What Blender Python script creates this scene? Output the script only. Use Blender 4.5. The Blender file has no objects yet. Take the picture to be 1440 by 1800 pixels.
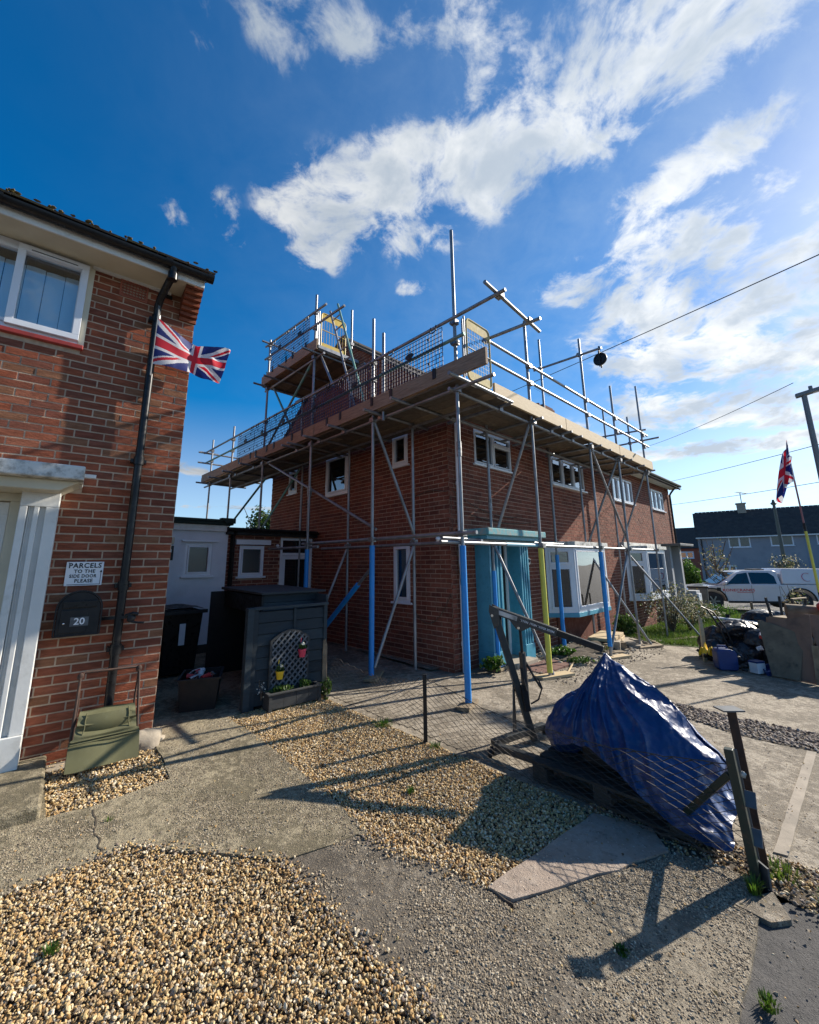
import bpy, bmesh, math, random
from mathutils import Vector, Matrix, noise
random.seed(7)
rad = math.radians
S = bpy.context.scene
COL = S.collection
# ------------------------------------------------------------------ camera
cam_d = bpy.data.cameras.new('camera'); cam = bpy.data.objects.new('camera', cam_d); COL.objects.link(cam)
PITCH, ROLL, EYE = rad(11.6), rad(.67), 1.6
_f = Vector((0, math.cos(PITCH), math.sin(PITCH))); _r = Vector((1, 0, 0)); _u = _r.cross(_f)
_R = _r*math.cos(ROLL) - _u*math.sin(ROLL); _U = _u*math.cos(ROLL) + _r*math.sin(ROLL)
cam.matrix_world = Matrix(((_R.x, _U.x, -_f.x, 0), (_R.y, _U.y, -_f.y, 0), (_R.z, _U.z, -_f.z, EYE), (0, 0, 0, 1)))
cam_d.sensor_fit = 'VERTICAL'; cam_d.sensor_height = 36.0; cam_d.lens = 36.0*725/1800
cam_d.shift_y = -60/1800.0
cam_d.clip_start = .02; cam_d.clip_end = 2000
S.camera = cam
# ------------------------------------------------------------------ sun and sky
SUN_AZ, SUN_EL = rad(61.8), rad(29.0)
sd = Vector((math.sin(SUN_AZ)*math.cos(SUN_EL), math.cos(SUN_AZ)*math.cos(SUN_EL), math.sin(SUN_EL)))
sl = bpy.data.lights.new('sun', 'SUN'); sl.energy = 5.0; sl.angle = rad(.55); sl.color = (1, .915, .79)
so = bpy.data.objects.new('sun', sl); COL.objects.link(so); so.rotation_euler = sd.to_track_quat('Z', 'Y').to_euler()
S.view_settings.view_transform = 'Standard'; S.view_settings.look = 'None'; S.view_settings.gamma = 1
S.view_settings.exposure = 0.85
S.render.resolution_x = 819; S.render.resolution_y = 1024
W = bpy.data.worlds.new('World'); S.world = W; W.use_nodes = True
nt = W.node_tree; nt.nodes.clear(); NW = nt.nodes.new; LK = nt.links.new
def vnode(tree, op, a=None, b=None, c=None, vec=False):
    n = tree.nodes.new('ShaderNodeVectorMath' if vec else 'ShaderNodeMath'); n.operation = op
    for i, v in enumerate((a, b, c)):
        if v is None: continue
        if hasattr(v, 'is_output') or isinstance(v, bpy.types.NodeSocket): tree.links.new(v, n.inputs[i])
        else: n.inputs[i].default_value = v
    return n.outputs['Value'] if (vec and op in ('DOT_PRODUCT', 'LENGTH', 'DISTANCE')) else n.outputs[0]
def mth(op, *a): return vnode(nt, op, *a)
def vm(op, *a): return vnode(nt, op, *a, vec=True)
def mrange(tree, v, a, b, c=0, d=1, kind='SMOOTHSTEP'):
    n = tree.nodes.new('ShaderNodeMapRange'); n.interpolation_type = kind
    tree.links.new(v, n.inputs['Value'])
    for k, x in (('From Min', a), ('From Max', b), ('To Min', c), ('To Max', d)): n.inputs[k].default_value = x
    return n.outputs[0]
tc = NW('ShaderNodeTexCoord'); sep = NW('ShaderNodeSeparateXYZ'); LK(tc.outputs['Generated'], sep.inputs[0])
zz = mth('ADD', mth('MAXIMUM', sep.outputs[2], 0.0), .25)
cmb = NW('ShaderNodeCombineXYZ'); LK(mth('DIVIDE', sep.outputs[0], zz), cmb.inputs[0]); LK(mth('DIVIDE', sep.outputs[1], zz), cmb.inputs[1])
Q = cmb.outputs[0]
def nz(vec, scale, detail, rough, dist=0, seed=0, tree=nt):
    n = tree.nodes.new('ShaderNodeTexNoise'); n.noise_dimensions = '4D'; tree.links.new(vec, n.inputs['Vector'])
    n.inputs['Scale'].default_value = scale; n.inputs['Detail'].default_value = detail; n.inputs['Roughness'].default_value = rough
    n.inputs['Distortion'].default_value = dist; n.inputs['W'].default_value = seed
    return n
warp = nz(Q, 2.6, 3, .55, 0, 1.3)
Qw = vm('ADD', Q, vm('MULTIPLY', vm('SUBTRACT', warp.outputs['Color'], (.5, .5, .5)), (.22, .22, 0)))
fine = nz(Qw, 8.5, 10, .64, .2, 4.0).outputs[0]
billow = nz(Qw, 24, 8, .62, .3, 9.0).outputs[0]
caps = [(0.20, 0.50, 0.17, 0.60, 0.045, .85), (0.40, 0.93, 0.47, 0.86, 0.05, .62), (0.56, 1.15, 0.66, 1.05, 0.06, .6), (0.62, 0.62, 0.70, 0.66, 0.03, .5), (-0.189, 0.756, 0.128, 0.657, 0.083, 1.0), (0.129, 0.668, 0.328, 0.544, 0.088, 1.0), (0.328, 0.544, 0.494, 0.436, 0.061, 1.0), (-0.207, 0.839, -0.12, 0.785, 0.06, 0.8), (-0.02, 0.816, 0.057, 0.789, 0.059, 0.7), (-0.183, 0.454, -0.075, 0.457, 0.049, 0.6), (-0.009, 0.446, 0.352, 0.436, 0.041, 0.6), (0.118, 0.471, 0.123, 0.557, 0.032, 0.6), (0.483, 0.734, 0.606, 0.579, 0.045, 0.85), (0.58, 0.822, 0.706, 0.767, 0.038, 1.0), (0.63, 0.865, 0.798, 1.21, 0.127, 1.0), (0.889, 0.999, 0.911, 0.77, 0.102, 0.95), (0.893, 1.14, 1.164, 1.04, 0.139, 0.95), (0.676, 1.256, 0.731, 1.22, 0.056, 0.8), (0.877, 1.465, 1.378, 1.351, 0.108, 1.0), (1.101, 1.798, 1.56, 1.51, 0.07, 0.9), (0.455, 0.968, 0.462, 0.913, 0.035, 0.5), (0.489, 1.6, 0.849, 1.741, 0.08, 0.5), (-0.287, 0.433, -0.288, 0.469, 0.021, 0.45), (-0.37, 0.708, -0.378, 0.784, 0.027, 0.55), (-0.487, 0.722, -0.459, 0.713, 0.026, 0.35), (-0.002, 0.963, 0.028, 0.955, 0.023, 0.6), (-1.06, 1.871, -1.03, 1.943, 0.046, 0.9), (-1.27, 2.34, -0.873, 2.511, 0.032, 0.5), (1.125, 1.048, 1.135, 1.034, 0.022, 0.6)]
Qb = vm('ADD', Q, vm('MULTIPLY', vm('SUBTRACT', warp.outputs['Color'], (.5, .5, .5)), (.11, .11, 0)))
cov = None
for ax, ay, bx_, by_, r_, s_ in caps:
    A_, B_ = Vector((ax, ay, 0)), Vector((bx_, by_, 0)); D_ = B_-A_
    pa = vm('SUBTRACT', Qb, tuple(A_))
    t_ = mth('MULTIPLY', vm('DOT_PRODUCT', pa, tuple(D_)), 1/max(D_.length_squared, 1e-6))
    t_.node.use_clamp = True
    sc = NW('ShaderNodeVectorMath'); sc.operation = 'SCALE'; sc.inputs[0].default_value = tuple(D_); LK(t_, sc.inputs['Scale'])
    dd = vm('LENGTH', vm('SUBTRACT', pa, sc.outputs[0]))
    m_ = mrange(nt, dd, r_*.35, r_*1.95, min(1, s_*1.1), 0)
    cov = m_ if cov is None else mth('MAXIMUM', cov, m_)
# the rest of the sky (behind and beside the camera) carries scattered cloud of the same kind
el = vm('LENGTH', vm('SUBTRACT', Q, (.25, .9, 0)))
rest = mth('MULTIPLY', mrange(nt, el, 1.5, 2.6), mth('MULTIPLY', mrange(nt, nz(Q, 1.1, 2, .5, 0, 7).outputs[0], .45, .65), .75))
cov = mth('MAXIMUM', cov, rest)
dens = mth('ADD', cov, mth('SUBTRACT', mth('MULTIPLY', mth('SUBTRACT', fine, .5), 4.0), .06))
dens = mth('ADD', dens, mth('MULTIPLY', mth('SUBTRACT', billow, .5), 1.15))
alpha = mth('MULTIPLY', mrange(nt, dens, .20, 1.12), mrange(nt, cov, 0, .45))
# thin haze veil that thickens towards the sun side
sunv = vm('DOT_PRODUCT', tc.outputs['Generated'], tuple(sd))
veil = mth('MULTIPLY', mth('POWER', mth('MAXIMUM', mth('MULTIPLY', mth('ADD', sunv, .15), .87), 0.0), 2.6), mth('ADD', .02, mth('MULTIPLY', fine, .6)))
shade = mrange(nt, mth('ADD', nz(Qw, 5, 5, .55, 0, 21).outputs[0], mth('MULTIPLY', dens, .12)), .42, .75)
sky = NW('ShaderNodeTexSky'); sky.sky_type = 'NISHITA'; sky.sun_disc = False
sky.sun_elevation = SUN_EL; sky.sun_rotation = SUN_AZ; sky.air_density = 1.0; sky.dust_density = .35; sky.ozone_density = 2.2
hs = NW('ShaderNodeHueSaturation'); hs.inputs['Hue'].default_value = .503; hs.inputs['Saturation'].default_value = 1.45; hs.inputs['Value'].default_value = 1.68; LK(sky.outputs[0], hs.inputs['Color'])
LK(mrange(nt, sep.outputs[2], 0.0, .40, .6, 1.6, 'SMOOTHSTEP'), hs.inputs['Saturation'])
hz = NW('ShaderNodeMix'); hz.data_type = 'RGBA'; hz.blend_type = 'MULTIPLY'; LK(mrange(nt, sep.outputs[2], .0, .35, 1.0, 0), hz.inputs[0]); LK(hs.outputs[0], hz.inputs[6]); hz.inputs[7].default_value = (.66, .92, 1.18, 1)
def rgbmix(tree, f, a, b):
    n = tree.nodes.new('ShaderNodeMix'); n.data_type = 'RGBA'; n.clamp_factor = True
    for s_, v in ((n.inputs[0], f), (n.inputs[6], a), (n.inputs[7], b)):
        if isinstance(v, bpy.types.NodeSocket): tree.links.new(v, s_)
        elif isinstance(v, (int, float)): s_.default_value = v
        else: s_.default_value = (*v, 1)
    return n.outputs[2]
cloudc = rgbmix(nt, shade, (9.6, 9.8, 9.9), (5.0, 5.8, 6.8))
lit = mrange(nt, sunv, .1, .95, .72, 1.25, 'LINEAR')
cs = NW('ShaderNodeVectorMath'); cs.operation = 'SCALE'; LK(cloudc, cs.inputs[0]); LK(lit, cs.inputs['Scale'])
c1 = rgbmix(nt, veil, hz.outputs[2], (7.0, 8.6, 10.0))
c2 = rgbmix(nt, alpha, c1, cs.outputs[0])
bg = NW('ShaderNodeBackground'); bg.inputs['Strength'].default_value = .052; LK(c2, bg.inputs[0])
wo = NW('ShaderNodeOutputWorld'); LK(bg.outputs[0], wo.inputs[0])

# ------------------------------------------------------------------ helpers
def g(x):
    x = min(x, 25)
    t = 2*(x-.3)
    return -.046*((t if t > 30 else math.log1p(math.exp(t)))/2)
def tag(o, label=None, cat=None, group=None, kind=None):
    for k, v in (('label', label), ('category', cat), ('group', group), ('kind', kind)):
        if v: o[k] = v
    return o
def thing(name, label, cat, loc=(0, 0, 0), rz=0, group=None):
    o = bpy.data.objects.new(name, None); COL.objects.link(o); o.empty_display_size = .2
    o.location = loc; o.rotation_euler = (0, 0, rad(rz)); return tag(o, label, cat, group)
class MB:
    """collects polygons; fm maps each local point, rnd is a per-face random value"""
    def __init__(s, fm=None): s.v = []; s.f = []; s.r = []; s.fm = fm
    def P(s, p): p = Vector(p); s.v.append(tuple(s.fm(p)) if s.fm else tuple(p)); return len(s.v)-1
    def F(s, idx, r=0.0): s.f.append(idx); s.r.append(r)
    def box(s, x0, y0, z0, x1, y1, z1, r=0.0, skip=()):
        i = [s.P(p) for p in ((x0, y0, z0), (x1, y0, z0), (x1, y1, z0), (x0, y1, z0), (x0, y0, z1), (x1, y0, z1), (x1, y1, z1), (x0, y1, z1))]
        for k, q in enumerate(((0, 3, 2, 1), (4, 5, 6, 7), (0, 1, 5, 4), (1, 2, 6, 5), (2, 3, 7, 6), (3, 0, 4, 7))):
            if k not in skip: s.F([i[j] for j in q], r)
        return s
    def obox(s, c, ax, ay, az, r=0.0):
        c, ax, ay, az = map(Vector, (c, ax, ay, az))
        i = [s.P(c+ax*a+ay*b+az*d) for d in (-1, 1) for a, b in ((-1, -1), (1, -1), (1, 1), (-1, 1))]
        for q in ((0, 3, 2, 1), (4, 5, 6, 7), (0, 1, 5, 4), (1, 2, 6, 5), (2, 3, 7, 6), (3, 0, 4, 7)): s.F([i[j] for j in q], r)
        return s
    def bar(s, p0, p1, w, h, up=(0, 0, 1), r=0.0):
        p0, p1, up = Vector(p0), Vector(p1), Vector(up); d = p1-p0; n = d.normalized(); sx = n.cross(up)
        if sx.length < 1e-4: sx = n.cross(Vector((1, 0, 0)))
        sx.normalize(); sy = sx.cross(n)
        return s.obox((p0+p1)/2, d/2, sx*w/2, sy*h/2, r)
    def path(s, pts, r, n=8, caps=True, rr=0.0, closed=False):
        pts = [Vector(p) for p in pts]; rings = []; prev = None; N = len(pts)
        for k, p in enumerate(pts):
            a = pts[k-1] if (k > 0 or closed) else p; b = pts[(k+1) % N] if (k < N-1 or closed) else p
            t = (b-a).normalized() if (b-a).length > 1e-9 else Vector((0, 0, 1))
            if prev is None:
                u = t.cross(Vector((0, 0, 1)));
                if u.length < .05: u = t.cross(Vector((1, 0, 0)))
            else: u = prev - t*prev.dot(t)
            u.normalize(); prev = u; w = t.cross(u)
            rk = r[k] if isinstance(r, (list, tuple)) else r
            rings.append([s.P(p+(u*math.cos(2*math.pi*j/n)+w*math.sin(2*math.pi*j/n))*rk) for j in range(n)])
        for k in range(N if closed else N-1):
            A, B = rings[k], rings[(k+1) % N]
            for j in range(n): s.F([A[j], A[(j+1) % n], B[(j+1) % n], B[j]], rr)
        if caps and not closed: s.F(rings[0][::-1], rr); s.F(rings[-1], rr)
        return s
    def tube(s, p0, p1, r, n=10, rr=0.0): return s.path([p0, p1], r, n, True, rr)
    def prism(s, pts, d0, d1, ax='y', r=0.0):
        def m(a, b, d): return (a, d, b) if ax == 'y' else ((d, a, b) if ax == 'x' else (a, b, d))
        A = [s.P(m(a, b, d0)) for a, b in pts]; B = [s.P(m(a, b, d1)) for a, b in pts]; n = len(pts)
        s.F(A[::-1], r); s.F(B, r)
        for j in range(n): s.F([A[j], A[(j+1) % n], B[(j+1) % n], B[j]], r)
        return s
    def quad(s, *p, r=0.0): s.F([s.P(q) for q in p], r); return s
    def grid(s, fn, nu, nv, r=0.0, closed_u=False):
        idx = [[s.P(fn(i/nu, j/nv)) for j in range(nv+1)] for i in range(nu+(0 if closed_u else 1))]
        for i in range(nu):
            i2 = (i+1) % nu if closed_u else i+1
            for j in range(nv): s.F([idx[i][j], idx[i2][j], idx[i2][j+1], idx[i][j+1]], r)
        return s
    def ball(s, c, rx, ry, rz, nu=10, nv=6, jit=0, seed=0):
        c = Vector(c)
        def fn(a, b):
            th, ph = a*2*math.pi, (b-.5)*math.pi
            d = Vector((math.cos(th)*math.cos(ph), math.sin(th)*math.cos(ph), math.sin(ph)))
            k = 1+jit*noise.noise(d*1.7+Vector((seed, seed*2.1, 0)))
            return c+Vector((d.x*rx, d.y*ry, d.z*rz))*k
        return s.grid(fn, nu, nv, closed_u=True)
    def mesh(s, name, normals=True):
        m = bpy.data.meshes.new(name); m.from_pydata(s.v, [], s.f)
        if any(s.r):
            at = m.attributes.new('rnd', 'FLOAT', 'FACE'); at.data.foreach_set('value', s.r)
        if normals and len(s.f) < 60000:
            b = bmesh.new(); b.from_mesh(m); bmesh.ops.recalc_face_normals(b, faces=b.faces); b.to_mesh(m); b.free()
        return m
    def build(s, name, mat, parent=None, smooth=False, bev=0, loc=None, label=None, kind=None, angle=35, normals=True):
        return link(name, s.mesh(name, normals), mat, parent, smooth, bev, loc, label, kind, angle)
def link(name, m, mat, parent=None, smooth=False, bev=0, loc=None, label=None, kind=None, angle=35):
    o = bpy.data.objects.new(name, m); COL.objects.link(o)
    if mat and not m.materials: m.materials.append(mat)
    if parent: o.parent = parent
    if loc: o.location = loc
    if smooth: m.shade_smooth() if angle >= 180 else (m.shade_smooth(), m.set_sharp_from_angle(angle=rad(angle)))
    if bev:
        b = o.modifiers.new('bevel', 'BEVEL'); b.width = bev; b.segments = 2; b.limit_method = 'ANGLE'
    if label: o['label'] = label
    if kind: o['kind'] = kind
    return o
# ------------------------------------------------------------------ materials
def mat(name, c1, c2=None, scale=6, rough=.7, metal=0, bump=0, bscale=60, cols=None, detail=5, stretch=(1, 1, 1), spec=.5, c3=None, s3=25, f3=.5, rj=.0, inst=False, thr=(.3, .7), coat=0):
    """base colour c1..c2 by noise (world position), cols = palette picked by the per-piece random value"""
    m = bpy.data.materials.new(name); m.use_nodes = True; t = m.node_tree; N = t.nodes; b = N['Principled BSDF']
    geo = N.new('ShaderNodeNewGeometry'); mp = N.new('ShaderNodeMapping'); t.links.new(geo.outputs['Position'], mp.inputs[0]); mp.inputs['Scale'].default_value = stretch
    pos = mp.outputs[0]; v = None
    if cols:
        if inst:
            a = N.new('ShaderNodeAttribute'); a.attribute_type = 'INSTANCER'; a.attribute_name = 'rnd'; rv = a.outputs['Fac']
        else:
            a = N.new('ShaderNodeAttribute'); a.attribute_name = 'rnd'; oi = N.new('ShaderNodeObjectInfo')
            rv = vnode(t, 'FRACT', vnode(t, 'ADD', a.outputs['Fac'], oi.outputs['Random']))
        cr = N.new('ShaderNodeValToRGB'); cr.color_ramp.interpolation = 'CONSTANT' if len(cols) > 3 else 'LINEAR'
        e = cr.color_ramp.elements
        while len(e) < len(cols): e.new(.5)
        for i, c in enumerate(cols): e[i].position = i/len(cols); e[i].color = (*c, 1)
        t.links.new(rv, cr.inputs[0]); v = cr.outputs[0]
        if c2 is None: c2 = c1
    if c2:
        n = nz(pos, scale, detail, .6, 0, random.random()*50, t)
        f = mrange(t, n.outputs[0], thr[0], thr[1])
        if cols:
            mm = N.new('ShaderNodeMix'); mm.data_type = 'RGBA'; mm.blend_type = 'MULTIPLY'; mm.inputs[0].default_value = 1
            t.links.new(v, mm.inputs[6]); t.links.new(rgbmix(t, f, c1, c2), mm.inputs[7]); v = mm.outputs[2]
        else: v = rgbmix(t, f, c1, c2)
    if c3:
        n = nz(pos, s3, 4, .65, 0, random.random()*50, t); f = mrange(t, n.outputs[0], .5, .72, 0, f3)
        v = rgbmix(t, f, v if v else c1, c3)
    if v is not None: t.links.new(v, b.inputs['Base Color'])
    else: b.inputs['Base Color'].default_value = (*c1, 1)
    b.inputs['Roughness'].default_value = rough; b.inputs['Metallic'].default_value = metal; b.inputs['Specular IOR Level'].default_value = spec
    if coat: b.inputs['Coat Weight'].default_value = coat; b.inputs['Coat Roughness'].default_value = .1
    if rj:
        n = nz(pos, scale*3, 3, .5, 0, 3, t); t.links.new(mrange(t, n.outputs[0], .3, .7, max(rough-rj, 0), min(rough+rj, 1)), b.inputs['Roughness'])
    if bump:
        n = nz(pos, bscale, 5, .65, 0, random.random()*50, t); bp = N.new('ShaderNodeBump'); bp.inputs['Strength'].default_value = 1; bp.inputs['Distance'].default_value = bump
        t.links.new(n.outputs[0], bp.inputs['Height']); t.links.new(bp.outputs[0], b.inputs['Normal'])
    return m
def speckle(name, base, base2, stones, sc, amt, bumpd, rough=.85, wet=None):
    """weathered concrete with exposed stones: voronoi cells of several colours standing proud of the paste"""
    m = bpy.data.materials.new(name); m.use_nodes = True; t = m.node_tree; N = t.nodes; b = N['Principled BSDF']; L = t.links.new
    geo = N.new('ShaderNodeNewGeometry'); pos = geo.outputs['Position']
    wn = nz(pos, sc*.6, 2, .5, 0, 1, t); wp = vnode(t, 'ADD', pos, vnode(t, 'MULTIPLY', wn.outputs['Color'], (.35/sc,)*3, vec=True), vec=True)
    vo = N.new('ShaderNodeTexVoronoi'); vo.inputs['Scale'].default_value = sc; vo.inputs['Randomness'].default_value = 1; L(wp, vo.inputs['Vector'])
    se = N.new('ShaderNodeSeparateColor'); L(vo.outputs['Color'], se.inputs[0])
    cr = N.new('ShaderNodeValToRGB'); cr.color_ramp.interpolation = 'CONSTANT'; e = cr.color_ramp.elements
    while len(e) < len(stones): e.new(.5)
    for i, c in enumerate(stones): e[i].position = i/len(stones); e[i].color = (*c, 1)
    L(se.outputs[0], cr.inputs[0])
    big = nz(pos, 1.6, 5, .62, 0, 11, t).outputs[0]; med = nz(pos, 14, 5, .7, 0, 5, t).outputs[0]
    have = vnode(t, 'MULTIPLY', mrange(t, se.outputs[1], 1-amt, 1-amt+.05), mrange(t, vo.outputs['Distance'], .42, .30))
    have = vnode(t, 'MULTIPLY', have, mrange(t, vnode(t, 'ADD', big, vnode(t, 'MULTIPLY', med, .4)), .5, .66, .45, 1))
    bc = rgbmix(t, mrange(t, vnode(t, 'ADD', big, vnode(t, 'MULTIPLY', vnode(t, 'SUBTRACT', med, .5), 1.1)), .40, .60), base, base2)
    dk = vnode(t, 'MAXIMUM', mrange(t, nz(pos, 3.1, 6, .7, 0, 31, t).outputs[0], .52, .70, 0, .6), mrange(t, nz(pos, 11, 6, .75, .4, 41, t).outputs[0], .53, .66, 0, .6))
    bc = rgbmix(t, dk, bc, tuple(x*.42 for x in base))
    L(rgbmix(t, have, bc, cr.outputs[0]), b.inputs['Base Color']); b.inputs['Roughness'].default_value = rough; b.inputs['Specular IOR Level'].default_value = .35
    h = vnode(t, 'ADD', vnode(t, 'MULTIPLY', have, .8), vnode(t, 'ADD', vnode(t, 'MULTIPLY', nz(pos, 130, 5, .7, 0, 2, t).outputs[0], .9), vnode(t, 'MULTIPLY', med, 1.8)))
    bp = N.new('ShaderNodeBump'); bp.inputs['Distance'].default_value = bumpd; bp.inputs['Strength'].default_value = 1; L(h, bp.inputs['Height']); L(bp.outputs[0], b.inputs['Normal'])
    return m
def crinkle(m, sc=9, d=.012):
    t = m.node_tree; b = t.nodes['Principled BSDF']; geo = t.nodes.new('ShaderNodeNewGeometry'); hs_ = []
    for k, (s_, w) in enumerate(((sc, 1.0), (sc*2.7, .45))):
        wn = nz(geo.outputs['Position'], s_*.5, 3, .6, 0, k*5, t); wp = vnode(t, 'ADD', geo.outputs['Position'], vnode(t, 'MULTIPLY', wn.outputs['Color'], (.9/s_,)*3, vec=True), vec=True)
        vo = t.nodes.new('ShaderNodeTexVoronoi'); vo.inputs['Scale'].default_value = s_; t.links.new(wp, vo.inputs['Vector']); hs_.append(vnode(t, 'MULTIPLY', vo.outputs['Distance'], w))
    bp = t.nodes.new('ShaderNodeBump'); bp.inputs['Distance'].default_value = d; t.links.new(vnode(t, 'ADD', hs_[0], hs_[1]), bp.inputs['Height']); t.links.new(bp.outputs[0], b.inputs['Normal'])
def glassm(name, tint, gloss=.10):
    m = bpy.data.materials.new(name); m.use_nodes = True; t = m.node_tree; N = t.nodes; N.remove(N['Principled BSDF'])
    tr = N.new('ShaderNodeBsdfTransparent'); tr.inputs[0].default_value = (*tint, 1)
    gl = N.new('ShaderNodeBsdfGlossy'); gl.inputs['Roughness'].default_value = .015; gl.inputs[0].default_value = (.95, .97, 1, 1)
    fr = N.new('ShaderNodeFresnel'); fr.inputs[0].default_value = 1.5
    f = vnode(t, 'ADD', vnode(t, 'MULTIPLY', fr.outputs[0], 1.7), gloss); f.node.use_clamp = True
    nb = nz(N.new('ShaderNodeNewGeometry').outputs['Position'], 1.4, 1, .5, 0, 3, t); bp = N.new('ShaderNodeBump'); bp.inputs['Distance'].default_value = .004
    t.links.new(nb.outputs[0], bp.inputs['Height']); t.links.new(bp.outputs[0], gl.inputs['Normal'])
    mx = N.new('ShaderNodeMixShader'); t.links.new(f, mx.inputs[0]); t.links.new(tr.outputs[0], mx.inputs[1]); t.links.new(gl.outputs[0], mx.inputs[2])
    t.links.new(mx.outputs[0], N['Material Output'].inputs[0]); return m
def leafm(name, cols, rough=.5):
    m = mat(name, (1, 1, 1), (.8, .85, .75), scale=8, cols=cols, rough=rough, spec=.4)
    t = m.node_tree; b = t.nodes['Principled BSDF']; o = t.nodes['Material Output']
    tl = t.nodes.new('ShaderNodeBsdfTranslucent'); mx = t.nodes.new('ShaderNodeMixShader'); mx.inputs[0].default_value = .35
    t.links.new(b.inputs['Base Color'].links[0].from_socket, tl.inputs[0])
    t.links.new(b.outputs[0], mx.inputs[1]); t.links.new(tl.outputs[0], mx.inputs[2]); t.links.new(mx.outputs[0], o.inputs[0]); return m
def attrm(name, rough=.6):
    m = bpy.data.materials.new(name); m.use_nodes = True; t = m.node_tree; b = t.nodes['Principled BSDF']
    a = t.nodes.new('ShaderNodeAttribute'); a.attribute_name = 'col'; t.links.new(a.outputs['Color'], b.inputs['Base Color']); b.inputs['Roughness'].default_value = rough
    tl = t.nodes.new('ShaderNodeBsdfTranslucent'); mx = t.nodes.new('ShaderNodeMixShader'); mx.inputs[0].default_value = .3
    t.links.new(a.outputs['Color'], tl.inputs[0]); t.links.new(b.outputs[0], mx.inputs[1]); t.links.new(tl.outputs[0], mx.inputs[2]); t.links.new(mx.outputs[0], t.nodes['Material Output'].inputs[0]); return m

BR1 = [(.30, .092, .050), (.27, .084, .046), (.34, .112, .062), (.22, .072, .046), (.29, .098, .055), (.32, .094, .048), (.27, .125, .07), (.25, .082, .048), (.33, .12, .07), (.22, .08, .052)]
M = {}
M['brickL'] = mat('brick', (1, 1, 1), (.62, .58, .55), scale=9, cols=BR1, rough=.9, bump=.006, bscale=22, stretch=(1, 1, 5.5), c3=(.10, .055, .04), s3=40, f3=.6, spec=.2)
BR2 = [(.21, .066, .042), (.175, .055, .037), (.235, .078, .05), (.15, .05, .037), (.20, .07, .047), (.22, .066, .042), (.165, .06, .042), (.24, .088, .058)]
M['brickR'] = mat('brick_plain', (1, 1, 1), (.68, .65, .62), scale=7, cols=BR2, rough=.9, bump=.003, bscale=60, c3=(.36, .24, .17), s3=14, f3=.22, spec=.2)
M['mortar'] = mat('mortar', (.53, .41, .30), (.38, .29, .21), scale=14, rough=.95, bump=.004, bscale=90, spec=.1)
M['mortarR'] = mat('mortar_pink', (.46, .31, .23), (.34, .22, .16), scale=10, rough=.95, bump=.003, bscale=90, spec=.1)
M['upvc'] = mat('white_plastic', (.72, .74, .78), (.66, .68, .72), scale=3, rough=.32, c3=(.45, .42, .36), s3=9, f3=.12)
M['whitepaint'] = mat('white_paint', (.70, .70, .67), (.60, .60, .57), scale=2.5, rough=.55, bump=.0012, bscale=30, c3=(.34, .32, .27), s3=7, f3=.35)
M['coping'] = mat('weathered_white', (.62, .61, .57), (.25, .24, .21), scale=13, rough=.85, bump=.003, bscale=50, thr=(.42, .66))
M['cream'] = mat('cream_paint', (.60, .55, .42), (.52, .47, .35), scale=3, rough=.6)
M['render'] = mat('white_render', (.68, .70, .74), (.56, .58, .62), scale=1.2, rough=.9, bump=.002, bscale=120, c3=(.4, .4, .4), s3=2.5, f3=.3)
M['blackpl'] = mat('black_plastic', (.008, .008, .009), (.013, .013, .014), rough=.34, c3=(.03, .027, .025), s3=12, f3=.4, rj=.1, spec=.3)
M['blackmat'] = mat('black_paint', (.010, .011, .013), (.018, .018, .019), rough=.5, rj=.12, spec=.3)
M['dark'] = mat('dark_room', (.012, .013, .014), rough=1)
M['teal'] = mat('teal_paint', (.075, .30, .42), (.06, .255, .36), scale=4, rough=.42, c3=(.03, .12, .14), s3=16, f3=.35, bump=.0008, bscale=30)
M['tealw'] = mat('weathered_teal', (.10, .33, .37), (.24, .30, .29), scale=11, rough=.8, bump=.002, bscale=50, thr=(.42, .62))
M['steel'] = mat('galvanised_tube', (.30, .31, .33), (.19, .20, .21), scale=7, rough=.45, metal=.6, c3=(.14, .11, .09), s3=11, f3=.6, stretch=(1, 1, .5))
M['steelgreen'] = mat('green_tube', (.10, .34, .27), (.18, .24, .23), scale=5, rough=.5, metal=.3, c3=(.2, .18, .16), s3=11, f3=.5)
M['coupler'] = mat('coupler_steel', (.34, .34, .35), (.16, .15, .14), scale=30, rough=.5, metal=.8)
M['board'] = mat('scaffold_board', (1, 1, 1), (.62, .60, .58), scale=7, cols=[(.20, .155, .11), (.15, .12, .09), (.27, .21, .145), (.12, .10, .08), (.18, .135, .095)], rough=.85, bump=.002, bscale=20, stretch=(2, 2, 9), c3=(.08, .06, .045), s3=6, f3=.5)
M['toe'] = mat('toe_board_timber', (1, 1, 1), (.66, .62, .58), scale=9, cols=[(.36, .27, .18), (.30, .20, .14), (.40, .31, .20)], rough=.85, bump=.002, bscale=26, stretch=(.7, .7, 7), c3=(.10, .075, .055), s3=9, f3=.45)
M['sleeve'] = mat('blue_foam', (.012, .25, .66), (.010, .21, .58), scale=3, rough=.5, c3=(.16, .34, .55), s3=26, f3=.35)
M['sleevey'] = mat('yellow_foam', (.62, .60, .09), (.54, .52, .08), scale=3, rough=.5, c3=(.3, .27, .05), s3=8, f3=.25)
M['guard'] = mat('brick_guard_wire', (.012, .022, .09), (.02, .02, .05), rough=.5)
M['yellow'] = mat('yellow_steel', (.62, .42, .03), (.5, .33, .03), scale=9, rough=.5, c3=(.2, .13, .04), s3=16, f3=.4)
M['yellowd'] = mat('dusty_yellow', (.55, .45, .20), (.42, .34, .16), scale=14, rough=.8, c3=(.62, .58, .48), s3=22, f3=.7)
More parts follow.
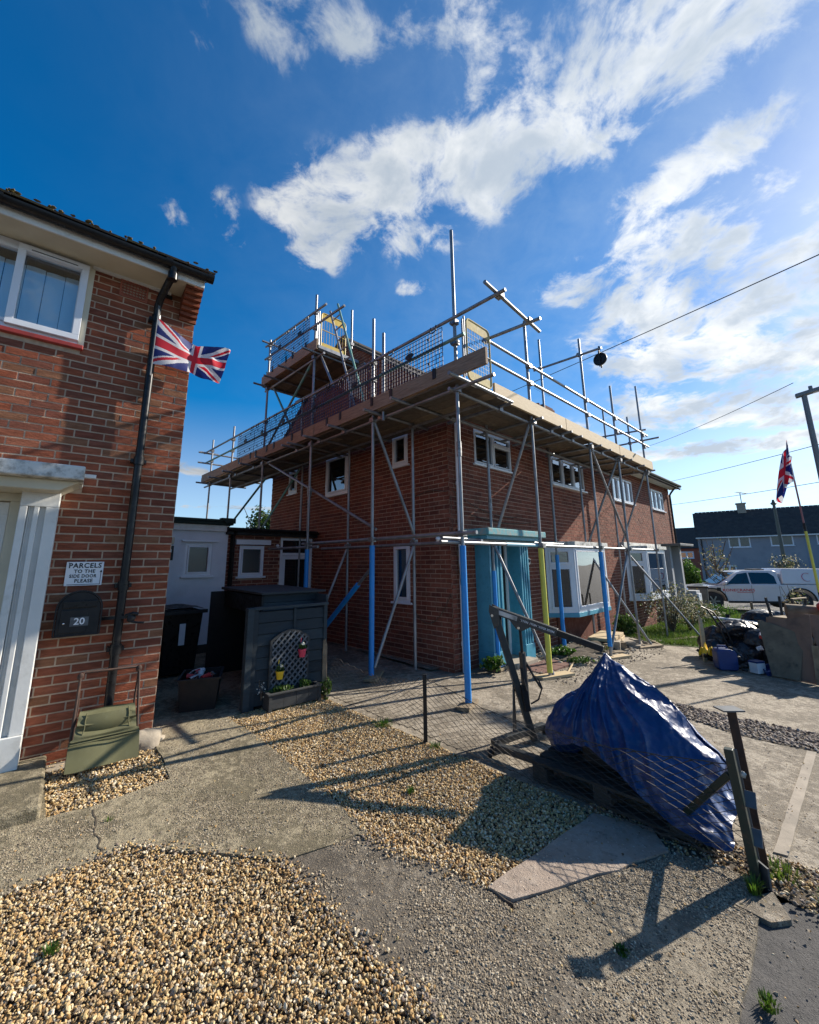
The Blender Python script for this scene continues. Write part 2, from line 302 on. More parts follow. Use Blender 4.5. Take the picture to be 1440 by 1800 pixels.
M['shed'] = mat('blue_grey_timber', (1, 1, 1), (.7, .7, .7), scale=6, cols=[(.022, .034, .043), (.016, .026, .034), (.028, .043, .053)], rough=.8, bump=.0015, bscale=30, stretch=(1, 1, 6), c3=(.03, .042, .05), s3=8, f3=.4)
M['shedd'] = mat('dark_grey_timber', (.045, .048, .049), (.03, .032, .033), scale=8, rough=.8, bump=.0015, bscale=30, stretch=(1, 1, 4), c3=(.03, .03, .03), s3=9, f3=.5)
M['felt'] = mat('roof_felt', (.012, .028, .022), (.02, .035, .03), scale=10, rough=.95, bump=.002, bscale=90)
M['stepred'] = mat('dull_red_tile', (.16, .075, .055), (.12, .06, .045), scale=9, rough=.9)
M['tile'] = mat('roof_tile', (1, 1, 1), (.6, .58, .5), scale=12, cols=[(.10, .07, .05), (.13, .09, .06), (.08, .06, .045), (.15, .115, .06)], rough=.9, bump=.003, bscale=60, c3=(.22, .17, .06), s3=25, f3=.6)
M['slate'] = mat('dark_tiles', (1, 1, 1), (.75, .72, .7), scale=3, cols=[(.045, .04, .038), (.055, .048, .043), (.038, .034, .034)], rough=.9, bump=.004, bscale=20)
M['terracotta'] = mat('terracotta', (.33, .10, .06), (.26, .08, .05), scale=20, rough=.85)
M['redsill'] = mat('red_paint', (.38, .04, .03), (.28, .03, .02), scale=8, rough=.5, c3=(.1, .03, .02), s3=14, f3=.5)
M['olive'] = mat('olive_canvas', (.14, .135, .06), (.11, .105, .047), scale=5, rough=.75, bump=.0008, bscale=250, c3=(.2, .2, .12), s3=14, f3=.3)
M['tarp'] = mat('blue_tarpaulin', (.006, .040, .150), (.005, .030, .115), scale=3, rough=.42, bump=.010, bscale=16, c3=(.02, .06, .2), s3=20, f3=.3, rj=.08, detail=6)
crinkle(M['tarp'], 8, .011)
M['crane'] = mat('crane_grey', (.045, .05, .052), (.03, .034, .036), scale=9, rough=.42, c3=(.10, .085, .07), s3=24, f3=.4, metal=.2)
M['chrome'] = mat('bright_steel', (.6, .6, .6), rough=.25, metal=1)
M['wood'] = mat('weathered_timber', (1, 1, 1), (.6, .58, .55), scale=9, cols=[(.26, .20, .13), (.20, .15, .10), (.32, .25, .16)], rough=.85, bump=.002, bscale=30, stretch=(1, 1, 1), c3=(.08, .06, .045), s3=12, f3=.5)
M['pallet'] = mat('dark_pallet_timber', (.05, .043, .035), (.028, .025, .022), scale=9, rough=.85, bump=.002, bscale=30)  # very dark brown timber, mottled by noise
M['newwood'] = mat('new_timber', (.52, .40, .24), (.44, .33, .19), scale=7, rough=.75, bump=.001, bscale=30, stretch=(1, 1, 5), c3=(.25, .17, .09), s3=20, f3=.4)
M['ply'] = mat('brown_plywood', (.23, .14, .095), (.18, .11, .075), scale=3, rough=.7, c3=(.06, .045, .04), s3=4, f3=.6)
M['plyg'] = mat('mouldy_board', (.19, .155, .105), (.12, .10, .07), scale=5, rough=.85, c3=(.03, .03, .026), s3=8, f3=.7)
M['greenpost'] = mat('green_painted_steel', (.008, .024, .018), (.014, .026, .02), scale=14, rough=.5, c3=(.09, .045, .025), s3=20, f3=.6)
M['rust'] = mat('rusty_steel', (.07, .035, .022), (.035, .022, .018), scale=14, rough=.8, bump=.001, bscale=60, c3=(.13, .06, .03), s3=30, f3=.5)
M['fencewire'] = mat('fence_wire', (.05, .042, .034), (.09, .08, .07), scale=60, rough=.75, metal=0, spec=.2)
M['white'] = mat('white_print', (.75, .76, .78), rough=.5)
M['blackink'] = mat('black_print', (.015, .017, .02), rough=.6)
M['red'] = mat('red_plastic', (.55, .03, .03), (.45, .02, .02), rough=.4)
M['pinkpot'] = mat('red_pot', (.65, .05, .10), (.6, .04, .09), rough=.45)
M['yellowpot'] = mat('yellow_pot', (.78, .50, .02), (.7, .44, .02), rough=.45)
M['bluecan'] = mat('blue_plastic', (.006, .035, .16), (.006, .03, .13), rough=.4, c3=(.03, .05, .1), s3=9, f3=.3)
M['bag'] = mat('black_polythene', (.012, .013, .017), (.02, .02, .024), rough=.36, bump=.02, bscale=10, detail=4)
crinkle(M['bag'], 8, .02)
M['greyblue'] = mat('grey_blue_render', (.29, .30, .32), (.25, .26, .285), scale=.7, rough=.9, bump=.003, bscale=60, c3=(.13, .15, .18), s3=1.5, f3=.3)
M['greyblue2'] = mat('blue_render', (.22, .26, .30), (.19, .225, .27), scale=.7, rough=.9, bump=.003, bscale=60)
M['carwhite'] = mat('white_car_paint', (.62, .62, .64), (.58, .58, .60), scale=1, rough=.25, coat=.6, c3=(.45, .42, .38), s3=3, f3=.2)
M['tyre'] = mat('tyre_rubber', (.015, .015, .016), (.03, .028, .025), scale=20, rough=.85)
M['carglass'] = mat('dark_car_glass', (.012, .016, .018), rough=.05, spec=.9)
M['rim'] = mat('alloy_rim', (.28, .28, .29), (.2, .2, .2), rough=.35, metal=.9)
M['stone'] = mat('pale_block', (.36, .31, .24), (.27, .23, .18), scale=12, rough=.95, bump=.004, bscale=60)
M['glass'] = glassm('window_glass', (.97, .99, 1), .05)
M['palewrap'] = mat('pale_blue_wrap', (.20, .42, .52), (.16, .36, .46), scale=5, rough=.5)
M['glassd'] = glassm('dark_window_glass', (.38, .43, .45), .08)
M['blind'] = mat('vertical_blind', (.76, .86, .89), (.70, .81, .85), scale=2, rough=.8)
M['curtain'] = mat('net_curtain', (.45, .47, .47), (.33, .35, .36), scale=7, rough=.9, stretch=(4, 4, .4))
M['pane_frost'] = mat('frosted_pane', (.03, .045, .055), (.05, .055, .05), scale=2, rough=.18, spec=.7)
M['galvdark'] = mat('dark_galvanised', (.12, .13, .14), (.08, .085, .09), scale=9, rough=.6, metal=.4)
M['wire'] = mat('overhead_cable', (.02, .02, .022), rough=.6)
M['lampgrey'] = mat('lamp_column_grey', (.20, .205, .21), (.16, .165, .17), scale=2, rough=.55, metal=.2)
M['oldgreen'] = mat('old_green_column', (.055, .085, .075), (.07, .08, .07), scale=6, rough=.6)
M['leafg'] = leafm('green_leaf', [(.05, .10, .018), (.07, .13, .025), (.09, .15, .03), (.035, .075, .015)])
M['leafb'] = leafm('bright_leaf', [(.07, .15, .018), (.05, .12, .015), (.10, .19, .03), (.035, .085, .012)])
M['leafp'] = leafm('pale_leaf', [(.12, .13, .05), (.30, .28, .18), (.07, .10, .03), (.17, .12, .05), (.40, .38, .30)])
M['leafd'] = leafm('dark_leaf', [(.02, .05, .012), (.03, .07, .015), (.045, .085, .02)])
M['grass'] = leafm('grass_blade', [(.09, .17, .018), (.07, .14, .015), (.13, .21, .03), (.16, .19, .05), (.06, .11, .015)], .6)
M['petalw'] = mat('white_petal', (.7, .7, .62), rough=.6)
M['bark'] = mat('stem_bark', (.07, .05, .035), (.11, .085, .06), scale=20, rough=.9)
M['attr'] = attrm('printed_flag_cloth')
# ground
ST = [(.38, .30, .20), (.30, .23, .15), (.42, .36, .27), (.22, .17, .12), (.35, .29, .21), (.16, .13, .10), (.40, .33, .23), (.26, .21, .16)]
M['path'] = speckle('path_concrete', (.17, .145, .092), (.37, .315, .21), ST, 105, .6, .014)
M['slab'] = speckle('aggregate_slab', (.14, .12, .095), (.27, .235, .185), ST, 95, .75, .018)
M['slab2'] = speckle('aggregate_slab_warm', (.18, .155, .115), (.32, .275, .205), ST, 100, .7, .016)
M['pink'] = speckle('pinkish_slab', (.33, .26, .205), (.38, .31, .25), [(.5, .42, .35), (.25, .2, .16), (.42, .35, .28)], 60, .18, .008)
M['drive'] = speckle('driveway_concrete', (.19, .16, .12), (.37, .32, .25), ST, 90, .5, .012)
M['asphalt'] = speckle('asphalt', (.065, .062, .06), (.085, .08, .076), [(.11, .105, .1), (.05, .05, .05), (.09, .085, .08)], 110, .5, .006)
M['kerb'] = mat('kerb_strip', (.33, .28, .22), (.22, .19, .15), scale=6, rough=.9, bump=.003, bscale=70)
M['soil'] = mat('gravel_bed_soil', (.09, .07, .048), (.06, .048, .035), scale=20, rough=1, bump=.01, bscale=60)
M['turf'] = mat('turf', (.05, .085, .015), (.08, .11, .025), scale=3, rough=1, bump=.02, bscale=50, c3=(.09, .07, .04), s3=2, f3=.5)
GR = [(.52, .37, .17), (.62, .48, .27), (.36, .23, .10), (.66, .56, .38), (.44, .29, .13), (.58, .42, .19), (.26, .18, .10), (.70, .61, .45), (.48, .29, .11), (.36, .29, .21), (.56, .40, .20), (.64, .50, .28)]
M['pebble'] = mat('gravel_pebble', (1, 1, 1), (.78, .74, .7), scale=60, cols=GR, inst=True, rough=.75, spec=.35)
GR2 = [(.24, .19, .155), (.30, .25, .2), (.18, .15, .125), (.36, .31, .26), (.22, .17, .14), (.28, .22, .18)]
M['pebble2'] = mat('brown_shingle', (1, 1, 1), (.8, .76, .72), scale=40, cols=GR2, inst=True, rough=.75, spec=.35)
M['pebble3'] = mat('loose_grit', (1, 1, 1), (.8, .76, .72), scale=40, cols=GR[2:9]+GR2[:3], inst=True, rough=.8, spec=.3)
# ------------------------------------------------------------------ ground
def rough_poly(poly, step=.12, amp=.012, seed=1):
    out = []; n = len(poly)
    for i in range(n):
        a, b = Vector((*poly[i], 0)), Vector((*poly[(i+1) % n], 0)); L = (b-a).length
        if L > 6: k = 1
        else: k = max(1, int(L/step))
        for j in range(k):
            p = a.lerp(b, j/k); 
            if k > 1: p += Vector((noise.noise(p*5+Vector((seed, 0, 0))), noise.noise(p*5+Vector((0, seed, 7))), 0))*amp*2+Vector((noise.noise(p*22+Vector((seed, 0, 0))), noise.noise(p*22+Vector((0, seed, 7))), 0))*amp*.8
            out.append((p.x, p.y))
    return out
def sheet(name, poly, dz, m, thick=0, amp=.012, seed=1, step=.12, kind='structure', parent=None, cut=.3):
    pts = rough_poly(poly, step, amp, seed) if amp else poly
    b = bmesh.new(); vs = [b.verts.new((x, y, 0)) for x, y in pts]; b.faces.new(vs)
    bmesh.ops.triangulate(b, faces=b.faces)
    xs = [p[0] for p in pts]; x = math.floor(min(xs))
    while x < max(xs):
        if min(xs) < x: bmesh.ops.bisect_plane(b, geom=b.verts[:]+b.edges[:]+b.faces[:], plane_co=(x, 0, 0), plane_no=(1, 0, 0))
        x += cut if -1 < x < 3 else (1.0 if -3 < x < 26 else 60)
    if thick:
        bd = [e for e in b.edges if e.is_boundary]
        r = bmesh.ops.extrude_edge_only(b, edges=bd); low = {v for v in r['geom'] if isinstance(v, bmesh.types.BMVert)}
    else: low = set()
    for v in b.verts: v.co.z = g(v.co.x)+dz-(thick if v in low else 0)
    bmesh.ops.recalc_face_normals(b, faces=b.faces)
    me = bpy.data.meshes.new(name); b.to_mesh(me); b.free()
    if me.polygons and sum(p.normal.z for p in me.polygons) < 0: me.flip_normals()
    return link(name, me, m, parent, kind=kind)
def inpoly(x, y, poly):
    c = False; j = len(poly)-1
    for i in range(len(poly)):
        xi, yi = poly[i]; xj, yj = poly[j]
        if (yi > y) != (yj > y) and x < (xj-xi)*(y-yi)/(yj-yi)+xi: c = not c
        j = i
    return c
LA, HA = rad(39.2), rad(44.3)
L0, H0 = Vector((-2.4533, 4.2813, 0)), Vector((.6586, 6.7601, 0))
def LW(x, y, z=0): return Vector((L0.x+x*math.cos(LA)-y*math.sin(LA), L0.y+x*math.sin(LA)+y*math.cos(LA), z))
def HW(x, y, z=0): return Vector((H0.x+x*math.cos(HA)-y*math.sin(HA), H0.y+x*math.sin(HA)+y*math.cos(HA), z))
xy = lambda v: (v.x, v.y)
sheet('ground', [(-260, -220), (260, -220), (260, 300), (-260, 300)], -.05, M['asphalt'], amp=0)
stp = [(-.73, 2.64), (-.96, 2.70), (-1.36, 2.74), (-1.64, 2.78), (-1.75, 2.68), (-2.05, 2.41), (-2.7, 1.85), (-3.9, .9), (-6, .9)]
low = [(-.24, 2.83), (-.35, 2.86), (-.56, 2.73)]
edge = [(-1.97, 4.82), (-1.41, 4.25), (-.87, 3.61), (-.37, 3.02)]
wallg = [xy(LW(-.85, .02)), xy(LW(.02, .02)), (-1.85, 3.54), (-2.18, 3.18), (-2.40, 3.06), xy(LW(-.74, -.30))]
pathp = low + stp + [xy(LW(-5, .02)), xy(LW(-.76, .02)), xy(LW(-.74, -.30)), (-2.40, 3.06), (-2.18, 3.18), (-1.85, 3.54), xy(LW(.02, .02)), xy(LW(.02, 9)), xy(LW(2.2, 9)), xy(LW(1.8, 2.2)), xy(LW(.9, .22))] + edge
sheet('path', pathp, .006, M['path'], .07, .012, 3)
sheet('gravel_bed', [(-6, .9), (-3.9, .9), (-2.7, 1.85), (-2.05, 2.41), (-1.75, 2.68), (-1.64, 2.78), (-1.36, 2.74), (-.96, 2.70), (-.73, 2.64), (-.62, 2.54), (-.46, 2.35), (-.27, 2.17), (-.09, 1.99), (.02, 1.89), (.35, 1.5), (.75, .9), (.6, .2), (-6, .2)], -.022, M['soil'])
R1 = [(-3.9, .9), (-2.7, 1.85), (-2.05, 2.41), (-1.75, 2.68), (-1.64, 2.78), (-1.36, 2.74), (-.96, 2.70), (-.73, 2.64), (-.62, 2.54), (-.46, 2.35), (-.27, 2.17), (-.09, 1.99), (.02, 1.89), (.35, 1.5), (.6, 1.2), (-3.4, 1.2)]
R2 = [(-.73, 2.64), (-.56, 2.73), (-.35, 2.86), (-.24, 2.83), (-.09, 2.71), (.13, 2.62), (.35, 2.47), (.47, 2.33), (.57, 2.15), (.66, 1.96), (.73, 1.84), (1.0, 1.3), (1.1, .9), (.75, .9), (.35, 1.5), (.02, 1.89), (-.09, 1.99), (-.27, 2.17), (-.46, 2.35), (-.62, 2.54)]
sheet('concrete_slab', R2, .0, M['slab'], .06, .010, 5)
R3 = [(.475, 2.33), (.485, 2.37), (1.22, 2.65), (1.47, 2.76), (1.60, 2.74), (1.76, 2.62), (1.70, 2.40), (1.43, 2.13), (1.16, 1.86), (1.2, 1.3), (1.1, .9), (1.003, 1.3), (.733, 1.84), (.663, 1.96), (.573, 2.15)]
sheet('concrete_slab', R3, -.001, M['slab2'], .06, .008, 5)
pinkp = [(.37, 2.46), (.48, 2.38), (1.22, 2.66), (1.47, 2.77), (1.49, 2.99), (1.19, 3.12), (1.0, 2.97), (.72, 2.74)]
sheet('patched_slab', pinkp, .008, M['pink'], .05, .008, 7)
R4 = [(-1.97, 4.82), (-1.41, 4.25), (-.87, 3.61), (-.37, 3.02), (-.24, 2.83), (-.09, 2.71), (.13, 2.62), (.37, 2.46), (.72, 2.74), (1.0, 2.97), (1.19, 3.12), (1.49, 2.99), (1.56, 2.90), (1.0, 3.38), (.76, 3.59), (.12, 4.22), (-.42, 4.76), (-1.06, 5.47), (-1.2, 5.6), xy(LW(1.9, .2)), xy(LW(.95, .2))]
sheet('gravel_bed', R4, -.022, M['soil'], seed=9)
sheet('gravel_bed', wallg, -.026, M['soil'], seed=4)
sheet('soil_strip', [(1.47, 2.77), (1.60, 2.74), (1.76, 2.62), (1.9, 2.44), (2.6, 2.42), (2.6, 2.62), (2.1, 2.72), (1.85, 2.85), (1.56, 3.02), (1.3, 3.2), (1.19, 3.12), (1.49, 2.99)], -.012, M['soil'], seed=8)
sheet('small_patch', [(1.56, 2.42), (1.83, 2.49), (1.77, 2.32), (1.66, 2.30)], .004, M['drive'], .03, .006, 12)
sheet('footpath', [(1.9, 2.46), (1.5, 2.4), (1.0, 2.0), (.6, .9), (.6, -3), (9, -3), (9, 2.3), (2.6, 2.44)], -.018, M['asphalt'], amp=.006)
drv = [(-1.06, 5.49), (-.42, 4.78), (.12, 4.24), (.54, 3.81), (.76, 3.61), (1.19, 3.14), (1.3, 3.2), (1.56, 3.02), (1.85, 2.85), (2.1, 2.72), (2.6, 2.62), (2.6, 2.42), (9, 2.3), (16, 4), (16, 9), (9.2, 10.0), (6.4, 9.55), xy(HW(5.9, -1.8)), xy(HW(5.3, -1.0)), xy(HW(5.2, .3)), xy(HW(-.2, .3)), xy(HW(.0, 4.3)), xy(HW(-3, 4.3)), xy(LW(1.9, 3)), (-1.3, 5.7)]
sheet('driveway', drv, -.012, M['drive'], amp=.01, seed=13)
sheet('kerb_strip', [(3.68, 4.29), (3.74, 4.26), (2.17, 2.79), (2.11, 2.82)], -.004, M['kerb'], .02, amp=.002)
BAND = [(2.9, 6.3), (3.25, 5.57), (3.68, 5.1), (4.19, 4.71), (6.2, 3.3), (5.8, 2.8), (3.78, 4.25), (3.31, 4.62), (3.06, 5.03), (2.7, 5.6)]
sheet('shingle_band', BAND, -.008, M['soil'], amp=.03, seed=17)
sheet('lawn', [xy(HW(5.35, -.1)), xy(HW(5.5, -1.2)), xy(HW(6.0, -2.0)), (6.4, 9.55), (8.0, 9.9), (10.6, 11.6), (14, 15.5), (13, 18.2), xy(HW(13.4, -.1))], -.004, M['turf'], .03, .04, 21)
sheet('verge', [(9.5, 10.2), (16, 9.6), (30, 12), (30, 34), (16, 30), (13.2, 18.4), (14.2, 15.5), (10.7, 11.5)], -.02, M['turf'], amp=.03, seed=5)
sheet('road', [(12.4, 21), (20, 15.5), (60, 8), (60, 30), (18, 36)], -.006, M['asphalt'], amp=0)

# ---- loose stones: thousands of separate pebbles, instanced from eight shapes
def scatter(name, items, mt, variants=8, label=None, parent=None, low=False):
    """items: (x, y, z, rx, ry, rz, sx, sy, sz, rnd)"""
    me = bpy.data.meshes.new(name); me.from_pydata([i[:3] for i in items], [], [])
    a = me.attributes.new('rot', 'FLOAT_VECTOR', 'POINT'); a.data.foreach_set('vector', [c for i in items for c in i[3:6]])
    a = me.attributes.new('scl', 'FLOAT_VECTOR', 'POINT'); a.data.foreach_set('vector', [c for i in items for c in i[6:9]])
    a = me.attributes.new('rnd', 'FLOAT', 'POINT'); a.data.foreach_set('value', [i[9] for i in items])
    o = bpy.data.objects.new(name, me); COL.objects.link(o); o['kind'] = 'stuff'
    if label: o['label'] = label
    t = bpy.data.node_groups.new(name+'_nodes', 'GeometryNodeTree')
    t.interface.new_socket('Geometry', in_out='INPUT', socket_type='NodeSocketGeometry'); t.interface.new_socket('Geometry', in_out='OUTPUT', socket_type='NodeSocketGeometry')
    N = t.nodes.new; K = t.links.new; gi, go = N('NodeGroupInput'), N('NodeGroupOutput')
    g2i = N('GeometryNodeGeometryToInstance')
    for k in range(variants):
        ico = N('GeometryNodeMeshIcoSphere'); ico.inputs['Radius'].default_value = 1; ico.inputs['Subdivisions'].default_value = 1 if low else 2
        pn = N('GeometryNodeInputPosition'); ns = N('ShaderNodeTexNoise'); ns.noise_dimensions = '4D'; ns.inputs['W'].default_value = k*3.7; ns.inputs['Scale'].default_value = .85; ns.inputs['Detail'].default_value = 1.5
        K(pn.outputs[0], ns.inputs['Vector'])
        ml = N('ShaderNodeVectorMath'); ml.operation = 'MULTIPLY_ADD'; K(ns.outputs['Color'], ml.inputs[0]); ml.inputs[1].default_value = (1.7,)*3; ml.inputs[2].default_value = (-.85,)*3
        sp = N('GeometryNodeSetPosition'); K(ico.outputs['Mesh'], sp.inputs['Geometry']); K(ml.outputs[0], sp.inputs['Offset'])
        sm = N('GeometryNodeSetMaterial'); sm.inputs['Material'].default_value = mt; K(sp.outputs[0], sm.inputs['Geometry'])
        K(sm.outputs[0], g2i.inputs[0])
    iop = N('GeometryNodeInstanceOnPoints'); K(gi.outputs[0], iop.inputs['Points']); K(g2i.outputs[0], iop.inputs['Instance']); iop.inputs['Pick Instance'].default_value = True
    for nm, ty, so_ in (('rot', 'FLOAT_VECTOR', 'Rotation'), ('scl', 'FLOAT_VECTOR', 'Scale')):
        na = N('GeometryNodeInputNamedAttribute'); na.data_type = ty; na.inputs['Name'].default_value = nm; K(na.outputs['Attribute'], iop.inputs[so_])
    rv = N('FunctionNodeRandomValue'); rv.data_type = 'INT'; rv.inputs[4].default_value = 0; rv.inputs[5].default_value = variants-1
    K(rv.outputs[2], iop.inputs['Instance Index']); K(iop.outputs[0], go.inputs[0])
    md = o.modifiers.new('stones', 'NODES'); md.node_group = t; me.materials.append(mt); return o
def stones(poly, n, rmin, rmax, z0, flat=.55, layers=.010, seed=1, tilt=.5, dens=None, hk=1):
    rnd = random.Random(seed); xs = [p[0] for p in poly]; ys = [p[1] for p in poly]; out = []
    while len(out) < n:
        x, y = rnd.uniform(min(xs), max(xs)), rnd.uniform(min(ys), max(ys))
        if not inpoly(x, y, poly): continue
        if dens and rnd.random() > dens(x, y): continue
        r = rmin+(rmax-rmin)*rnd.random()**1.8; h = noise.noise(Vector((x*2.3, y*2.3, seed)))*.012*hk
        z = g(x)+z0+h+rnd.random()*layers
        out.append((x, y, z, rnd.gauss(0, tilt), rnd.gauss(0, tilt), rnd.uniform(0, 6.3), r, r*rnd.uniform(.55, .85), r*rnd.uniform(flat*.7, flat*1.2), rnd.random()))
    return out
near = [(-2.2, .95), (.8, .95), (.8, 3), (-2.2, 3)]
st1 = stones(R1, 46000, .0042, .0108, -.014, .5, .017, 11, .6)
tag(scatter('gravel', st1, M['pebble'], 10), 'golden pea gravel bed filling the foreground in front of the concrete path', 'gravel')
st2 = stones(R4, 42000, .0048, .0112, -.016, .5, .016, 12, .6)
tag(scatter('gravel', st2, M['pebble'], 10), 'golden gravel strip between the concrete path and the chain link fence', 'gravel')
st3 = stones(wallg, 4200, .006, .013, -.018, .5, .016, 13, .6)
tag(scatter('gravel', st3, M['pebble'], 10), 'small patch of pale gravel under the olive canvas at the wall', 'gravel')
st4 = stones(BAND, 5200, .010, .024, -.008, .45, .014, 14, .4)
tag(scatter('shingle', st4, M['pebble2'], 8), 'brown shingle band crossing the driveway behind the rusty post', 'shingle')
spill = [(1.15, 3.1), (1.45, 2.76), (1.76, 2.6), (1.95, 2.3), (2.5, 2.4), (2.3, 2.66), (1.8, 2.95), (1.5, 3.12), (1.25, 3.3)]
st5 = stones(spill, 1500, .005, .013, -.006, .55, .008, 15, .5)
allp = [(-2.6, 1.2), (2.4, 1.2), (3.6, 4.6), (2.4, 6.6), (.5, 5), (-1.9, 4.8), (-2.4, 3.6)]
st5 += [s for s in stones(allp, 1500, .003, .008, .006, .6, .003, 16, .4) if not inpoly(s[0], s[1], R1) and not inpoly(s[0], s[1], R4)]
rim = []
for poly, cnt in ((stp[:8]+[], 500), (edge+[(-.24, 2.83), (-.09, 2.71), (.13, 2.62), (.37, 2.46)], 500), ([(-.73, 2.64), (-.62, 2.54), (-.46, 2.35), (-.27, 2.17), (-.09, 1.99), (.02, 1.89), (.35, 1.5)], 700)):
    rr = random.Random(cnt)
    for k in range(cnt):
        i = rr.randrange(len(poly)-1); a, b = poly[i], poly[i+1]; f = rr.random()
        x = a[0]+(b[0]-a[0])*f+rr.gauss(0, .035); y = a[1]+(b[1]-a[1])*f+rr.gauss(0, .035)
        r = rr.uniform(.004, .009); rim.append((x, y, g(x)+.008, rr.gauss(0, .4), rr.gauss(0, .4), rr.uniform(0, 6), r, r*.75, r*.55, rr.random()))
_pd = lambda x, y: .45+1.5*noise.noise(Vector((x*2.1, y*2.1, 4)))+.5*noise.noise(Vector((x*7, y*7, 9)))
emb = stones(R2, 13500, .0024, .0078, -.0004, .6, .0014, 61, .25, hk=0, dens=_pd)+stones(R3, 11500, .0024, .0076, -.0014, .6, .0014, 62, .25, hk=0, dens=_pd)+stones([(1.3, 1.9), (1.8, 2.35), (3.4, 2.2), (3.4, .9), (1.2, .9)], 260, .004, .011, -.017, .6, .002, 64, .4, hk=0)
EMB = [(.40, .33, .23), (.22, .175, .12), (.48, .42, .32), (.13, .11, .085), (.32, .26, .18), (.36, .30, .22)]
M['pebble4'] = mat('exposed_aggregate', (1, 1, 1), (.75, .72, .68), scale=50, cols=EMB, inst=True, rough=.85, spec=.25)
tag(scatter('aggregate', emb, M['pebble4'], 6, low=True), 'exposed stones standing proud of the two foreground slabs', 'aggregate')
embp = stones(pathp[:9]+[(-3.9, 2.4), (-2.58, 2.95), (-2.40, 3.06), (-2.18, 3.18), (-1.85, 3.54), (-2.4, 4.3), (-1.95, 4.8)]+edge[1:], 17000, .0022, .0062, .0058, .6, .0012, 63, .25, hk=0, dens=_pd)
tag(scatter('aggregate', embp, M['pebble4'], 6, low=True), 'exposed stones in the worn surface of the concrete path', 'aggregate')
tag(scatter('grit', st5+rim, M['pebble3'], 8), 'loose stones and grit strewn over the slabs and round the gate post', 'loose stones')
st6 = stones([(2.2, 6.2), (2.9, 6.9), (5.2, 8.9), (5.6, 9.9), (4.6, 10.0), (1.0, 7.0)], 1500, .006, .02, -.008, .6, .006, 18, .5)
tag(scatter('grit', st6, M['pebble2'], 8, low=True), 'brown rubble and dirt scattered along the front of the scaffolded house', 'rubble')
# cracks in the path are real gaps filled with soil
def crack(pts, w, z=.0085):
    b = MB(); out = []
    for i in range(len(pts)-1):
        a, c = Vector((*pts[i], 0)), Vector((*pts[i+1], 0)); n = max(2, int((c-a).length/.03))
        for j in range(n+1):
            p = a.lerp(c, j/n); p += Vector((noise.noise(p*14), noise.noise(p*14+Vector((9, 9, 9))), 0))*.02; out.append(p)
    for p, q in zip(out, out[1:]):
        d = (q-p); 
        if d.length < 1e-5: continue
        s_ = Vector((-d.y, d.x, 0)).normalized()*w*(.6+.5*abs(noise.noise(p*20)))
        b.quad((p-s_).to_tuple()[:2]+(g(p.x)+z,), (q-s_).to_tuple()[:2]+(g(q.x)+z,), (q+s_).to_tuple()[:2]+(g(q.x)+z,), (p+s_).to_tuple()[:2]+(g(p.x)+z,))
    return b
cb = crack([(-2.14, 3.14), (-1.98, 2.95), (-1.77, 2.72)], .006)
cb2 = crack([xy(LW(.35, 2.4)), xy(LW(.72, 1.2)), xy(LW(.9, .3)), (-1.72, 4.85)], .006)
cb.v += cb2.v; n0 = len(cb.v)-len(cb2.v); cb.f += [[i+n0 for i in f] for f in cb2.f]; cb.r += cb2.r
cb3 = crack([(.36, 2.47), (.49, 2.34)], .003, .009)
n0 = len(cb.v); cb.v += cb3.v; cb.f += [[i+n0 for i in f] for f in cb3.f]; cb.r += cb3.r
cb.build('crack', M['soil'], kind='structure', normals=False)

# ------------------------------------------------------------------ brickwork and window builders
CAMP = Vector((0, 0, EYE))
UNIT = MB().box(-.5, 0, -.5, .5, 1, .5).mesh('brick_shape')
def wallmap(o, ex, n):
    """wall coordinates (along, out, up) -> local coordinates of the house"""
    o, ex, n = Vector(o), Vector(ex), Vector(n)
    return lambda p: o+ex*p[0]+n*p[1]+Vector((0, 0, p[2]))
def bricks(house, fm, x0, x1, z0, z1, holes, world, top=None, q=.075, bl=.225, seed=1, endL=False, endR=False):
    """list of bricks (cx, cz, w, h, distance) in stretcher bond"""
    rnd = random.Random(seed); out = []; k = 0; z = z0
    while z < z1-.02:
        zc0, zc1 = z+.0065, min(z+q-.0065, z1)
        lo, hi = x0, x1
        if top:
            lo, hi = top((zc0+zc1)/2)
            if hi-lo < .1: break
        x = x0-(bl/2 if k % 2 else 0); 
        while x < hi:
            a, b = max(x+.006, lo), min(x+bl-.006, hi); x += bl
            if b-a < .035: continue
            segs = [(a, b)]
            for hx0, hx1, hz0, hz1 in holes:
                if zc1 > hz0+.015 and zc0 < hz1-.015:
                    ns = []
                    for sa, sb in segs:
                        if sb <= hx0 or sa >= hx1: ns.append((sa, sb)); continue
                        if sa < hx0-.03: ns.append((sa, hx0))
                        if sb > hx1+.03: ns.append((hx1, sb))
                    segs = ns
            for sa, sb in segs:
                c = ((sa+sb)/2, (zc0+zc1)/2); wp = world(fm((c[0], 0, c[1])))
                out.append((c[0], c[1], sb-sa, zc1-zc0, (wp-CAMP).length, rnd.random(), rnd.gauss(0, 1), rnd.gauss(0, 1)))
        z += q; k += 1
    return out
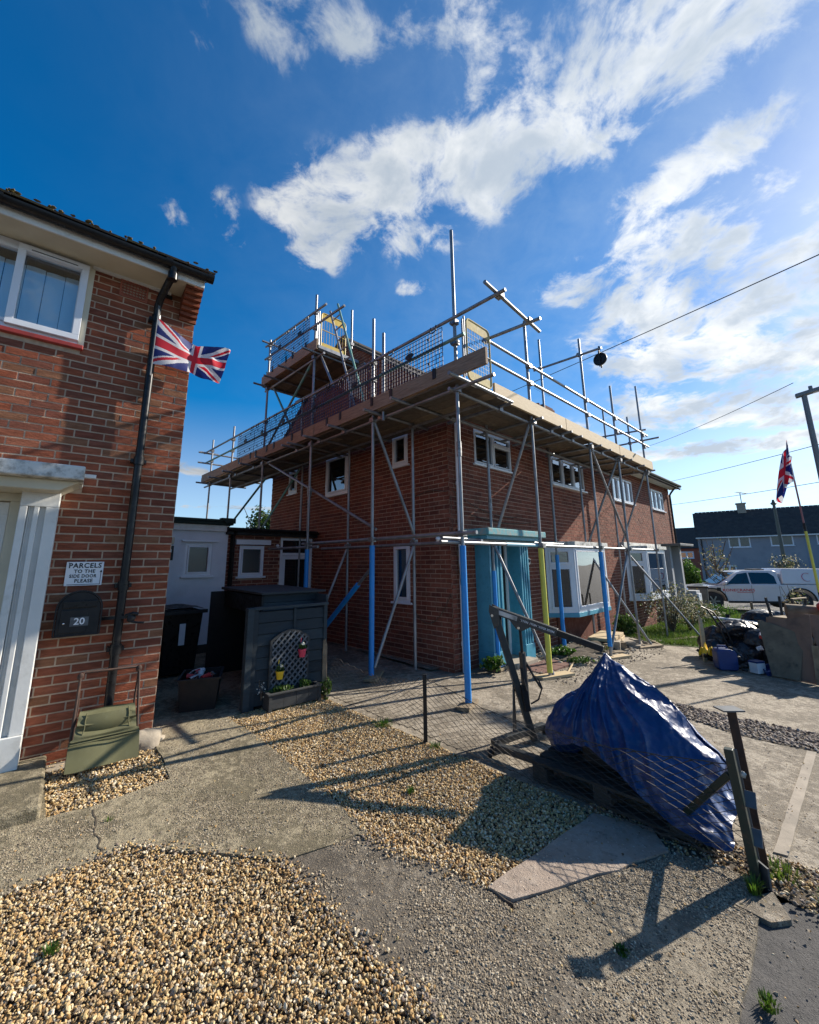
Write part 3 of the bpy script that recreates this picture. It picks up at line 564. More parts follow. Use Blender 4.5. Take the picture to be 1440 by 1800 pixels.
def lay(lists, parent, m, depth=.012, njit=.002, limit=300, name='brick'):
    """lists: [(fm, bricks)]; the largest in view become bricks of their own, the rest one joined part"""
    allb = [(b, fm) for fm, bs in lists for b in bs]; allb.sort(key=lambda t: t[0][4])
    U = [None]*12
    for k in range(12):
        U[k] = UNIT.copy(); U[k].materials.append(m)
    for (cx, cz, w, h, d, r, j1, j2), fm in allb[:limit]:
        o = bpy.data.objects.new(name, U[int(r*12)]); COL.objects.link(o); o.parent = parent
        p0, px, pn = fm((cx, 0, cz)), fm((cx+1, 0, cz)), fm((cx, 1, cz)); ex, n = px-p0, pn-p0
        R = Matrix((ex, n, Vector((0, 0, 1)))).transposed().to_4x4()
        o.matrix_local = Matrix.Translation(p0+n*(-.004)) @ R @ Matrix.Rotation(j1*.006, 4, 'Z') @ Matrix.Rotation(j2*.004, 4, 'Y') @ Matrix.Diagonal((w, max(depth+j2*njit, .0018)+.004, h, 1))
    mb = MB()
    for (cx, cz, w, h, d, r, j1, j2), fm in allb[limit:]:
        mb.fm = fm; mb.box(cx-w/2, -.004, cz-h/2, cx+w/2, max(depth+j2*njit, .0018), cz+h/2, max(r, .001), skip=(2,))
    if mb.f: mb.fm = None; mb.build('brickwork', m, parent, kind='stuff', normals=True)
def backing(mb, fm, x0, x1, z0, z1, holes, t=.1, d=0.0):
    mb.fm = fm
    xs = sorted({x0, x1, *[h[0] for h in holes], *[h[1] for h in holes]}); xs = [x for x in xs if x0 <= x <= x1]
    for a, b in zip(xs, xs[1:]):
        zs = [(z0, z1)]
        for h in holes:
            if h[0] < b-1e-4 and h[1] > a+1e-4:
                ns = []
                for p, q in zs:
                    if h[3] <= p or h[2] >= q: ns.append((p, q)); continue
                    if h[2] > p: ns.append((p, h[2]))
                    if h[3] < q: ns.append((h[3], q))
                zs = ns
        for p, q in zs: mb.box(a, d-t, p, b, d, q)
def frame_box(mb, x0, x1, z0, z1, w, d0, d1):
    mb.box(x0, d0, z0, x1, d1, z0+w); mb.box(x0, d0, z1-w, x1, d1, z1); mb.box(x0, d0, z0+w, x0+w, d1, z1-w); mb.box(x1-w, d0, z0+w, x1, d1, z1-w)
def window(parent, fm, x0, x1, z0, z1, cols=1, tops=None, fw=.05, out=-.03, glass='glass', fmat='upvc', sill=None, room=.35, curtain=None, transom=None, label=None):
    """one window: frame > sashes, panes; recessed behind the wall face by -out"""
    mb = MB(fm); d1 = out; d0 = out-.06
    frame_box(mb, x0, x1, z0, z1, fw, d0, d1)
    w = (x1-x0-fw)/cols; cells = []
    for i in range(cols):
        a = x0+fw+i*w; b = a+w-fw
        if i: mb.box(a-fw, d0, z0+fw, a, d1, z1-fw)
        if transom and (transom is True or i in transom):
            zt = z0+(z1-z0)*.68; mb.box(a, d0, zt, b, d1, zt+fw*.8); cells += [(a, b, z0+fw, zt), (a, b, zt+fw*.8, z1-fw)]
        else: cells.append((a, b, z0+fw, z1-fw))
    f = mb.build('window_frame', M[fmat], parent, bev=.004, label=label)
    for a, b, c, d in cells:
        s = MB(fm); frame_box(s, a, b, c, d, fw*.62, d0+.01, d1+.014); s.build('sash', M[fmat], f, bev=.003)
        MB(fm).box(a+fw*.5, d0+.028, c+fw*.5, b-fw*.5, d0+.036, d-fw*.5).build('pane', M[glass], f)
    if sill:
        MB(fm).box(x0-.05, d0, z0-.035, x1+.05, sill, z0-.001).build('sill', M[fmat], f, bev=.005)
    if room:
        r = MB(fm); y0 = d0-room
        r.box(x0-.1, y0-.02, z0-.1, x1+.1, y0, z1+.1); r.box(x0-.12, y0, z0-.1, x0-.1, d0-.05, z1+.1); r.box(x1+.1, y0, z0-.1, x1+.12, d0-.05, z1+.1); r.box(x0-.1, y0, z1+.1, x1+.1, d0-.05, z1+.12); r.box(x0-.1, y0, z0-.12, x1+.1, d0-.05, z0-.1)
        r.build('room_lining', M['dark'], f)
    if curtain:
        for ca, cb_ in curtain:
            c = MB(fm); c.grid(lambda u, v: (ca+(cb_-ca)*u, d0-.05+.018*math.sin(u*(cb_-ca)*70), z0+.02+(z1-z0-.04)*v), 48, 1); c.build('curtain', M['curtain'], f, smooth=True, angle=180)
    return f

lf = MB(); r_l = random.Random(88)
for k in range(230):
    x, y = r_l.uniform(-2.2, 5.5), r_l.uniform(1.9, 8.5)
    if k < 90: x, y = r_l.uniform(1.1, 2.4), r_l.uniform(2.2, 3.2)
    a, s_ = r_l.uniform(0, 6.3), r_l.uniform(.006, .016); c, d = math.cos(a)*s_, math.sin(a)*s_; z = g(x)+.014+r_l.uniform(0, .006)
    lf.quad((x-c, y-d, z), (x+d*.6, y-c*.6, z+r_l.uniform(0, .008)), (x+c, y+d, z+r_l.uniform(0, .004)), (x-d*.6, y+c*.6, z+r_l.uniform(0, .008)), r=r_l.uniform(.01, 1))
M['litter'] = leafm('dead_leaf', [(.16, .10, .05), (.22, .15, .08), (.11, .07, .04), (.28, .21, .12)])
tag(lf.build('leaf_litter', M['litter'], kind='stuff', normals=False), 'scraps of dead leaf lying on the slabs and driveway', 'leaf litter')
# ------------------------------------------------------------------ left brick house (local x runs along the front towards its corner at 0)
LH = thing('brick_house', 'near red brick house with white canopied front door, at the left edge', 'house', tuple(L0), 39.2)
fL = wallmap((0, 0, 0), (1, 0, 0), (0, -1, 0)); LHW = lambda p: LW(p[0], p[1], p[2])
holesL = [(-3.45, -.955, 3.66, 4.60), (-2.25, -1.12, 0, 2.14)]
bl = bricks(LH, fL, -3.6, 0, -.06, 4.62, holesL+[(-.72, -.47, 4.37, 4.56), (-.95, -.78, 2.28, 2.45)], LHW, seed=3)
fLs = wallmap((0, 0, 0), (0, 1, 0), (1, 0, 0))
bls = bricks(LH, fLs, .012, 4.2, -.06, 4.62, [], LHW, seed=4)
mb = MB(); backing(mb, fL, -6.0, 0, -.1, 4.66, holesL, .1); mb.fm = fLs; mb.box(.1, -.1, -.1, 7.0, 0, 4.66); mb.box(7.0, -6, -.1, 7.1, 0, 4.66)
mb.build('wall', M['mortar'], LH)
lay([(fL, bl), (fLs, bls)], LH, M['brickL'], .0035, .0018)
# upper window: fixed light at the left, opening sash at the right
wf = window(LH, fL, -3.45, -.955, 3.70, 4.58, 2, fw=.055, out=.012, glass='glass', room=.0)
mb = MB(fL); frame_box(mb, -1.50, -.98, 3.735, 4.545, .055, .012, .055); mb.box(-1.42, .055, 4.50, -1.06, .060, 4.512)
mb.build('opening_sash', M['upvc'], wf, bev=.005)
MB(fL).box(-1.41, .0585, 4.502, -1.07, .0625, 4.510).build('trickle_vent', M['blackink'], wf)
for k in range(16):
    x = -3.36+k*.147
    c = MB(fL); c.grid(lambda u, v: (x+.141*u, -.16+.010*math.sin(math.pi*u)+(.01 if k % 2 else 0), 3.74+.72*v), 5, 1); c.build('blind_slat', M['blind'], wf, smooth=True, angle=180)
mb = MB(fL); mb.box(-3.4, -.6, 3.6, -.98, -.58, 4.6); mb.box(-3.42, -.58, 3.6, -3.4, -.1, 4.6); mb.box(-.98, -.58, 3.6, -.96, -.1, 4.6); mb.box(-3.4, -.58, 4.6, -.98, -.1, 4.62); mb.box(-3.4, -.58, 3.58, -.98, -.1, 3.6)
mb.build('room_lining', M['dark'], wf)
MB(fL).box(-3.5, -.1, 3.655, -.935, .05, 3.698).build('red_tile_sill', M['redsill'], wf, bev=.006)
MB(fL).box(-.985, -.08, 3.70, -.935, .015, 4.60).build('window_trim', M['cream'], wf)
# eaves
MB(fL).box(-6, .002, 4.585, -.08, .36, 4.60).build('soffit', M['cream'], LH)
MB(fL).box(-.955, .003, 4.555, -.26, .03, 4.585).build('soffit_bead', M['whitepaint'], LH)
MB(fL).box(-6, .36, 4.555, .0, .38, 4.665).build('fascia', M['whitepaint'], LH, bev=.003)
mb = MB(fL)
for k in range(7): mb.box(-.16, .0, 4.30+k*.046, .012, .03+.045*k, 4.338+k*.046, .1+.11*k)
mb.build('corbel_bricks', M['brickL'], LH, label='dark stepped corbel under the gutter end')
gut = MB(fL)
for a, b in ((-6, -1.6), (-1.6, .055)):
    gut.grid(lambda u, v: (a+(b-a)*u, .435-.055*math.cos(math.pi*v), 4.665-.055*math.sin(math.pi*v)), 1, 10)
    gut.grid(lambda u, v: (a+(b-a)*u, .435-.050*math.cos(math.pi*v), 4.665-.050*math.sin(math.pi*v)), 1, 10)
gut.build('gutter', M['blackpl'], LH, smooth=True, angle=60)
for x in (-1.62, -.36, .04):
    mb = MB(fL); mb.grid(lambda u, v: (x-.03+.06*u, .435-.062*math.cos(math.pi*v), 4.672-.064*math.sin(math.pi*v)), 1, 10); mb.box(x-.03, .373, 4.665, x+.03, .497, 4.675)
    mb.build('gutter_joint', M['blackpl'], LH, smooth=True, angle=60)
dp = MB(fL); dp.path([(-.31, .435, 4.63), (-.31, .43, 4.55), (-.33, .33, 4.50), (-.365, .15, 4.40), (-.375, .085, 4.33), (-.375, .085, 4.2), (-.375, .085, .32)], .036, 14)
dp.build('downpipe', M['blackpl'], LH, smooth=True, angle=60)
for z in (4.53, 4.18, 2.62, .86, 1.42):
    mb = MB(fL); p = (-.31, .42, z) if z > 4.3 else (-.375, .085, z)
    mb.path([(p[0], p[1], p[2]-.04), (p[0], p[1], p[2]+.04)], .046, 14); mb.box(p[0]-.065, .0, p[2]-.018, p[0]+.065, p[1] if z < 4.3 else .02, p[2]+.018)
    mb.build('pipe_collar', M['blackpl'], LH, smooth=True, angle=60)
# terracotta air vent
av = MB(fL); frame_box(av, -.72, -.47, 4.37, 4.56, .018, -.01, .016)
for i in range(1, 9): av.box(-.72+i*.0278-.004, -.01, 4.388, -.72+i*.0278+.004, .012, 4.542)
for j in range(1, 6): av.box(-.702, -.01, 4.37+j*.0317-.004, -.488, .012, 4.37+j*.0317+.004)
av.build('air_vent', M['terracotta'], LH); MB(fL).box(-.71, -.06, 4.38, -.48, -.05, 4.55).build('vent_void', M['dark'], LH)
# roof: battens of separate tiles along the eaves
tl = MB(); 
tmesh = [MB().box(-.133, 0, -.009, .133, .30, .009, r).mesh('roof_tile_shape') for r in (.05, .3, .55, .8)]
for t_ in tmesh: t_.materials.append(M['tile'])
rt = random.Random(5); slope = rad(30)
for row in range(7):
    for k in range(22):
        x = .075-.133-k*.27-(.13 if row % 2 else 0); y = -.49+row*.24*math.cos(slope); z = 4.695+row*.24*math.sin(slope)
        o = bpy.data.objects.new('roof_tile', rt.choice(tmesh)); COL.objects.link(o); o.parent = LH
        o.location = (x, y, z+rt.uniform(-.003, .004)); o.rotation_euler = (slope-.05+rt.gauss(0, .012), rt.gauss(0, .012), rt.gauss(0, .015))
MB().prism([(-.34, 4.72), (3.3, 6.83), (3.3, 6.77), (-.34, 4.67)], -6, .05, ax='x').build('roof_deck', M['slate'], LH)
MB().prism([(0, 4.62), (3.3, 6.78), (7.0, 4.62)], -.1, -.002, ax='x').build('gable_wall', M['brickL'], LH)
MB().prism([(3.3, 6.90), (7.5, 4.5), (7.5, 4.44), (3.3, 6.84)], -6, .09, ax='x').build('roof_deck', M['slate'], LH)
# moss and debris along the tile edge
ms = MB(); rm = random.Random(9)
for k in range(70):
    x = rm.uniform(-3.4, .08); ms.ball((x, -.46+rm.uniform(-.03, .04), 4.73+rm.uniform(-.01, .012)), rm.uniform(.01, .028), .02, rm.uniform(.004, .010), 6, 4, .5, k)
ms.build('moss', mat('roof_moss', (.16, .12, .04), (.09, .08, .03), scale=30, rough=1), LH, kind='stuff')
# front door with fluted surround and canopy
cn = MB(fL); cn.box(-3.4, -.02, 2.31, -.78, .50, 2.43); cn.build('canopy', M['coping'], LH, bev=.012)
cn = MB(fL); cn.prism([(-3.4, 2.31), (-.80, 2.31), (-.93, 2.22), (-3.4, 2.22)], 0, .40); cn.build('canopy_soffit', M['cream'], LH, bev=.01)
MB(fL).box(-.80, .40, 2.345, -.70, .44, 2.375).build('canopy_drip', M['whitepaint'], LH)
def pil(x0, x1, y, sgn=1):
    mb = MB(fL); w = x1-x0; mb.box(x0, 0, .32, x1, y-.035, 2.24); mb.box(x0, y-.035, 2.10, x1, y, 2.24)
    a = [x0, x0+.13*w, x0+.13*w+.18*w*.8, x0+.44*w, x0+.44*w+.14*w, x0+.75*w, x0+w]
    for p, q in ((x0, x0+.2*w), (x0+.36*w, x0+.50*w), (x0+.66*w, x1)): mb.box(p, y-.035, .32, q, y, 2.10)
    mb.prism([(x0+.24*w, y-.02), (x0+.28*w, y-.035), (x0+.2*w, y-.035)], .32, 2.1, ax='z')
    mb.box(x0-.0, 0, .08, x1, y+.02, .32); return mb
pl = pil(-1.17, -.92, .20); pl.fm = fL
pl.build('door_pilaster', M['whitepaint'], LH, bev=.006)
df = MB(fL); frame_box(df, -2.2, -1.172, .1, 2.22, .07, -.02, .05); df.build('door_frame', M['cream'], LH, bev=.004)
dr = MB(fL); dr.box(-2.13, -.03, .12, -1.245, .0, 2.14); frame_box(dr, -2.13, -1.245, .12, 2.14, .10, 0, .02); dr.build('door', M['whitepaint'], LH, bev=.004)
MB(fL).box(-1.98, .002, .34, -1.40, .012, 1.98).build('door_panel', M['whitepaint'], LH, bev=.006)
st = MB(); st.box(-2.9, -.98, -.05, -.75, -.02, .085); st.build('doorstep', M['path'], LH, bev=.02)
MB().ball((-.08, -.10, .02), .17, .13, .11, 14, 8, .5, 3).build('footing_lump', M['stone'], LH, smooth=True, angle=180)
MB().box(-.75, -.16, -.05, -.1, -.012, .0).build('plinth', M['stone'], LH, bev=.01)
# ------------------------------------------------------------------ things on the left wall
def text_mb(s, size, bold=.0, align='CENTER', depth=0.0, space=1.0):
    c = bpy.data.curves.new('lettering', 'FONT'); c.body = s; c.size = size; c.offset = bold; c.align_x = align; c.align_y = 'CENTER'; c.extrude = depth; c.resolution_u = 3; c.space_character = space
    o = bpy.data.objects.new('lettering', c); COL.objects.link(o); dg = bpy.context.evaluated_depsgraph_get(); dg.update()
    m = bpy.data.meshes.new_from_object(o.evaluated_get(dg)); bpy.data.objects.remove(o); bpy.data.curves.remove(c); return m
def lettering(s, size, m, parent, o, ex, up, bold=0, depth=.0008, xs=1, label=None, name='lettering', shear=0, space=1.0):
    me = text_mb(s, size, bold, depth=depth, space=space); ex, up = Vector(ex).normalized(), Vector(up).normalized(); n = ex.cross(up)
    R = Matrix((ex*xs, up, n)).transposed().to_4x4(); sh = Matrix.Identity(4); sh[0][1] = shear
    me.transform(Matrix.Translation(Vector(o)) @ R @ sh); me.materials.clear(); return link(name, me, m, parent, label=label)
sg = thing('sign', 'white parcels sign with black letters screwed to the bricks above the mailbox', 'sign', tuple(LW(-.675, -.018, 1.535)), 39.2)
MB().box(-.135, -.004, -.105, .135, 0, .105).build('plate', M['white'], sg, bev=.002)
def slab_serif(s, size, z, x=0, xs=1.05):
    return lettering(s, size, M['blackink'], sg, (x, -.0052, z), (1, 0, 0), (0, 0, 1), size*.028, xs=xs, space=1.12)
slab_serif('PARCELS', .060, .070, 0, .92); slab_serif('TO THE', .042, .020, 0, .95); slab_serif('SIDE DOOR', .040, -.022, -.008, .85); slab_serif('PLEASE', .042, -.064, 0, .92)
ar = MB(); ar.box(-.115, -.0062, -.0965, .120, -.0042, -.0925); ar.box(.118, -.0062, -.0965, .122, -.0042, .02); ar.prism([(.110, .012), (.130, .012), (.120, .034)], -.0062, -.0042)
ar.build('arrow', M['blackink'], sg)
for x, z in ((-.118, .095), (.118, .095)): MB().ball((x, -.005, z), .004, .003, .004, 8, 4).build('screw', M['blackink'], sg)
mbx = thing('mailbox', 'black arched wall mailbox with number 20 plate under the parcels sign', 'mailbox', tuple(LW(-.675, -.016, 1.02)), 39.2)
arch = [(-.150, 0), (.150, 0)]+[(.150*math.cos(a), .215+.145*math.sin(a)) for a in [math.pi*k/14 for k in range(15)]]
MB().prism(arch, -.10, 0).build('body', M['blackmat'], mbx, bev=.004, smooth=True)
arch2 = [(-.158, -.004), (.158, -.004)]+[(.158*math.cos(a), .215+.153*math.sin(a)) for a in [math.pi*k/14 for k in range(15)]]
rim = MB(); 
for a, b in zip(arch2, arch2[1:]+arch2[:1]): rim.bar((a[0], -.10, a[1]), (b[0], -.10, b[1]), .012, .014, (0, 1, 0))
rim.build('rim', M['blackmat'], mbx)
MB().box(-.118, -.112, .225, .118, -.100, .285).build('flap', M['blackpl'], mbx, bev=.004)
MB().box(-.125, -.110, .02, .06, -.1005, .21).build('door', M['blackmat'], mbx, bev=.003)
MB().box(-.055, -.114, .072, .072, -.1105, .148).build('number_plate', M['galvdark'], mbx)
lettering('20', .078, M['white'], mbx, (.008, -.1150, .110), (1, 0, 0), (0, 0, 1), .0012)
MB().ball((-.098, -.112, .10), .009, .008, .009, 10, 6).build('lock', M['chrome'], mbx)
cl = MB(); cl.bar((-.51, -.04, 1.13), (-.30, -.14, 1.14), .02, .028); cl.path([(-.33, -.13, 1.15), (-.28, -.17, 1.17), (-.24, -.17, 1.16)], .016, 8); cl.path([(-.30, -.15, 1.10), (-.25, -.19, 1.09), (-.19, -.21, 1.085)], .010, 8); cl.ball((-.29, -.15, 1.13), .035, .03, .045, 10, 6, .4, 2)
cl.fm = None
o = cl.build('pole_bracket', M['blackmat'], smooth=True); o.location = L0; o.rotation_euler = (0, 0, LA); tag(o, 'black clamp bracket fixed round the downpipe beside the mailbox', 'bracket')
# olive canvas seat folded against the wall
kn = thing('garden_kneeler', 'folded olive canvas seat on a rusty tube frame leaning on the brick wall', 'folding seat', tuple(LW(-.39, -.2, 0)), 39.2)
def sheetp(u, v):
    prof = [(0, .02, -.17), (.20, .215, -.10), (.205, .222, -.115), (.30, .31, -.075), (.31, .33, -.095), (.40, .395, -.06), (.43, .425, -.045)]
    k = v*(len(prof)-1); i = min(int(k), len(prof)-2); f = k-i; a, b = prof[i], prof[i+1]
    z = a[1]+(b[1]-a[1])*f; y = a[2]+(b[2]-a[2])*f; w = .245-.035*v-.02*(v > .35)
    x = (u-.5)*2*w; y += .010*math.sin(x*9+z*4)*math.sin(math.pi*u)+.014*math.sin(z*95)*(1 if z > .23 else 0)*math.sin(math.pi*u)**.5
    z += .008*noise.noise(Vector((x*6, z*6, 1))); return (x, y-.02, z)
MB().grid(sheetp, 24, 60).build('canvas', M['olive'], kn, smooth=True, angle=80)
sm_ = MB(); sm_.path([(-.232, -.142, .205), (-.1, -.150, .207), (.1, -.150, .207), (.232, -.142, .205)], .005, 6); sm_.path([(-.225, -.135, .222), (.225, -.135, .222)], .003, 6)
for x in (-.15, .15): sm_.path([(x*1.1, -.127, .24), (x, -.118, .30), (x, -.105, .36), (x*.95, -.088, .41)], .004, 6)
sm_.build('seam', M['olive'], kn, smooth=True)
pk = MB(); pk.grid(lambda u, v: ((u-.5)*.34, -.085-.02*math.sin(math.pi*v)-.012*math.sin(math.pi*u), .235+.16*v), 16, 12); pk.build('pocket', M['olive'], kn, smooth=True, angle=80)
fr = MB(); fr.path([(-.235, -.12, .02), (-.225, -.07, .40), (-.215, .02, .69), (-.19, .03, .71), (.19, .03, .70), (.205, .02, .68), (.215, -.07, .40), (.235, -.12, .02)], .0105, 10)
fr.path([(-.215, .02, .66), (-.205, .06, .45), (-.215, .08, .05)], .009, 8); fr.path([(.205, .02, .66), (.2, .06, .45), (.205, .08, .05)], .009, 8)
fr.build('frame', M['rust'], kn, smooth=True)
for x in (-.215, .205): 
    MB().ball((x, .02, .685), .024, .018, .03, 10, 6, .2, 1).build('hinge', M['rust'], kn, smooth=True)
# ------------------------------------------------------------------ flags
def flag_col(u, v):
    """union flag, u 0..60 from the hoist, v 0..30 upwards"""
    x, y = u-30, v-15; Wt, Rd, Bl = (.72, .72, .74), (.60, .012, .03), (.012, .022, .16)
    if abs(x) < 3 or abs(y) < 3: return Rd
    if abs(x) < 5 or abs(y) < 5: return Wt
    k = math.hypot(30, 15); d1 = (x*15-y*30)/k; d2 = (x*15+y*30)/k      # distances to the two diagonals
    if x*y > 0:
        d = d1
        if abs(d) > 3: return Bl
        s = -d if x > 0 else d
        return Rd if (0 < (d if x > 0 else -d) < 2) else Wt
    d = d2
    if abs(d) > 3: return Bl
    return Rd if (0 < (d if x < 0 else -d) < 2) else Wt
def flag(fn, parent, nu=150, nv=90, name='cloth'):
    mb = MB(); mb.grid(lambda u, v: fn(u, v), nu, nv); me = mb.mesh(name, False)
    a = me.color_attributes.new('col', 'FLOAT_COLOR', 'CORNER'); d = []
    for i in range(nu):
        for j in range(nv):
            c = flag_col((i+.5)/nu*60, (j+.5)/nv*30)
            if i < nu*.02: c = (.7, .7, .7)
            d += [*c, 1]*4
    a.data.foreach_set('color', d); return link(name, me, M['attr'], parent, smooth=True, angle=180)
fg = thing('flag', 'union flag flying from the downpipe of the near brick house', 'flag', tuple(LW(-.375, -.13, 3.6)), 39.2)
def f1(u, v):
    x0, z0b, z0t = 0, .07, .57
    topx, topz = [(0, .58), (.24, .46), (.42, .40), (.60, .44), (.745, .42)], None
    bot = [(-.01, .05), (.20, .055), (.38, .06), (.52, .035), (.665, .02)]
    def ip(pts, u):
        k = u*(len(pts)-1); i = min(int(k), len(pts)-2); f = k-i; f = f*f*(3-2*f)*.5+f*.5; return (pts[i][0]+(pts[i+1][0]-pts[i][0])*f, pts[i][1]+(pts[i+1][1]-pts[i][1])*f)
    a, b = ip(bot, u), ip(topx, u); x = a[0]+(b[0]-a[0])*v; z = a[1]+(b[1]-a[1])*v
    y = -.05*math.sin(u*7.5+v*1.8)*u**.5-.025*math.sin(u*17+v*4)*u-.02*math.sin(v*9+u*5)*u
    return (x, y, z+.012*math.sin(u*12+v*3)*u)
flag(f1, fg); MB().tube((0, 0, -.08), (.004, 0, .72), .010, 10).build('flagstaff', M['galvdark'], fg, smooth=True)
# ------------------------------------------------------------------ outbuildings between the houses (local frame of the scaffolded house)
HT = (H0.x, H0.y, 0); HZ = 44.3
OB = thing('outbuilding', 'low white rendered outbuilding with one small window between the two houses', 'outbuilding', HT, HZ)
yv = 4.1; fO = wallmap((0, yv, 0), (1, 0, 0), (0, -1, 0))
hw = [(-2.76, -2.28, 1.40, 2.0)]
mb = MB(); backing(mb, fO, -5.2, -2.0, .16, 2.36, hw, .15); mb.fm = None; mb.box(-5.2, yv+.15, .1, -2.0, yv+3.2, 2.3); mb.build('wall', M['render'], OB)
MB(fO).box(-5.2, -.1, -.1, -2.0, -.012, .16).build('plinth', M['blackmat'], OB)
window(OB, fO, -2.76, -2.28, 1.40, 2.0, 1, fw=.045, out=-.01, glass='pane_frost', room=None, sill=.05)
MB(fO).box(-2.84, .0, 2.03, -2.18, .05, 2.06).build('drip_rail', M['upvc'], OB, bev=.003)
MB(fO).box(-5.2, .001, 2.24, -2.02, .05, 2.36).build('fascia', M['whitepaint'], OB, bev=.003)
mb = MB(fO); mb.box(-5.3, -3.3, 2.365, -1.95, .12, 2.42); mb.box(-5.3, -.02, 2.42, -1.95, .14, 2.47); mb.build('flat_roof', M['felt'], OB, bev=.01)
MB(fO).prism([(-2.2, 2.50), (-1.93, 2.50), (-1.93, 2.40), (-2.12, 2.40)], .0, .16).build('roof_end_cap', M['felt'], OB)
MB(fO).box(-3.25, .002, 1.98, -2.965, .03, 2.10).build('wall_light', M['cream'], OB, bev=.004)
hp = thing('house_number', 'black house number plaque on the white outbuilding, half hidden by the near corner', 'number plaque', tuple(HW(-3.10, yv-.004, 1.82)), HZ)
MB().box(-.14, -.012, -.13, .14, 0, .13).build('plate', M['blackmat'], hp)
lettering('20', .13, M['white'], hp, (.045, -.0132, .03), (1, 0, 0), (0, 0, 1), .001)
BO = thing('brick_lean_to', 'single storey brick lean-to with a white window and half glazed door', 'lean-to', HT, HZ)
yb = 4.16; fB = wallmap((0, yb, 0), (1, 0, 0), (0, -1, 0)); hb = [(-1.73, -1.21, 1.34, 1.98), (-.84, -.06, 0, 2.16)]
bo = bricks(BO, fB, -1.995, -.01, -.06, 2.18, hb, lambda p: HW(p[0], p[1], p[2]), seed=8)
mb = MB(); backing(mb, fB, -1.995, -.01, -.1, 2.3, hb, .1); mb.fm = None; mb.box(-1.995, yb+2.5, -.1, -.01, yb+2.6, 2.3); mb.build('wall', M['mortarR'], BO)
lay([(fB, bo)], BO, M['brickR'], .005)
window(BO, fB, -1.73, -1.21, 1.36, 1.98, 1, fw=.045, out=.01, glass='pane_frost', room=None, sill=.05)
MB(fB).box(-1.83, .012, 2.0, -1.09, .07, 2.10).build('window_head', M['upvc'], BO, bev=.005)
mb = MB(fB); frame_box(mb, -.84, -.06, .02, 2.16, .05, -.05, .02); mb.box(-.79, -.04, 1.78, -.11, .02, 1.84); f_ = mb.build('door_frame', M['upvc'], BO, bev=.003)
mb = MB(fB); frame_box(mb, -.79, -.11, .04, 1.775, .075, -.04, .01); mb.build('door', M['upvc'], BO, bev=.003)
MB(fB).box(-.79, -.045, .04, -.11, -.035, 2.12).build('door_glass', M['carglass'], BO)
mb = MB(fB); mb.box(-2.05, -2.5, 2.27, .0, .16, 2.33); mb.box(-2.05, .0, 2.19, -.003, .14, 2.268); mb.build('roof', M['blackmat'], BO, bev=.006)
gg = MB(fB); gg.grid(lambda u, v: (-2.06+2.05*u, .19-.05*math.cos(math.pi*v), 2.30-.05*math.sin(math.pi*v)), 1, 8); gg.build('gutter', M['blackpl'], BO, smooth=True)
MB(fB).path([(-1.88, .16, 2.27), (-1.90, .06, 2.16), (-1.90, .05, 0)], .045, 12).build('downpipe', M['blackpl'], BO, smooth=True)
sc = thing('security_light', 'small white security light on the lean-to between its window and door', 'light', tuple(HW(-.93, yb-.02, 1.99)), HZ)
MB().ball((0, -.03, 0), .04, .04, .03, 10, 6).build('body', M['white'], sc, smooth=True); MB().prism([(-.02, 0), (.05, -.03), (.03, -.09), (-.01, -.06)], -.05, -.02).build('head', M['white'], sc)
# ------------------------------------------------------------------ bin store (frame of the left house)
BS = thing('bin_store', 'blue-grey timber bin store with open dark side and lidded top', 'bin store', tuple(LW(.95, .2, 0)), 39.2)
rs = random.Random(4)
planks = []
for k in range(8):
    z0 = .03+k*.128; mb = MB(); mb.prism([(-.002, z0), (-.026, z0), (-.010, z0+.120), (-.002, z0+.120)], .05, .93, ax='x', r=rs.random())
    mb.build('plank', M['shed'], BS)
for x0, x1 in ((0, .055), (.40+.09, .43+.09), (.90, .945)): MB().box(x0, -.035, 0.0, x1, .0, 1.07, rs.random()).build('batten', M['shed'], BS, bev=.002)
MB().box(-.075, -.05, 0, -.002, .045, 1.10, .2).build('post', M['shed'], BS, bev=.003)
MB().box(0, -.045, 1.072, .96, .02, 1.105, .5).build('top_rail', M['shed'], BS, bev=.002)
for k in range(2):
    MB().box(.22, .30, 1.02+k*.10, .98, .322, 1.115+k*.10, rs.random()).build('plank', M['shed'], BS)
MB().box(.94, .0, 0, .965, 1.9, 1.2, .3).build('side_panel', M['shed'], BS)
MB().box(.0, 1.9, 0, .965, 1.925, 1.2, .3).build('back_panel', M['blackmat'], BS)
MB().box(.20, .30, .98, .225, 1.9, 1.20, .3).build('side_rail', M['blackmat'], BS)
lid = MB(); lid.prism([(.235, 1.222), (2.0, 1.222), (2.0, 1.26), (.235, 1.248)], .17, 1.06, ax='x', r=.5); lid.build('lid', M['shedd'], BS, bev=.003)
M['lath'] = mat('grey_lath', (.125, .135, .15), (.09, .10, .11), scale=9, rough=.8)
tr = thing('trellis', 'arched grey lattice trellis on the bin store holding two small pots', 'trellis', tuple(LW(1.15, .155, .12)), 39.2)
fr = MB(); fr.box(0, -.02, 0, .028, .01, .60); fr.box(.465, -.02, 0, .493, .01, .60)
arcp = [(.0135+.4665*k/14, -.005, .59+.10*math.sin(math.pi*k/14)) for k in range(15)]
for a, b in zip(arcp, arcp[1:]): fr.bar(a, b, .03, .028, (0, 1, 0))
fr.build('frame', M['shedd'], tr)
rsl = random.Random(2)
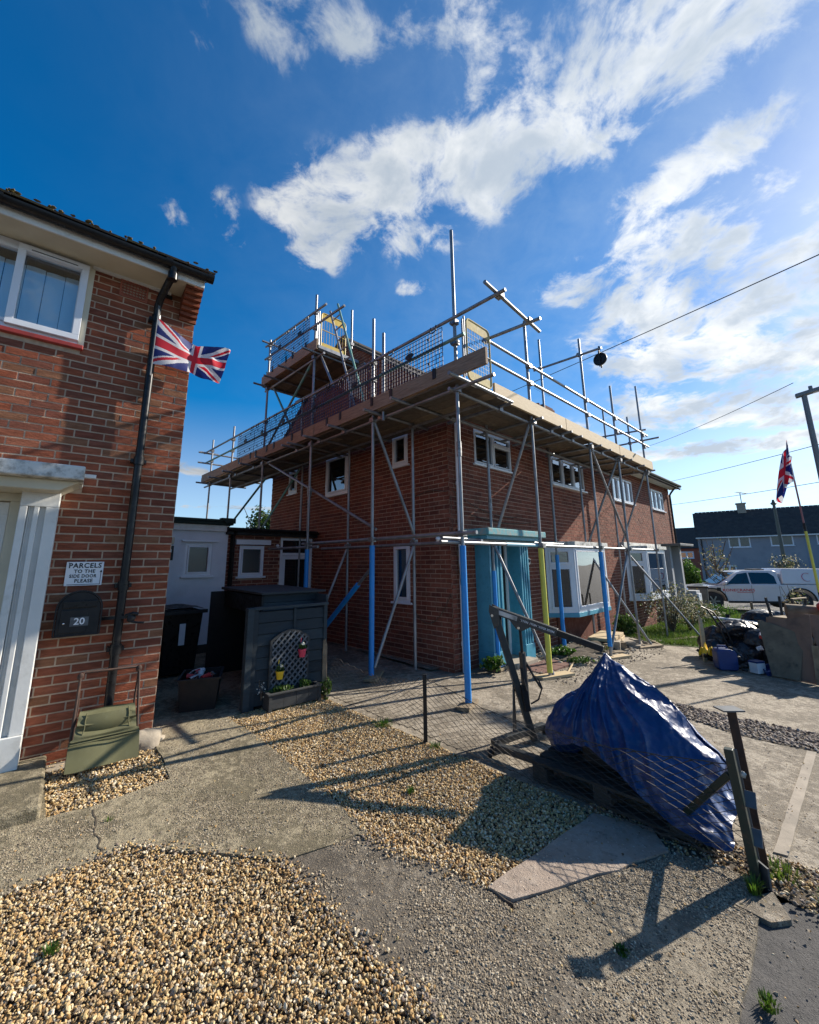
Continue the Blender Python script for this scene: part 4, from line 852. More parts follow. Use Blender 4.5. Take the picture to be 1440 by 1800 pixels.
for sgn in (1, -1):
    for k in range(-12, 13):
        c = .245+k*.074; seg = []
        for q in range(121):
            z = .0+q*.0058; x = c+sgn*(z-.3)*.95
            top_ = .59+.10*math.sin(math.pi*max(0, min(1, (x-.0135)/.4665)))
            if .02 < x < .475 and z < top_: seg.append((x, z))
        if len(seg) > 3:
            (xa, za), (xb, zb) = seg[0], seg[-1]
            MB().bar((xa, -.012-.006*sgn, za), (xb, -.012-.006*sgn, zb), .019, .006, (0, 1, 0)).build('lath', M['lath'], tr)
def leafcloud(n, cx, cy, cz, rx, ry, rz, s, seed, cols=None, up=.3, shell=.5):
    r = random.Random(seed); mb = MB()
    for _ in range(n):
        d = Vector((r.gauss(0, 1), r.gauss(0, 1), r.gauss(0, 1))).normalized()*(shell+(1-shell)*r.random()**.5)*(1+.3*noise.noise(Vector((seed, _*.01, r.random()))))
        k = .75+.5*noise.noise(d*1.6+Vector((seed, 0, 0)))
        p = Vector((cx+d.x*rx*k, cy+d.y*ry*k, cz+d.z*rz*k)); a = Vector((r.gauss(0, 1), r.gauss(0, 1), r.gauss(0, 1)+up)).normalized(); b = a.cross(Vector((r.gauss(0, 1), r.gauss(0, 1), r.gauss(0, 1)))).normalized()
        c = a.cross(b); L = s*r.uniform(.6, 1.3); w = L*.32; v = r.uniform(.01, 1)
        mb.quad(p-b*L*.5, p+c*w*.9+a*w*.2, p+b*L*.5, p-c*w*.9+a*w*.2, r=v)
    return mb
def potplant(name, label, m, x, z, hx, seed, tall):
    t = thing(name, label, 'pot', tuple(LW(1.15+x, .155-.055, .12+z)), 39.2, None)
    mb = MB(); N = 16
    mb.path([(0, 0, -.085), (0, 0, -.082), (0, 0, 0), (0, 0, 0)], [.028, .034, .046, .043], N); mb.path([(0, 0, -.006), (0, 0, .006)], .049, N)
    mb.build('pot', m, t, smooth=True)
    MB().path([(0, .04, 0), (0, .045, tall), (0, .06, tall+.004)], .007, 6).build('hook', m, t, smooth=True)
    leafcloud(90, 0, 0, .035, .06, .05, .04, .035, seed).build('foliage', M['leafg'], t, normals=False)
    leafcloud(14, .01, -.01, .06, .03, .03, .03, .03, seed+4).build('flowers', M['petalw'], t, normals=False)
potplant('hanging_pot', 'small red pot hooked high on the trellis', M['pinkpot'], .385, .46, 0, 3, .14)
potplant('hanging_pot', 'small yellow pot hooked low on the trellis', M['yellowpot'], .115, .255, 0, 5, .12)
pt = thing('planter', 'grey boarded trough planter on the gravel below the trellis', 'planter', tuple(LW(1.10, -.02, 0)), 39.2)
for k in range(4):
    MB().box(.03+k*.1485, -.004, .02, .03+k*.1485+.145, .014, .165, rs.random()).build('plank', M['shedd'], pt)
for x in (0, .60): MB().box(x, -.014, 0, x+.035, .006, .175).build('corner_board', M['shedd'], pt, bev=.002)
mb = MB(); mb.box(.0, .008, 0, .018, .17, .165); mb.box(.617, .008, 0, .635, .17, .165); mb.box(.018, .16, 0, .617, .175, .165); mb.build('trough_sides', M['shedd'], pt)
mb = MB(); mb.box(-.012, -.022, .166, .647, .02, .182); mb.box(-.012, .15, .166, .647, .19, .182); mb.box(-.012, .02, .166, .03, .15, .182); mb.box(.605, .02, .166, .647, .15, .182); mb.build('rim', M['shedd'], pt, bev=.002)
MB().box(.018, .014, .10, .617, .16, .145).build('compost', M['soil'], pt)
lv = leafcloud(240, .18, .09, .19, .16, .06, .045, .04, 8); l2 = leafcloud(160, .47, .09, .20, .1, .05, .06, .04, 9); n0 = len(lv.v); lv.v += l2.v; lv.f += [[i+n0 for i in f] for f in l2.f]; lv.r += l2.r
lv.build('foliage', M['leafg'], pt, normals=False)
wb = thing('wheelie_bin', 'black wheelie bin with open bulging lid beside the white outbuilding', 'bin', tuple(LW(.62, 2.55, 0)), 42)
b = MB(); b.grid(lambda u, v: ((.22+.05*v)*[1, 1, -1, -1][int(u*4+.01) % 4], (.24+.06*v)*[-1, 1, 1, -1][int(u*4+.01) % 4], .05+.87*v), 4, 1, closed_u=True); b.build('body', M['blackpl'], wb, bev=.02)
b = MB(); b.grid(lambda u, v: (-.33+.64*u, -.36+.7*v, .94+.05*math.sin(math.pi*u)+.03*noise.noise(Vector((u*3, v*3, 0)))), 10, 10); b.grid(lambda u, v: (-.33+.64*u, -.36+.7*v, .90), 1, 1); b.box(-.33, -.37, .89, .31, -.34, .94); b.build('lid', M['blackmat'], wb, smooth=True)
for x in (-.2, .2): MB().path([(x-.02, .28, .1), (x+.02, .28, .1)], .1, 16).build('wheel', M['tyre'], wb)
MB().box(-.05, -.325, .45, .03, -.318, .75).build('sticker', M['upvc'], wb)
rb = thing('recycling_box', 'black recycling box of empties on the shaded path by the bin store', 'recycling box', tuple(LW(.58, .75, 0)), 20)
b = MB(); b.grid(lambda u, v: ((.18+.03*v)*[1, 1, -1, -1][int(u*4+.01) % 4], (.22+.03*v)*[-1, 1, 1, -1][int(u*4+.01) % 4], .34*v), 4, 1, closed_u=True); b.box(-.18, -.22, 0, .18, .22, .01); b.box(-.225, -.265, .33, -.2, .265, .35); b.box(.2, -.265, .33, .225, .265, .35); b.box(-.2, -.265, .33, .2, -.24, .35); b.box(-.2, .24, .33, .2, .265, .35); b.build('box', M['blackmat'], rb)
rc = random.Random(8)
for k in range(9):
    x, y = rc.uniform(-.13, .13), rc.uniform(-.17, .17); a = rc.uniform(0, 3.14)
    MB().path([(x-.05*math.cos(a), y-.05*math.sin(a), .33), (x+.05*math.cos(a), y+.05*math.sin(a), .345)], .03, 10).build('can', [M['white'], M['red'], M['chrome']][k % 3], rb, smooth=True)
sk = thing('stake', 'split wooden stake at the near end of the chain link fence', 'stake', (-1.08, 5.47, 0), 20)
MB().prism([(-.03, 0), (.03, 0), (.025, .60), (.004, .68), (-.026, .655)], -.02, .02).build('post', M['wood'], sk, bev=.004)
def plant(label, x, y, z, rx, ry, rz, n, s, mt, seed, name='plant', cat='plant', group=None, stems=6, zc=None, flowers=0, parent_kind=None):
    t = thing(name, label, cat, (x, y, z), 0, group)
    sb = MB(); r = random.Random(seed)
    for k in range(stems):
        a = r.uniform(0, 6.3); q = r.uniform(.3, .9); p = [(0, 0, -.02), (rx*q*.4*math.cos(a), ry*q*.4*math.sin(a), rz*.7), (rx*q*math.cos(a), ry*q*math.sin(a), rz*(1.1+.6*r.random()))]
        sb.path(p, [.02*s/.06*.5, .015*s/.06*.5, .006*s/.06*.5], 5)
    if stems: sb.build('stems', M['bark'], t)
    leafcloud(n, 0, 0, zc if zc is not None else rz, rx, ry, rz, s, seed).build('foliage', mt, t, normals=False)
    if flowers: leafcloud(flowers, 0, 0, zc if zc is not None else rz*1.1, rx, ry, rz, s*.8, seed+50).build('flowers', M['petalw'], t, normals=False)
    return t
plant('ivy growing at the foot of the split wooden stake', -1.05, 5.40, 0, .10, .08, .13, 130, .05, M['leafg'], 31)
t = plant('dried flowers standing against the bin store left of the trellis', *tuple(LW(1.06, .10, 0))[:2], .12, .06, .03, .12, 26, .02, M['petalw'], 33, stems=5, zc=.08)
# ------------------------------------------------------------------ scaffolded house
RH = thing('brick_house', 'two storey red brick semi-detached house wrapped in scaffolding', 'house', HT, HZ)
fF = wallmap((0, 0, 0), (1, 0, 0), (0, -1, 0)); fS = wallmap((0, 0, 0), (0, 1, 0), (-1, 0, 0)); HWp = lambda p: HW(p[0], p[1], p[2])
GB = -.75
holesF = [(.73, 1.98, 3.33, 4.02), (3.66, 5.44, 3.32, 4.02), (7.40, 9.10, 3.31, 4.06), (11.0, 12.45, 3.33, 4.08), (1.0, 1.6, -.1, 2.0), (3.05, 5.55, .45, 1.95), (7.75, 10.4, .45, 1.95), (11.35, 12.3, -.7, 2.0)]
holesS = [(.98, 1.41, 3.40, 4.01), (2.87, 3.74, 3.11, 4.01), (5.07, 5.50, 3.38, 3.99), (.95, 1.38, .92, 1.92)]
EZ, RZ = 4.55, 6.85
bf = bricks(RH, fF, 0, 13.3, -.7, 4.36, holesF, HWp, seed=11)
gtop = lambda z: (0, 6.46) if z < EZ else ((z-EZ)*3.23/(RZ-EZ), 6.46-(z-EZ)*3.23/(RZ-EZ))
bs = bricks(RH, fS, 0.012, 6.46, -.16, RZ-.1, holesS, HWp, top=gtop, seed=12)
mb = MB(); backing(mb, fF, 0, 13.3, -1, 4.5, holesF, .1); backing(mb, fS, 0, 6.46, -1, EZ, holesS, .1)
mb.fm = None; mb.prism([(0, EZ), (6.46, EZ), (3.23, RZ)], 0, .1, ax='x'); mb.box(.1, 6.36, -1, 13.3, 6.46, EZ); mb.box(13.2, .1, -1, 13.3, 6.36, EZ); mb.box(.1, .1, 2.4, 13.2, 6.36, 2.5)
mb.prism([(0, EZ), (6.46, EZ), (3.23, RZ)], 13.2, 13.3, ax='x')
mb.build('wall', M['mortarR'], RH)
lay([(fF, bf), (fS, bs)], RH, M['brickR'], .0045, .0012)
dark = 'glassd'
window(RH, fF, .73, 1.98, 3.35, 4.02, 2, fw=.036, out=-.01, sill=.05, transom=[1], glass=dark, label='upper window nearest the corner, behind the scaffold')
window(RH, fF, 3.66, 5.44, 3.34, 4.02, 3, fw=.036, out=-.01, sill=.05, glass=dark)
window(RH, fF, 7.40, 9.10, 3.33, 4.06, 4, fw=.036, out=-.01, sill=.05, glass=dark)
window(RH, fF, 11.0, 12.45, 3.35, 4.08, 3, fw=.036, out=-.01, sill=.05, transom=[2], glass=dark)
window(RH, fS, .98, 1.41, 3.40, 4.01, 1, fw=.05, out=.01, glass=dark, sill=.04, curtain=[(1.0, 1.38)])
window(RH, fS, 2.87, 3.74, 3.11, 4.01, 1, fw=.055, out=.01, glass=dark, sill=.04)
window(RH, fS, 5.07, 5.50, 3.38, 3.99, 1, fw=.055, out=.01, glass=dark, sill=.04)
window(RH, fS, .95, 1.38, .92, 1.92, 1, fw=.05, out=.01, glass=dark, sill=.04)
def bay(x0, x1, sp, d, z0, z1, sillm, roofm, cur, lab):
    P = [(x0, 0), (x0+sp, d), (x1-sp, d), (x1, 0)]
    root = MB(fF); ov = .09
    root.prism([(x0-ov, 0), (x0+sp-ov*.6, d+ov), (x1-sp+ov*.6, d+ov), (x1+ov, 0)], z1+.02, z1+.12, ax='z')
    rf = root.build('bay_roof', roofm, RH, bev=.006, label=lab)
    MB(fF).prism([(x0-.03, 0), (x0+sp-.02, d+.04), (x1-sp+.02, d+.04), (x1+.03, 0)], z0-.09, z0, ax='z').build('bay_sill', sillm, RH, bev=.006)
    for k in range(3):
        a, b = Vector((*P[k], 0)), Vector((*P[k+1], 0)); L = (b-a).length; e = (b-a)/L; n = Vector((-e.y, e.x, 0))
        if n.y < 0: n = -n
        fm = (lambda a, e, n: (lambda p: fF(a+e*p[0]+n*p[1]+Vector((0, 0, p[2])))))(a, e, n)
        cc = [(.06, L*.45)] if (k == 1 and cur) or k == 0 else None
        window(RH, fm, .0, L, z0, z1+.02, (1 if k != 1 else (2 if L > 2.2 else 1)), fw=.07, out=.03, glass='glassd', room=None, curtain=cc, transom=(True if k == 0 else None))
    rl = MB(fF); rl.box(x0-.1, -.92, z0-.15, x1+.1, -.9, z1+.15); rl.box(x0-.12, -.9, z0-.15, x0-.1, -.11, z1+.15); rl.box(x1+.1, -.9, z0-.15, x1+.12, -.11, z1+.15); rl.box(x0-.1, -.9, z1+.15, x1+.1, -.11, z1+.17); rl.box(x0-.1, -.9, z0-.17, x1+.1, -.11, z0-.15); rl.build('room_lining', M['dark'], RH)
    # brick apron under the bay
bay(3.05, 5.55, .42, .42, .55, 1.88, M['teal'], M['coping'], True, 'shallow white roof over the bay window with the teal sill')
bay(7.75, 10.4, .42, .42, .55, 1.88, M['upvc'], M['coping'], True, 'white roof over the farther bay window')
MB(fF).box(3.35, -.004, -.3, 5.25, .03, .455).build('bay_apron', M['brickR'], RH)
MB(fF).box(7.4, .0, 1.94, 10.9, .14, 2.1).build('bay_header', M['coping'], RH, bev=.01)
# teal porch
cn = MB(fF); cn.box(.26, 0, 2.02, 2.10, .56, 2.13); cn.build('canopy', M['tealw'], RH, bev=.012, label='flaking teal porch canopy')
MB(fF).box(.32, .0, 1.96, 2.04, .48, 2.02).build('canopy_soffit', M['teal'], RH)
def tpil(x0, x1, zb=-.08, m='teal'):
    mb = MB(fF); w = x1-x0; y = .30; mb.box(x0, .0, zb+.25, x1, y-.03, 1.96)
    for p, q in ((x0, x0+.14*w), (x0+.30*w, x0+.42*w), (x0+.56*w, x0+.68*w), (x0+.84*w, x1)): mb.box(p, y-.03, zb+.25, q, y, 1.96)
    mb.box(x0-.012, 0, zb, x1+.012, y+.015, zb+.25); mb.build('door_pilaster', M[m], RH, bev=.004)
tpil(.62, .98); tpil(1.58, 1.86)
df = MB(fF); frame_box(df, 1.02, 1.58, -.03, 1.99, .055, -.06, .02); df.build('door_frame', M['upvc'], RH, bev=.003)
MB(fF).box(1.07, -.05, -.02, 1.53, -.01, 1.93).build('door', M['blackmat'], RH); MB(fF).box(1.13, -.012, 1.0, 1.47, -.004, 1.8).build('door_glass', M['carglass'], RH)
MB(fF).box(1.20, -.004, .93, 1.31, .02, .98).build('letter_box', M['teal'], RH)
MB(fF).ball((1.30, .0, 1.62), .05, .02, .06, 10, 6).build('knocker', M['chrome'], RH, smooth=True)
MB(fF).box(.95, .0, -.16, 1.62, .50, -.02).build('doorstep', M['stone'], RH, bev=.015)
for k in range(3): MB(fF).box(1.0+k*.32, .5, -.115, 1.30+k*.32, .95, -.085, .3).build('step_tile', M['stepred'], RH)
# far neighbour's grey porch
MB(fF).box(10.95, 0, 2.05, 12.75, .70, 2.13).build('canopy', M['galvdark'], RH, bev=.01)
for x in (11.1, 12.35): MB(fF).box(x, 0, -.65, x+.22, .32, 2.05).build('door_pilaster', M['greyblue'], RH, bev=.01)
MB(fF).box(11.45, -.08, -.65, 12.2, -.03, 2.0).build('door', M['upvc'], RH)
# plumbing, roof edge
MB(fF).path([(.16, .07, 4.2), (.16, .07, -.1)], .038, 12).build('downpipe', M['upvc'], RH, smooth=True, label='white downpipe by the corner')
for z in (.35, 1.6, 2.9): MB(fF).path([(.16, .07, z-.03), (.16, .07, z+.03)], .046, 12).build('pipe_collar', M['upvc'], RH, smooth=True)
MB(fF).path([(13.2, .30, 4.36), (13.2, .12, 4.15), (13.2, .06, 4.05), (13.2, .06, -.7)], .035, 10).build('downpipe', M['blackpl'], RH, smooth=True)
MB(fF).box(6.6, .0, 4.30, 13.55, .30, 4.32).build('soffit', M['whitepaint'], RH)
MB(fF).box(6.6, .30, 4.30, 13.55, .32, 4.42).build('fascia', M['blackmat'], RH)
MB(fF).path([(6.6, .36, 4.41), (13.6, .36, 4.41)], .055, 8).build('gutter', M['felt'], RH, smooth=True)
def rz(y): return EZ+(y)*(RZ-EZ)/3.23
for s_, nm in ((0, 'roof'),):
    mb = MB(); mb.prism([(-.38, rz(-.38)+.02), (3.23, RZ+.04), (3.23, RZ-.02), (-.38, rz(-.38)-.04)], .0, 13.5, ax='x'); mb.prism([(6.84, rz(-.38)+.02), (3.23, RZ+.04), (3.23, RZ-.02), (6.84, rz(-.38)-.04)], .0, 13.5, ax='x')
    mb.build('roof_deck', M['slate'], RH)
ts = MB(); r_ = random.Random(77)
for row in range(16):
    y = -.42+row*.235
    for k in range(54):
        x = .0+k*.25+(.125 if row % 2 else 0); 
        if x > 13.4: continue
        z = rz(y)+.035; ts.obox((x+.12, y+.13, z+.13*(RZ-EZ)/3.23), (.119, 0, 0), (0, .14, .14*(RZ-EZ)/3.23+.006), (0, -.004, .008), r=r_.uniform(.01, 1))
ts.build('roof_tiles', M['slate'], RH, kind='stuff')
rd = MB()
for k in range(30): rd.path([(k*.45, 3.23, RZ+.05), (k*.45+.44, 3.23, RZ+.05)], .09, 8)
rd.build('ridge_tiles', M['slate'], RH)
vg = MB(); vg.bar((-.03, -.35, rz(-.35)+.02), (-.03, 3.23, RZ+.02), .05, .05); vg.bar((-.03, 6.8, rz(-.35)+.02), (-.03, 3.23, RZ+.02), .05, .05); vg.build('verge', M['slate'], RH)
ch = MB(); ch.box(9.3, 2.9, 6.2, 10.1, 3.6, 7.66); ch.box(9.25, 2.85, 7.50, 10.15, 3.65, 7.58); c_ = ch.build('chimney', M['brickR'], RH)
for x in (9.5, 9.9): MB().path([(x, 3.25, 7.66), (x, 3.25, 7.82)], .1, 10).build('chimney_pot', M['terracotta'], c_, smooth=True)
def aerial(label, base, h, ln, dirx, s=1):
    t = thing('tv_aerial', label, 'aerial', base, 0)
    MB().path([(0, 0, 0), (0, 0, h)], .018*s, 6).build('mast', M['galvdark'], t)
    d = Vector(dirx).normalized(); w = d.cross(Vector((0, 0, 1))); b = MB(); b.path([Vector((0, 0, h))-d*ln*.35, Vector((0, 0, h))+d*ln*.65], .012*s, 5)
    for k in range(9): c = Vector((0, 0, h))+d*ln*(-.3+.11*k); b.path([c-w*.16, c+w*.16], .007*s, 4)
    b.build('boom', M['galvdark'], t); return t
aerial('small TV aerial on the chimney seen between the guard rails', tuple(HW(9.55, 3.0, 7.6)), .75, 1.3, HW(1, .0)-H0)
# number plate and cables on the front wall
np_ = thing('house_number', 'weathered oval plate beside the teal porch', 'number plaque', tuple(HW(2.33, -.02, 1.60)), HZ)
MB().ball((0, -.006, 0), .085, .02, .075, 14, 8, .3, 4).build('plate', M['coping'], np_, smooth=True); MB().path([(-.05, -.03, -.02), (-.02, -.032, .03), (.0, -.032, -.02), (.03, -.032, .02)], .006, 5).build('relief', M['blackink'], np_)
lettering('21', .075, M['blackink'], np_, (0, -.029, -.005), (1, 0, 0), (0, 0, 1), .001, name='number')
fl = thing('floodlight', 'small white floodlight on the corner of the scaffolded house', 'light', tuple(HW(-.02, .22, 1.98)), HZ)
MB().ball((-.04, 0, 0), .05, .04, .04, 10, 6).build('head', M['white'], fl, smooth=True); MB().box(-.01, -.02, -.09, .0, .08, -.03).build('bracket', M['white'], fl)
cbl = MB()
def droop(a, b, sag, n=14): return [Vector(a).lerp(Vector(b), k/n)-Vector((0, 0, sag*4*(k/n)*(1-k/n))) for k in range(n+1)]
cbl.path(droop((-.02, .95, 2.7), (-.02, .05, 2.75), -.08), .006, 4); cbl.path(droop((.02, -.03, 2.78), (2.0, -.03, 2.45), .14), .006, 4); cbl.path(droop((.0, -.03, 2.7), (.02, -.03, 2.05), .0), .005, 4)
cbl.path(droop((-.02, .8, .75), (-.02, .02, 1.1), .28), .006, 4); cbl.path(droop((.08, -.05, 1.9), (.22, -.12, .0), .02), .006, 4); cbl.path(droop((.5, -.03, 2.40), (2.8, -.03, 2.42), .10), .006, 4)
tag(cbl.build('cable', M['bark'], RH), None)
MB(fS).grid(lambda u, v: (1.95+.07*math.cos(6.283*u)*(1-.15*v), .004, .82+.11*math.sin(6.283*u)*(1-.15*v)), 20, 1, closed_u=True).build('chalk_mark', M['stone'], RH)
# ------------------------------------------------------------------ scaffolding (frame of the scaffolded house: x along the front, y back along the side)
SF = thing('scaffold', 'tube and board scaffold round two sides of the brick house with raised tower lift', 'scaffold', HT, HZ)
TR = .0242
def gz(x, y): return g(HW(x, y).x)
COUP = MB().box(-.045, -.04, -.035, .045, .04, .035).ball((.05, .03, 0), .018, .018, .018, 6, 4).mesh('coupler_shape'); COUP.materials.append(M['coupler'])
def coupler(x, y, z, rz_=0):
    o = bpy.data.objects.new('coupler', COUP); COL.objects.link(o); o.parent = SF; o.location = (x, y, z); o.rotation_euler = (0, 0, rad(rz_))
def tube(name, p0, p1, m='steel', r=TR):
    mb = MB(); mb.tube(p0, p1, r, 12); o = mb.build(name, M[m], SF, smooth=True, angle=60); return o
def sleeve(p0, p1, m='sleeve', r=.040, label=None, square=False):
    p0, p1 = Vector(p0), Vector(p1); n = 4 if square else 14
    mb = MB(); mb.path([p0, p0.lerp(p1, .02), p1], r, 14); mb.build('foam_sleeve', M[m], SF, smooth=True, angle=60, label=label)
def standard(x, y, top, bot=None, lean=(0, 0), joint=None):
    b = gz(x, y)+.01 if bot is None else bot
    tube('standard', (x, y, b), (x+lean[0], y+lean[1], top))
    if joint:
        mb = MB(); mb.path([(x, y, joint), (x, y, joint+.2)], .032, 12); mb.box(x-.04, y-.012, joint+.02, x+.04, y+.012, joint+.18); mb.build('sleeve_coupler', M['coupler'], SF, smooth=True, angle=40)
O = [('S0', -1.08, -1.10, 6.38, 2.95), ('S1', -1.15, .60, 5.70, 4.12), ('S2', -1.15, 2.50, 7.15, 2.85), ('S3', -1.15, 4.60, 7.0, None), ('S4', -1.15, 6.50, 5.25, None), ('S5', -1.15, 8.05, 5.22, None),
     ('F1', .87, -1.10, 5.72, None), ('F2', 3.15, -1.12, 6.30, None), ('F3', 4.80, -1.10, 5.72, 2.75), ('F4', 6.80, -1.10, 6.32, None)]
for n_, x, y, t_, j in O: standard(x, y, t_, joint=j)
for x, y, t_ in ((.72, -.30, 4.3), (3.0, -.30, 4.3), (4.47, -.30, 4.3), (6.5, -.30, 4.3), (-.42, .43, 3.96), (-.38, 2.30, 3.96), (-.38, 4.15, 3.96)): standard(x, y, t_, joint=2.45 if x == .72 else None)
standard(-1.15, .34, 5.32, 3.80); standard(3.2, -.18, 6.7, 3.95)
standard(-.20, 2.55, 7.25, 4.0); standard(-.20, 4.62, 5.95, 4.0); standard(6.78, -.18, 5.95, 3.9); standard(6.78, -.80, 5.5, 3.9)
# ledgers and rails
for nm, p, q, m_ in (
    ('ledger', (-1.45, -1.06, 1.84), (6.95, -1.06, 1.84), 'steel'), ('ledger', (-.6, -.34, 1.95), (5.1, -.34, 1.93), 'steel'),
    ('ledger', (-1.11, -1.35, 1.95), (-1.11, 2.75, 1.97), 'steel'), ('ledger', (-.46, -.95, 1.88), (-.46, 3.1, 1.90), 'steel'), ('ledger', (-1.11, 2.2, 1.90), (-1.11, 4.4, 1.92), 'steel'),
    ('ledger', (-1.11, -1.72, 3.875), (-1.11, 8.6, 3.875), 'steel'), ('ledger', (-.43, -1.0, 3.875), (-.43, 8.4, 3.875), 'steel'),
    ('ledger', (-1.2, -1.06, 3.875), (7.1, -1.06, 3.875), 'steel'), ('ledger', (-.3, -.34, 3.875), (7.1, -.34, 3.875), 'steel'),
    ('guard_rail', (-1.19, -2.0, 4.87), (-1.19, 8.6, 4.91), 'steel'), ('guard_rail', (-1.19, -1.35, 4.56), (-1.19, 8.4, 4.58), 'steelgreen'),
    ('guard_rail', (-.36, -1.15, 4.87), (7.1, -1.15, 4.93), 'steel'), ('guard_rail', (-.36, -1.15, 4.55), (7.1, -1.15, 4.62), 'steel'),
    ('guard_rail', (-1.45, -1.88, 4.91), (.05, -1.78, 4.91), 'steel'), ('guard_rail', (-.36, -1.10, 4.90), (-.27, -1.97, 4.90), 'steel'),
    ('guard_rail', (-.9, 8.3, 4.86), (-1.4, 8.3, 4.86), 'steel'), ('guard_rail', (-1.5, 8.12, 4.80), (-.1, 8.12, 4.80), 'steel'), ('guard_rail', (-1.5, 8.12, 4.50), (-.1, 8.12, 4.50), 'steel'),
    ('guard_rail', (6.75, -.06, 5.08), (6.75, -1.24, 5.02), 'steel'), ('guard_rail', (6.75, -.48, 4.73), (6.75, -1.52, 4.74), 'steel'),
    ('guard_rail', (3.2, .0, 5.98), (3.2, -1.55, 5.94), 'steel'),
    ('guard_rail', (-1.19, 2.05, 6.70), (-1.19, 4.75, 6.86), 'steel'), ('guard_rail', (-1.19, 1.42, 6.35), (-1.19, 4.75, 6.52), 'steel'),
    ('guard_rail', (-1.4, 4.50, 6.84), (-.1, 4.50, 6.84), 'steel'), ('ledger', (-1.11, 2.2, 5.72), (-1.11, 4.8, 5.72), 'steel'), ('ledger', (-.24, 2.0, 5.72), (-.24, 4.9, 5.72), 'steel'),
    ('guard_rail', (-.24, 3.9, 5.25), (-.24, 5.1, 5.22), 'steel')):
    tube(nm, p, q, m_)
# transoms
for x in (-.01, .93, 1.60, 2.02, 2.45, 3.38, 3.9, 4.70, 5.2, 6.1, 6.95): tube('transom', (x, -1.28, 3.925), (x, -.03, 3.925))
for y in (-1.3, -.2, .43, 1.43, 2.24, 2.85, 3.08, 4.3, 5.14, 6.2, 7.2, 8.2): tube('transom', (-1.48, y, 3.925), (-.03, y, 3.925))
for y in (2.38, 3.4, 4.06, 4.6): tube('transom', (-1.5, y, 5.765), (-.1, y, 5.765))
# braces
for p, q, m_ in (((-1.08, 4.75, 4.0), (-1.08, .59, 2.11), 'steel'), ((-1.12, .60, 3.86), (-.42, .42, 2.05), 'steel'), ((-.42, .40, 1.93), (-1.12, .56, .12), 'steel'), ((-.42, 2.25, 1.9), (-1.12, 2.4, .15), 'steel'),
    ((-1.12, .62, 1.55), (-1.12, 2.45, .10), 'steel'), ((-1.12, 4.5, 3.50), (-1.12, 6.45, 2.56), 'steelgreen'), ((-.42, 4.2, 3.8), (-1.12, 4.5, 2.4), 'steelgreen'),
    ((.87, -1.06, 3.86), (.76, -.34, 2.0), 'steel'), ((3.2, -1.05, 4.15), (5.0, -1.05, 1.94), 'steel'), ((4.80, -1.06, 3.86), (4.50, -.34, 1.98), 'steel'), ((6.78, -1.06, 3.86), (6.5, -.34, 1.9), 'steel'),
    ((.70, -.34, 1.9), (.93, -1.12, -.06), 'steel'), ((4.47, -.36, 1.75), (5.15, -1.25, -.26), 'steel'), ((4.9, -1.05, 1.86), (3.35, -1.05, -.1), 'steel'), ((6.45, -.36, 2.0), (7.2, -1.75, -.30), 'steel'),
    ((-1.08, 2.60, 5.80), (-1.08, 4.95, 3.98), 'steelgreen'), ((-1.08, 4.85, 6.25), (-1.08, 3.45, 4.45), 'steelgreen'), ((-1.08, 2.63, 6.18), (-1.08, 1.88, 4.90), 'steel')):
    tube('brace', p, q, m_)
for p, q in (((-1.08, -1.10, gz(-1.08, -1.1)+.01), (-1.08, -1.10, 1.80)), ((-1.15, .60, .02), (-1.15, .60, 1.86)), ((-1.15, 2.50, .3), (-1.15, 2.50, 1.86)), ((-1.12, .98, 1.27), (-1.12, 2.20, .30)),
    ((.72, -.30, .02), (.72, -.30, 1.45)), ((3.0, -.30, -.08), (3.0, -.30, 1.72)), ((4.80, -1.10, -.05), (4.80, -1.10, 1.76)), ((3.15, -1.12, .03), (3.15, -1.12, 1.76))):
    if p[:2] == (4.80, -1.10): continue
    sleeve(p, q)
sleeve((.87, -1.10, -.02), (.87, -1.10, 1.80), 'sleevey', label='yellow foam sleeve on the front standard')
sleeve((-.05, -1.06, 1.84), (.83, -1.06, 1.84), 'palewrap', r=.029, label='pale blue wrap on the ledger')
# couplers where tubes meet
for n_, x, y, t_, j in O:
    side = n_[0] == 'S'
    for z in ((1.84, 3.875, 4.56, 4.88) if not side else (1.95, 3.875, 4.57, 4.88)): 
        if (n_ in ('S3', 'S4', 'S5') and z < 2): continue
        coupler(x, y-.03 if not side else y, z, 0 if not side else 90)
for x, y, z in ((-1.15, 2.5, 5.72), (-1.15, 4.6, 5.72), (-1.15, 2.5, 6.38), (-1.15, 2.5, 6.73), (-1.15, 4.6, 6.5), (-1.15, 4.6, 6.85), (-.2, 2.55, 6.4), (-.36, -1.13, 4.88), (-.3, -1.80, 4.92), (-1.12, -1.87, 4.89), (3.17, -1.1, 5.95), (3.2, -.16, 5.97), (6.77, -1.1, 4.74), (6.77, -1.1, 5.03), (6.78, -.8, 4.74), (-1.08, 2.62, 6.0),
    (-.42, .42, 1.93), (-.38, 2.3, 1.93), (.72, -.32, 1.95), (3.0, -.32, 1.94), (4.47, -.32, 1.93), (6.8, -1.1, 3.84), (.72, -.3, 3.88), (3.0, -.3, 3.88), (4.47, -.3, 3.88), (-.42, .43, 3.88), (-.38, 2.3, 3.88)): coupler(x, y, z, random.choice((0, 90)))
for x in (-.01, .93, 1.60, 2.02, 2.45, 3.38, 3.9, 4.7, 5.2, 6.1): coupler(x, -1.06, 3.885)
for y in (.43, 1.43, 2.24, 3.08, 5.14, 6.2): coupler(-1.11, y, 3.885, 90)
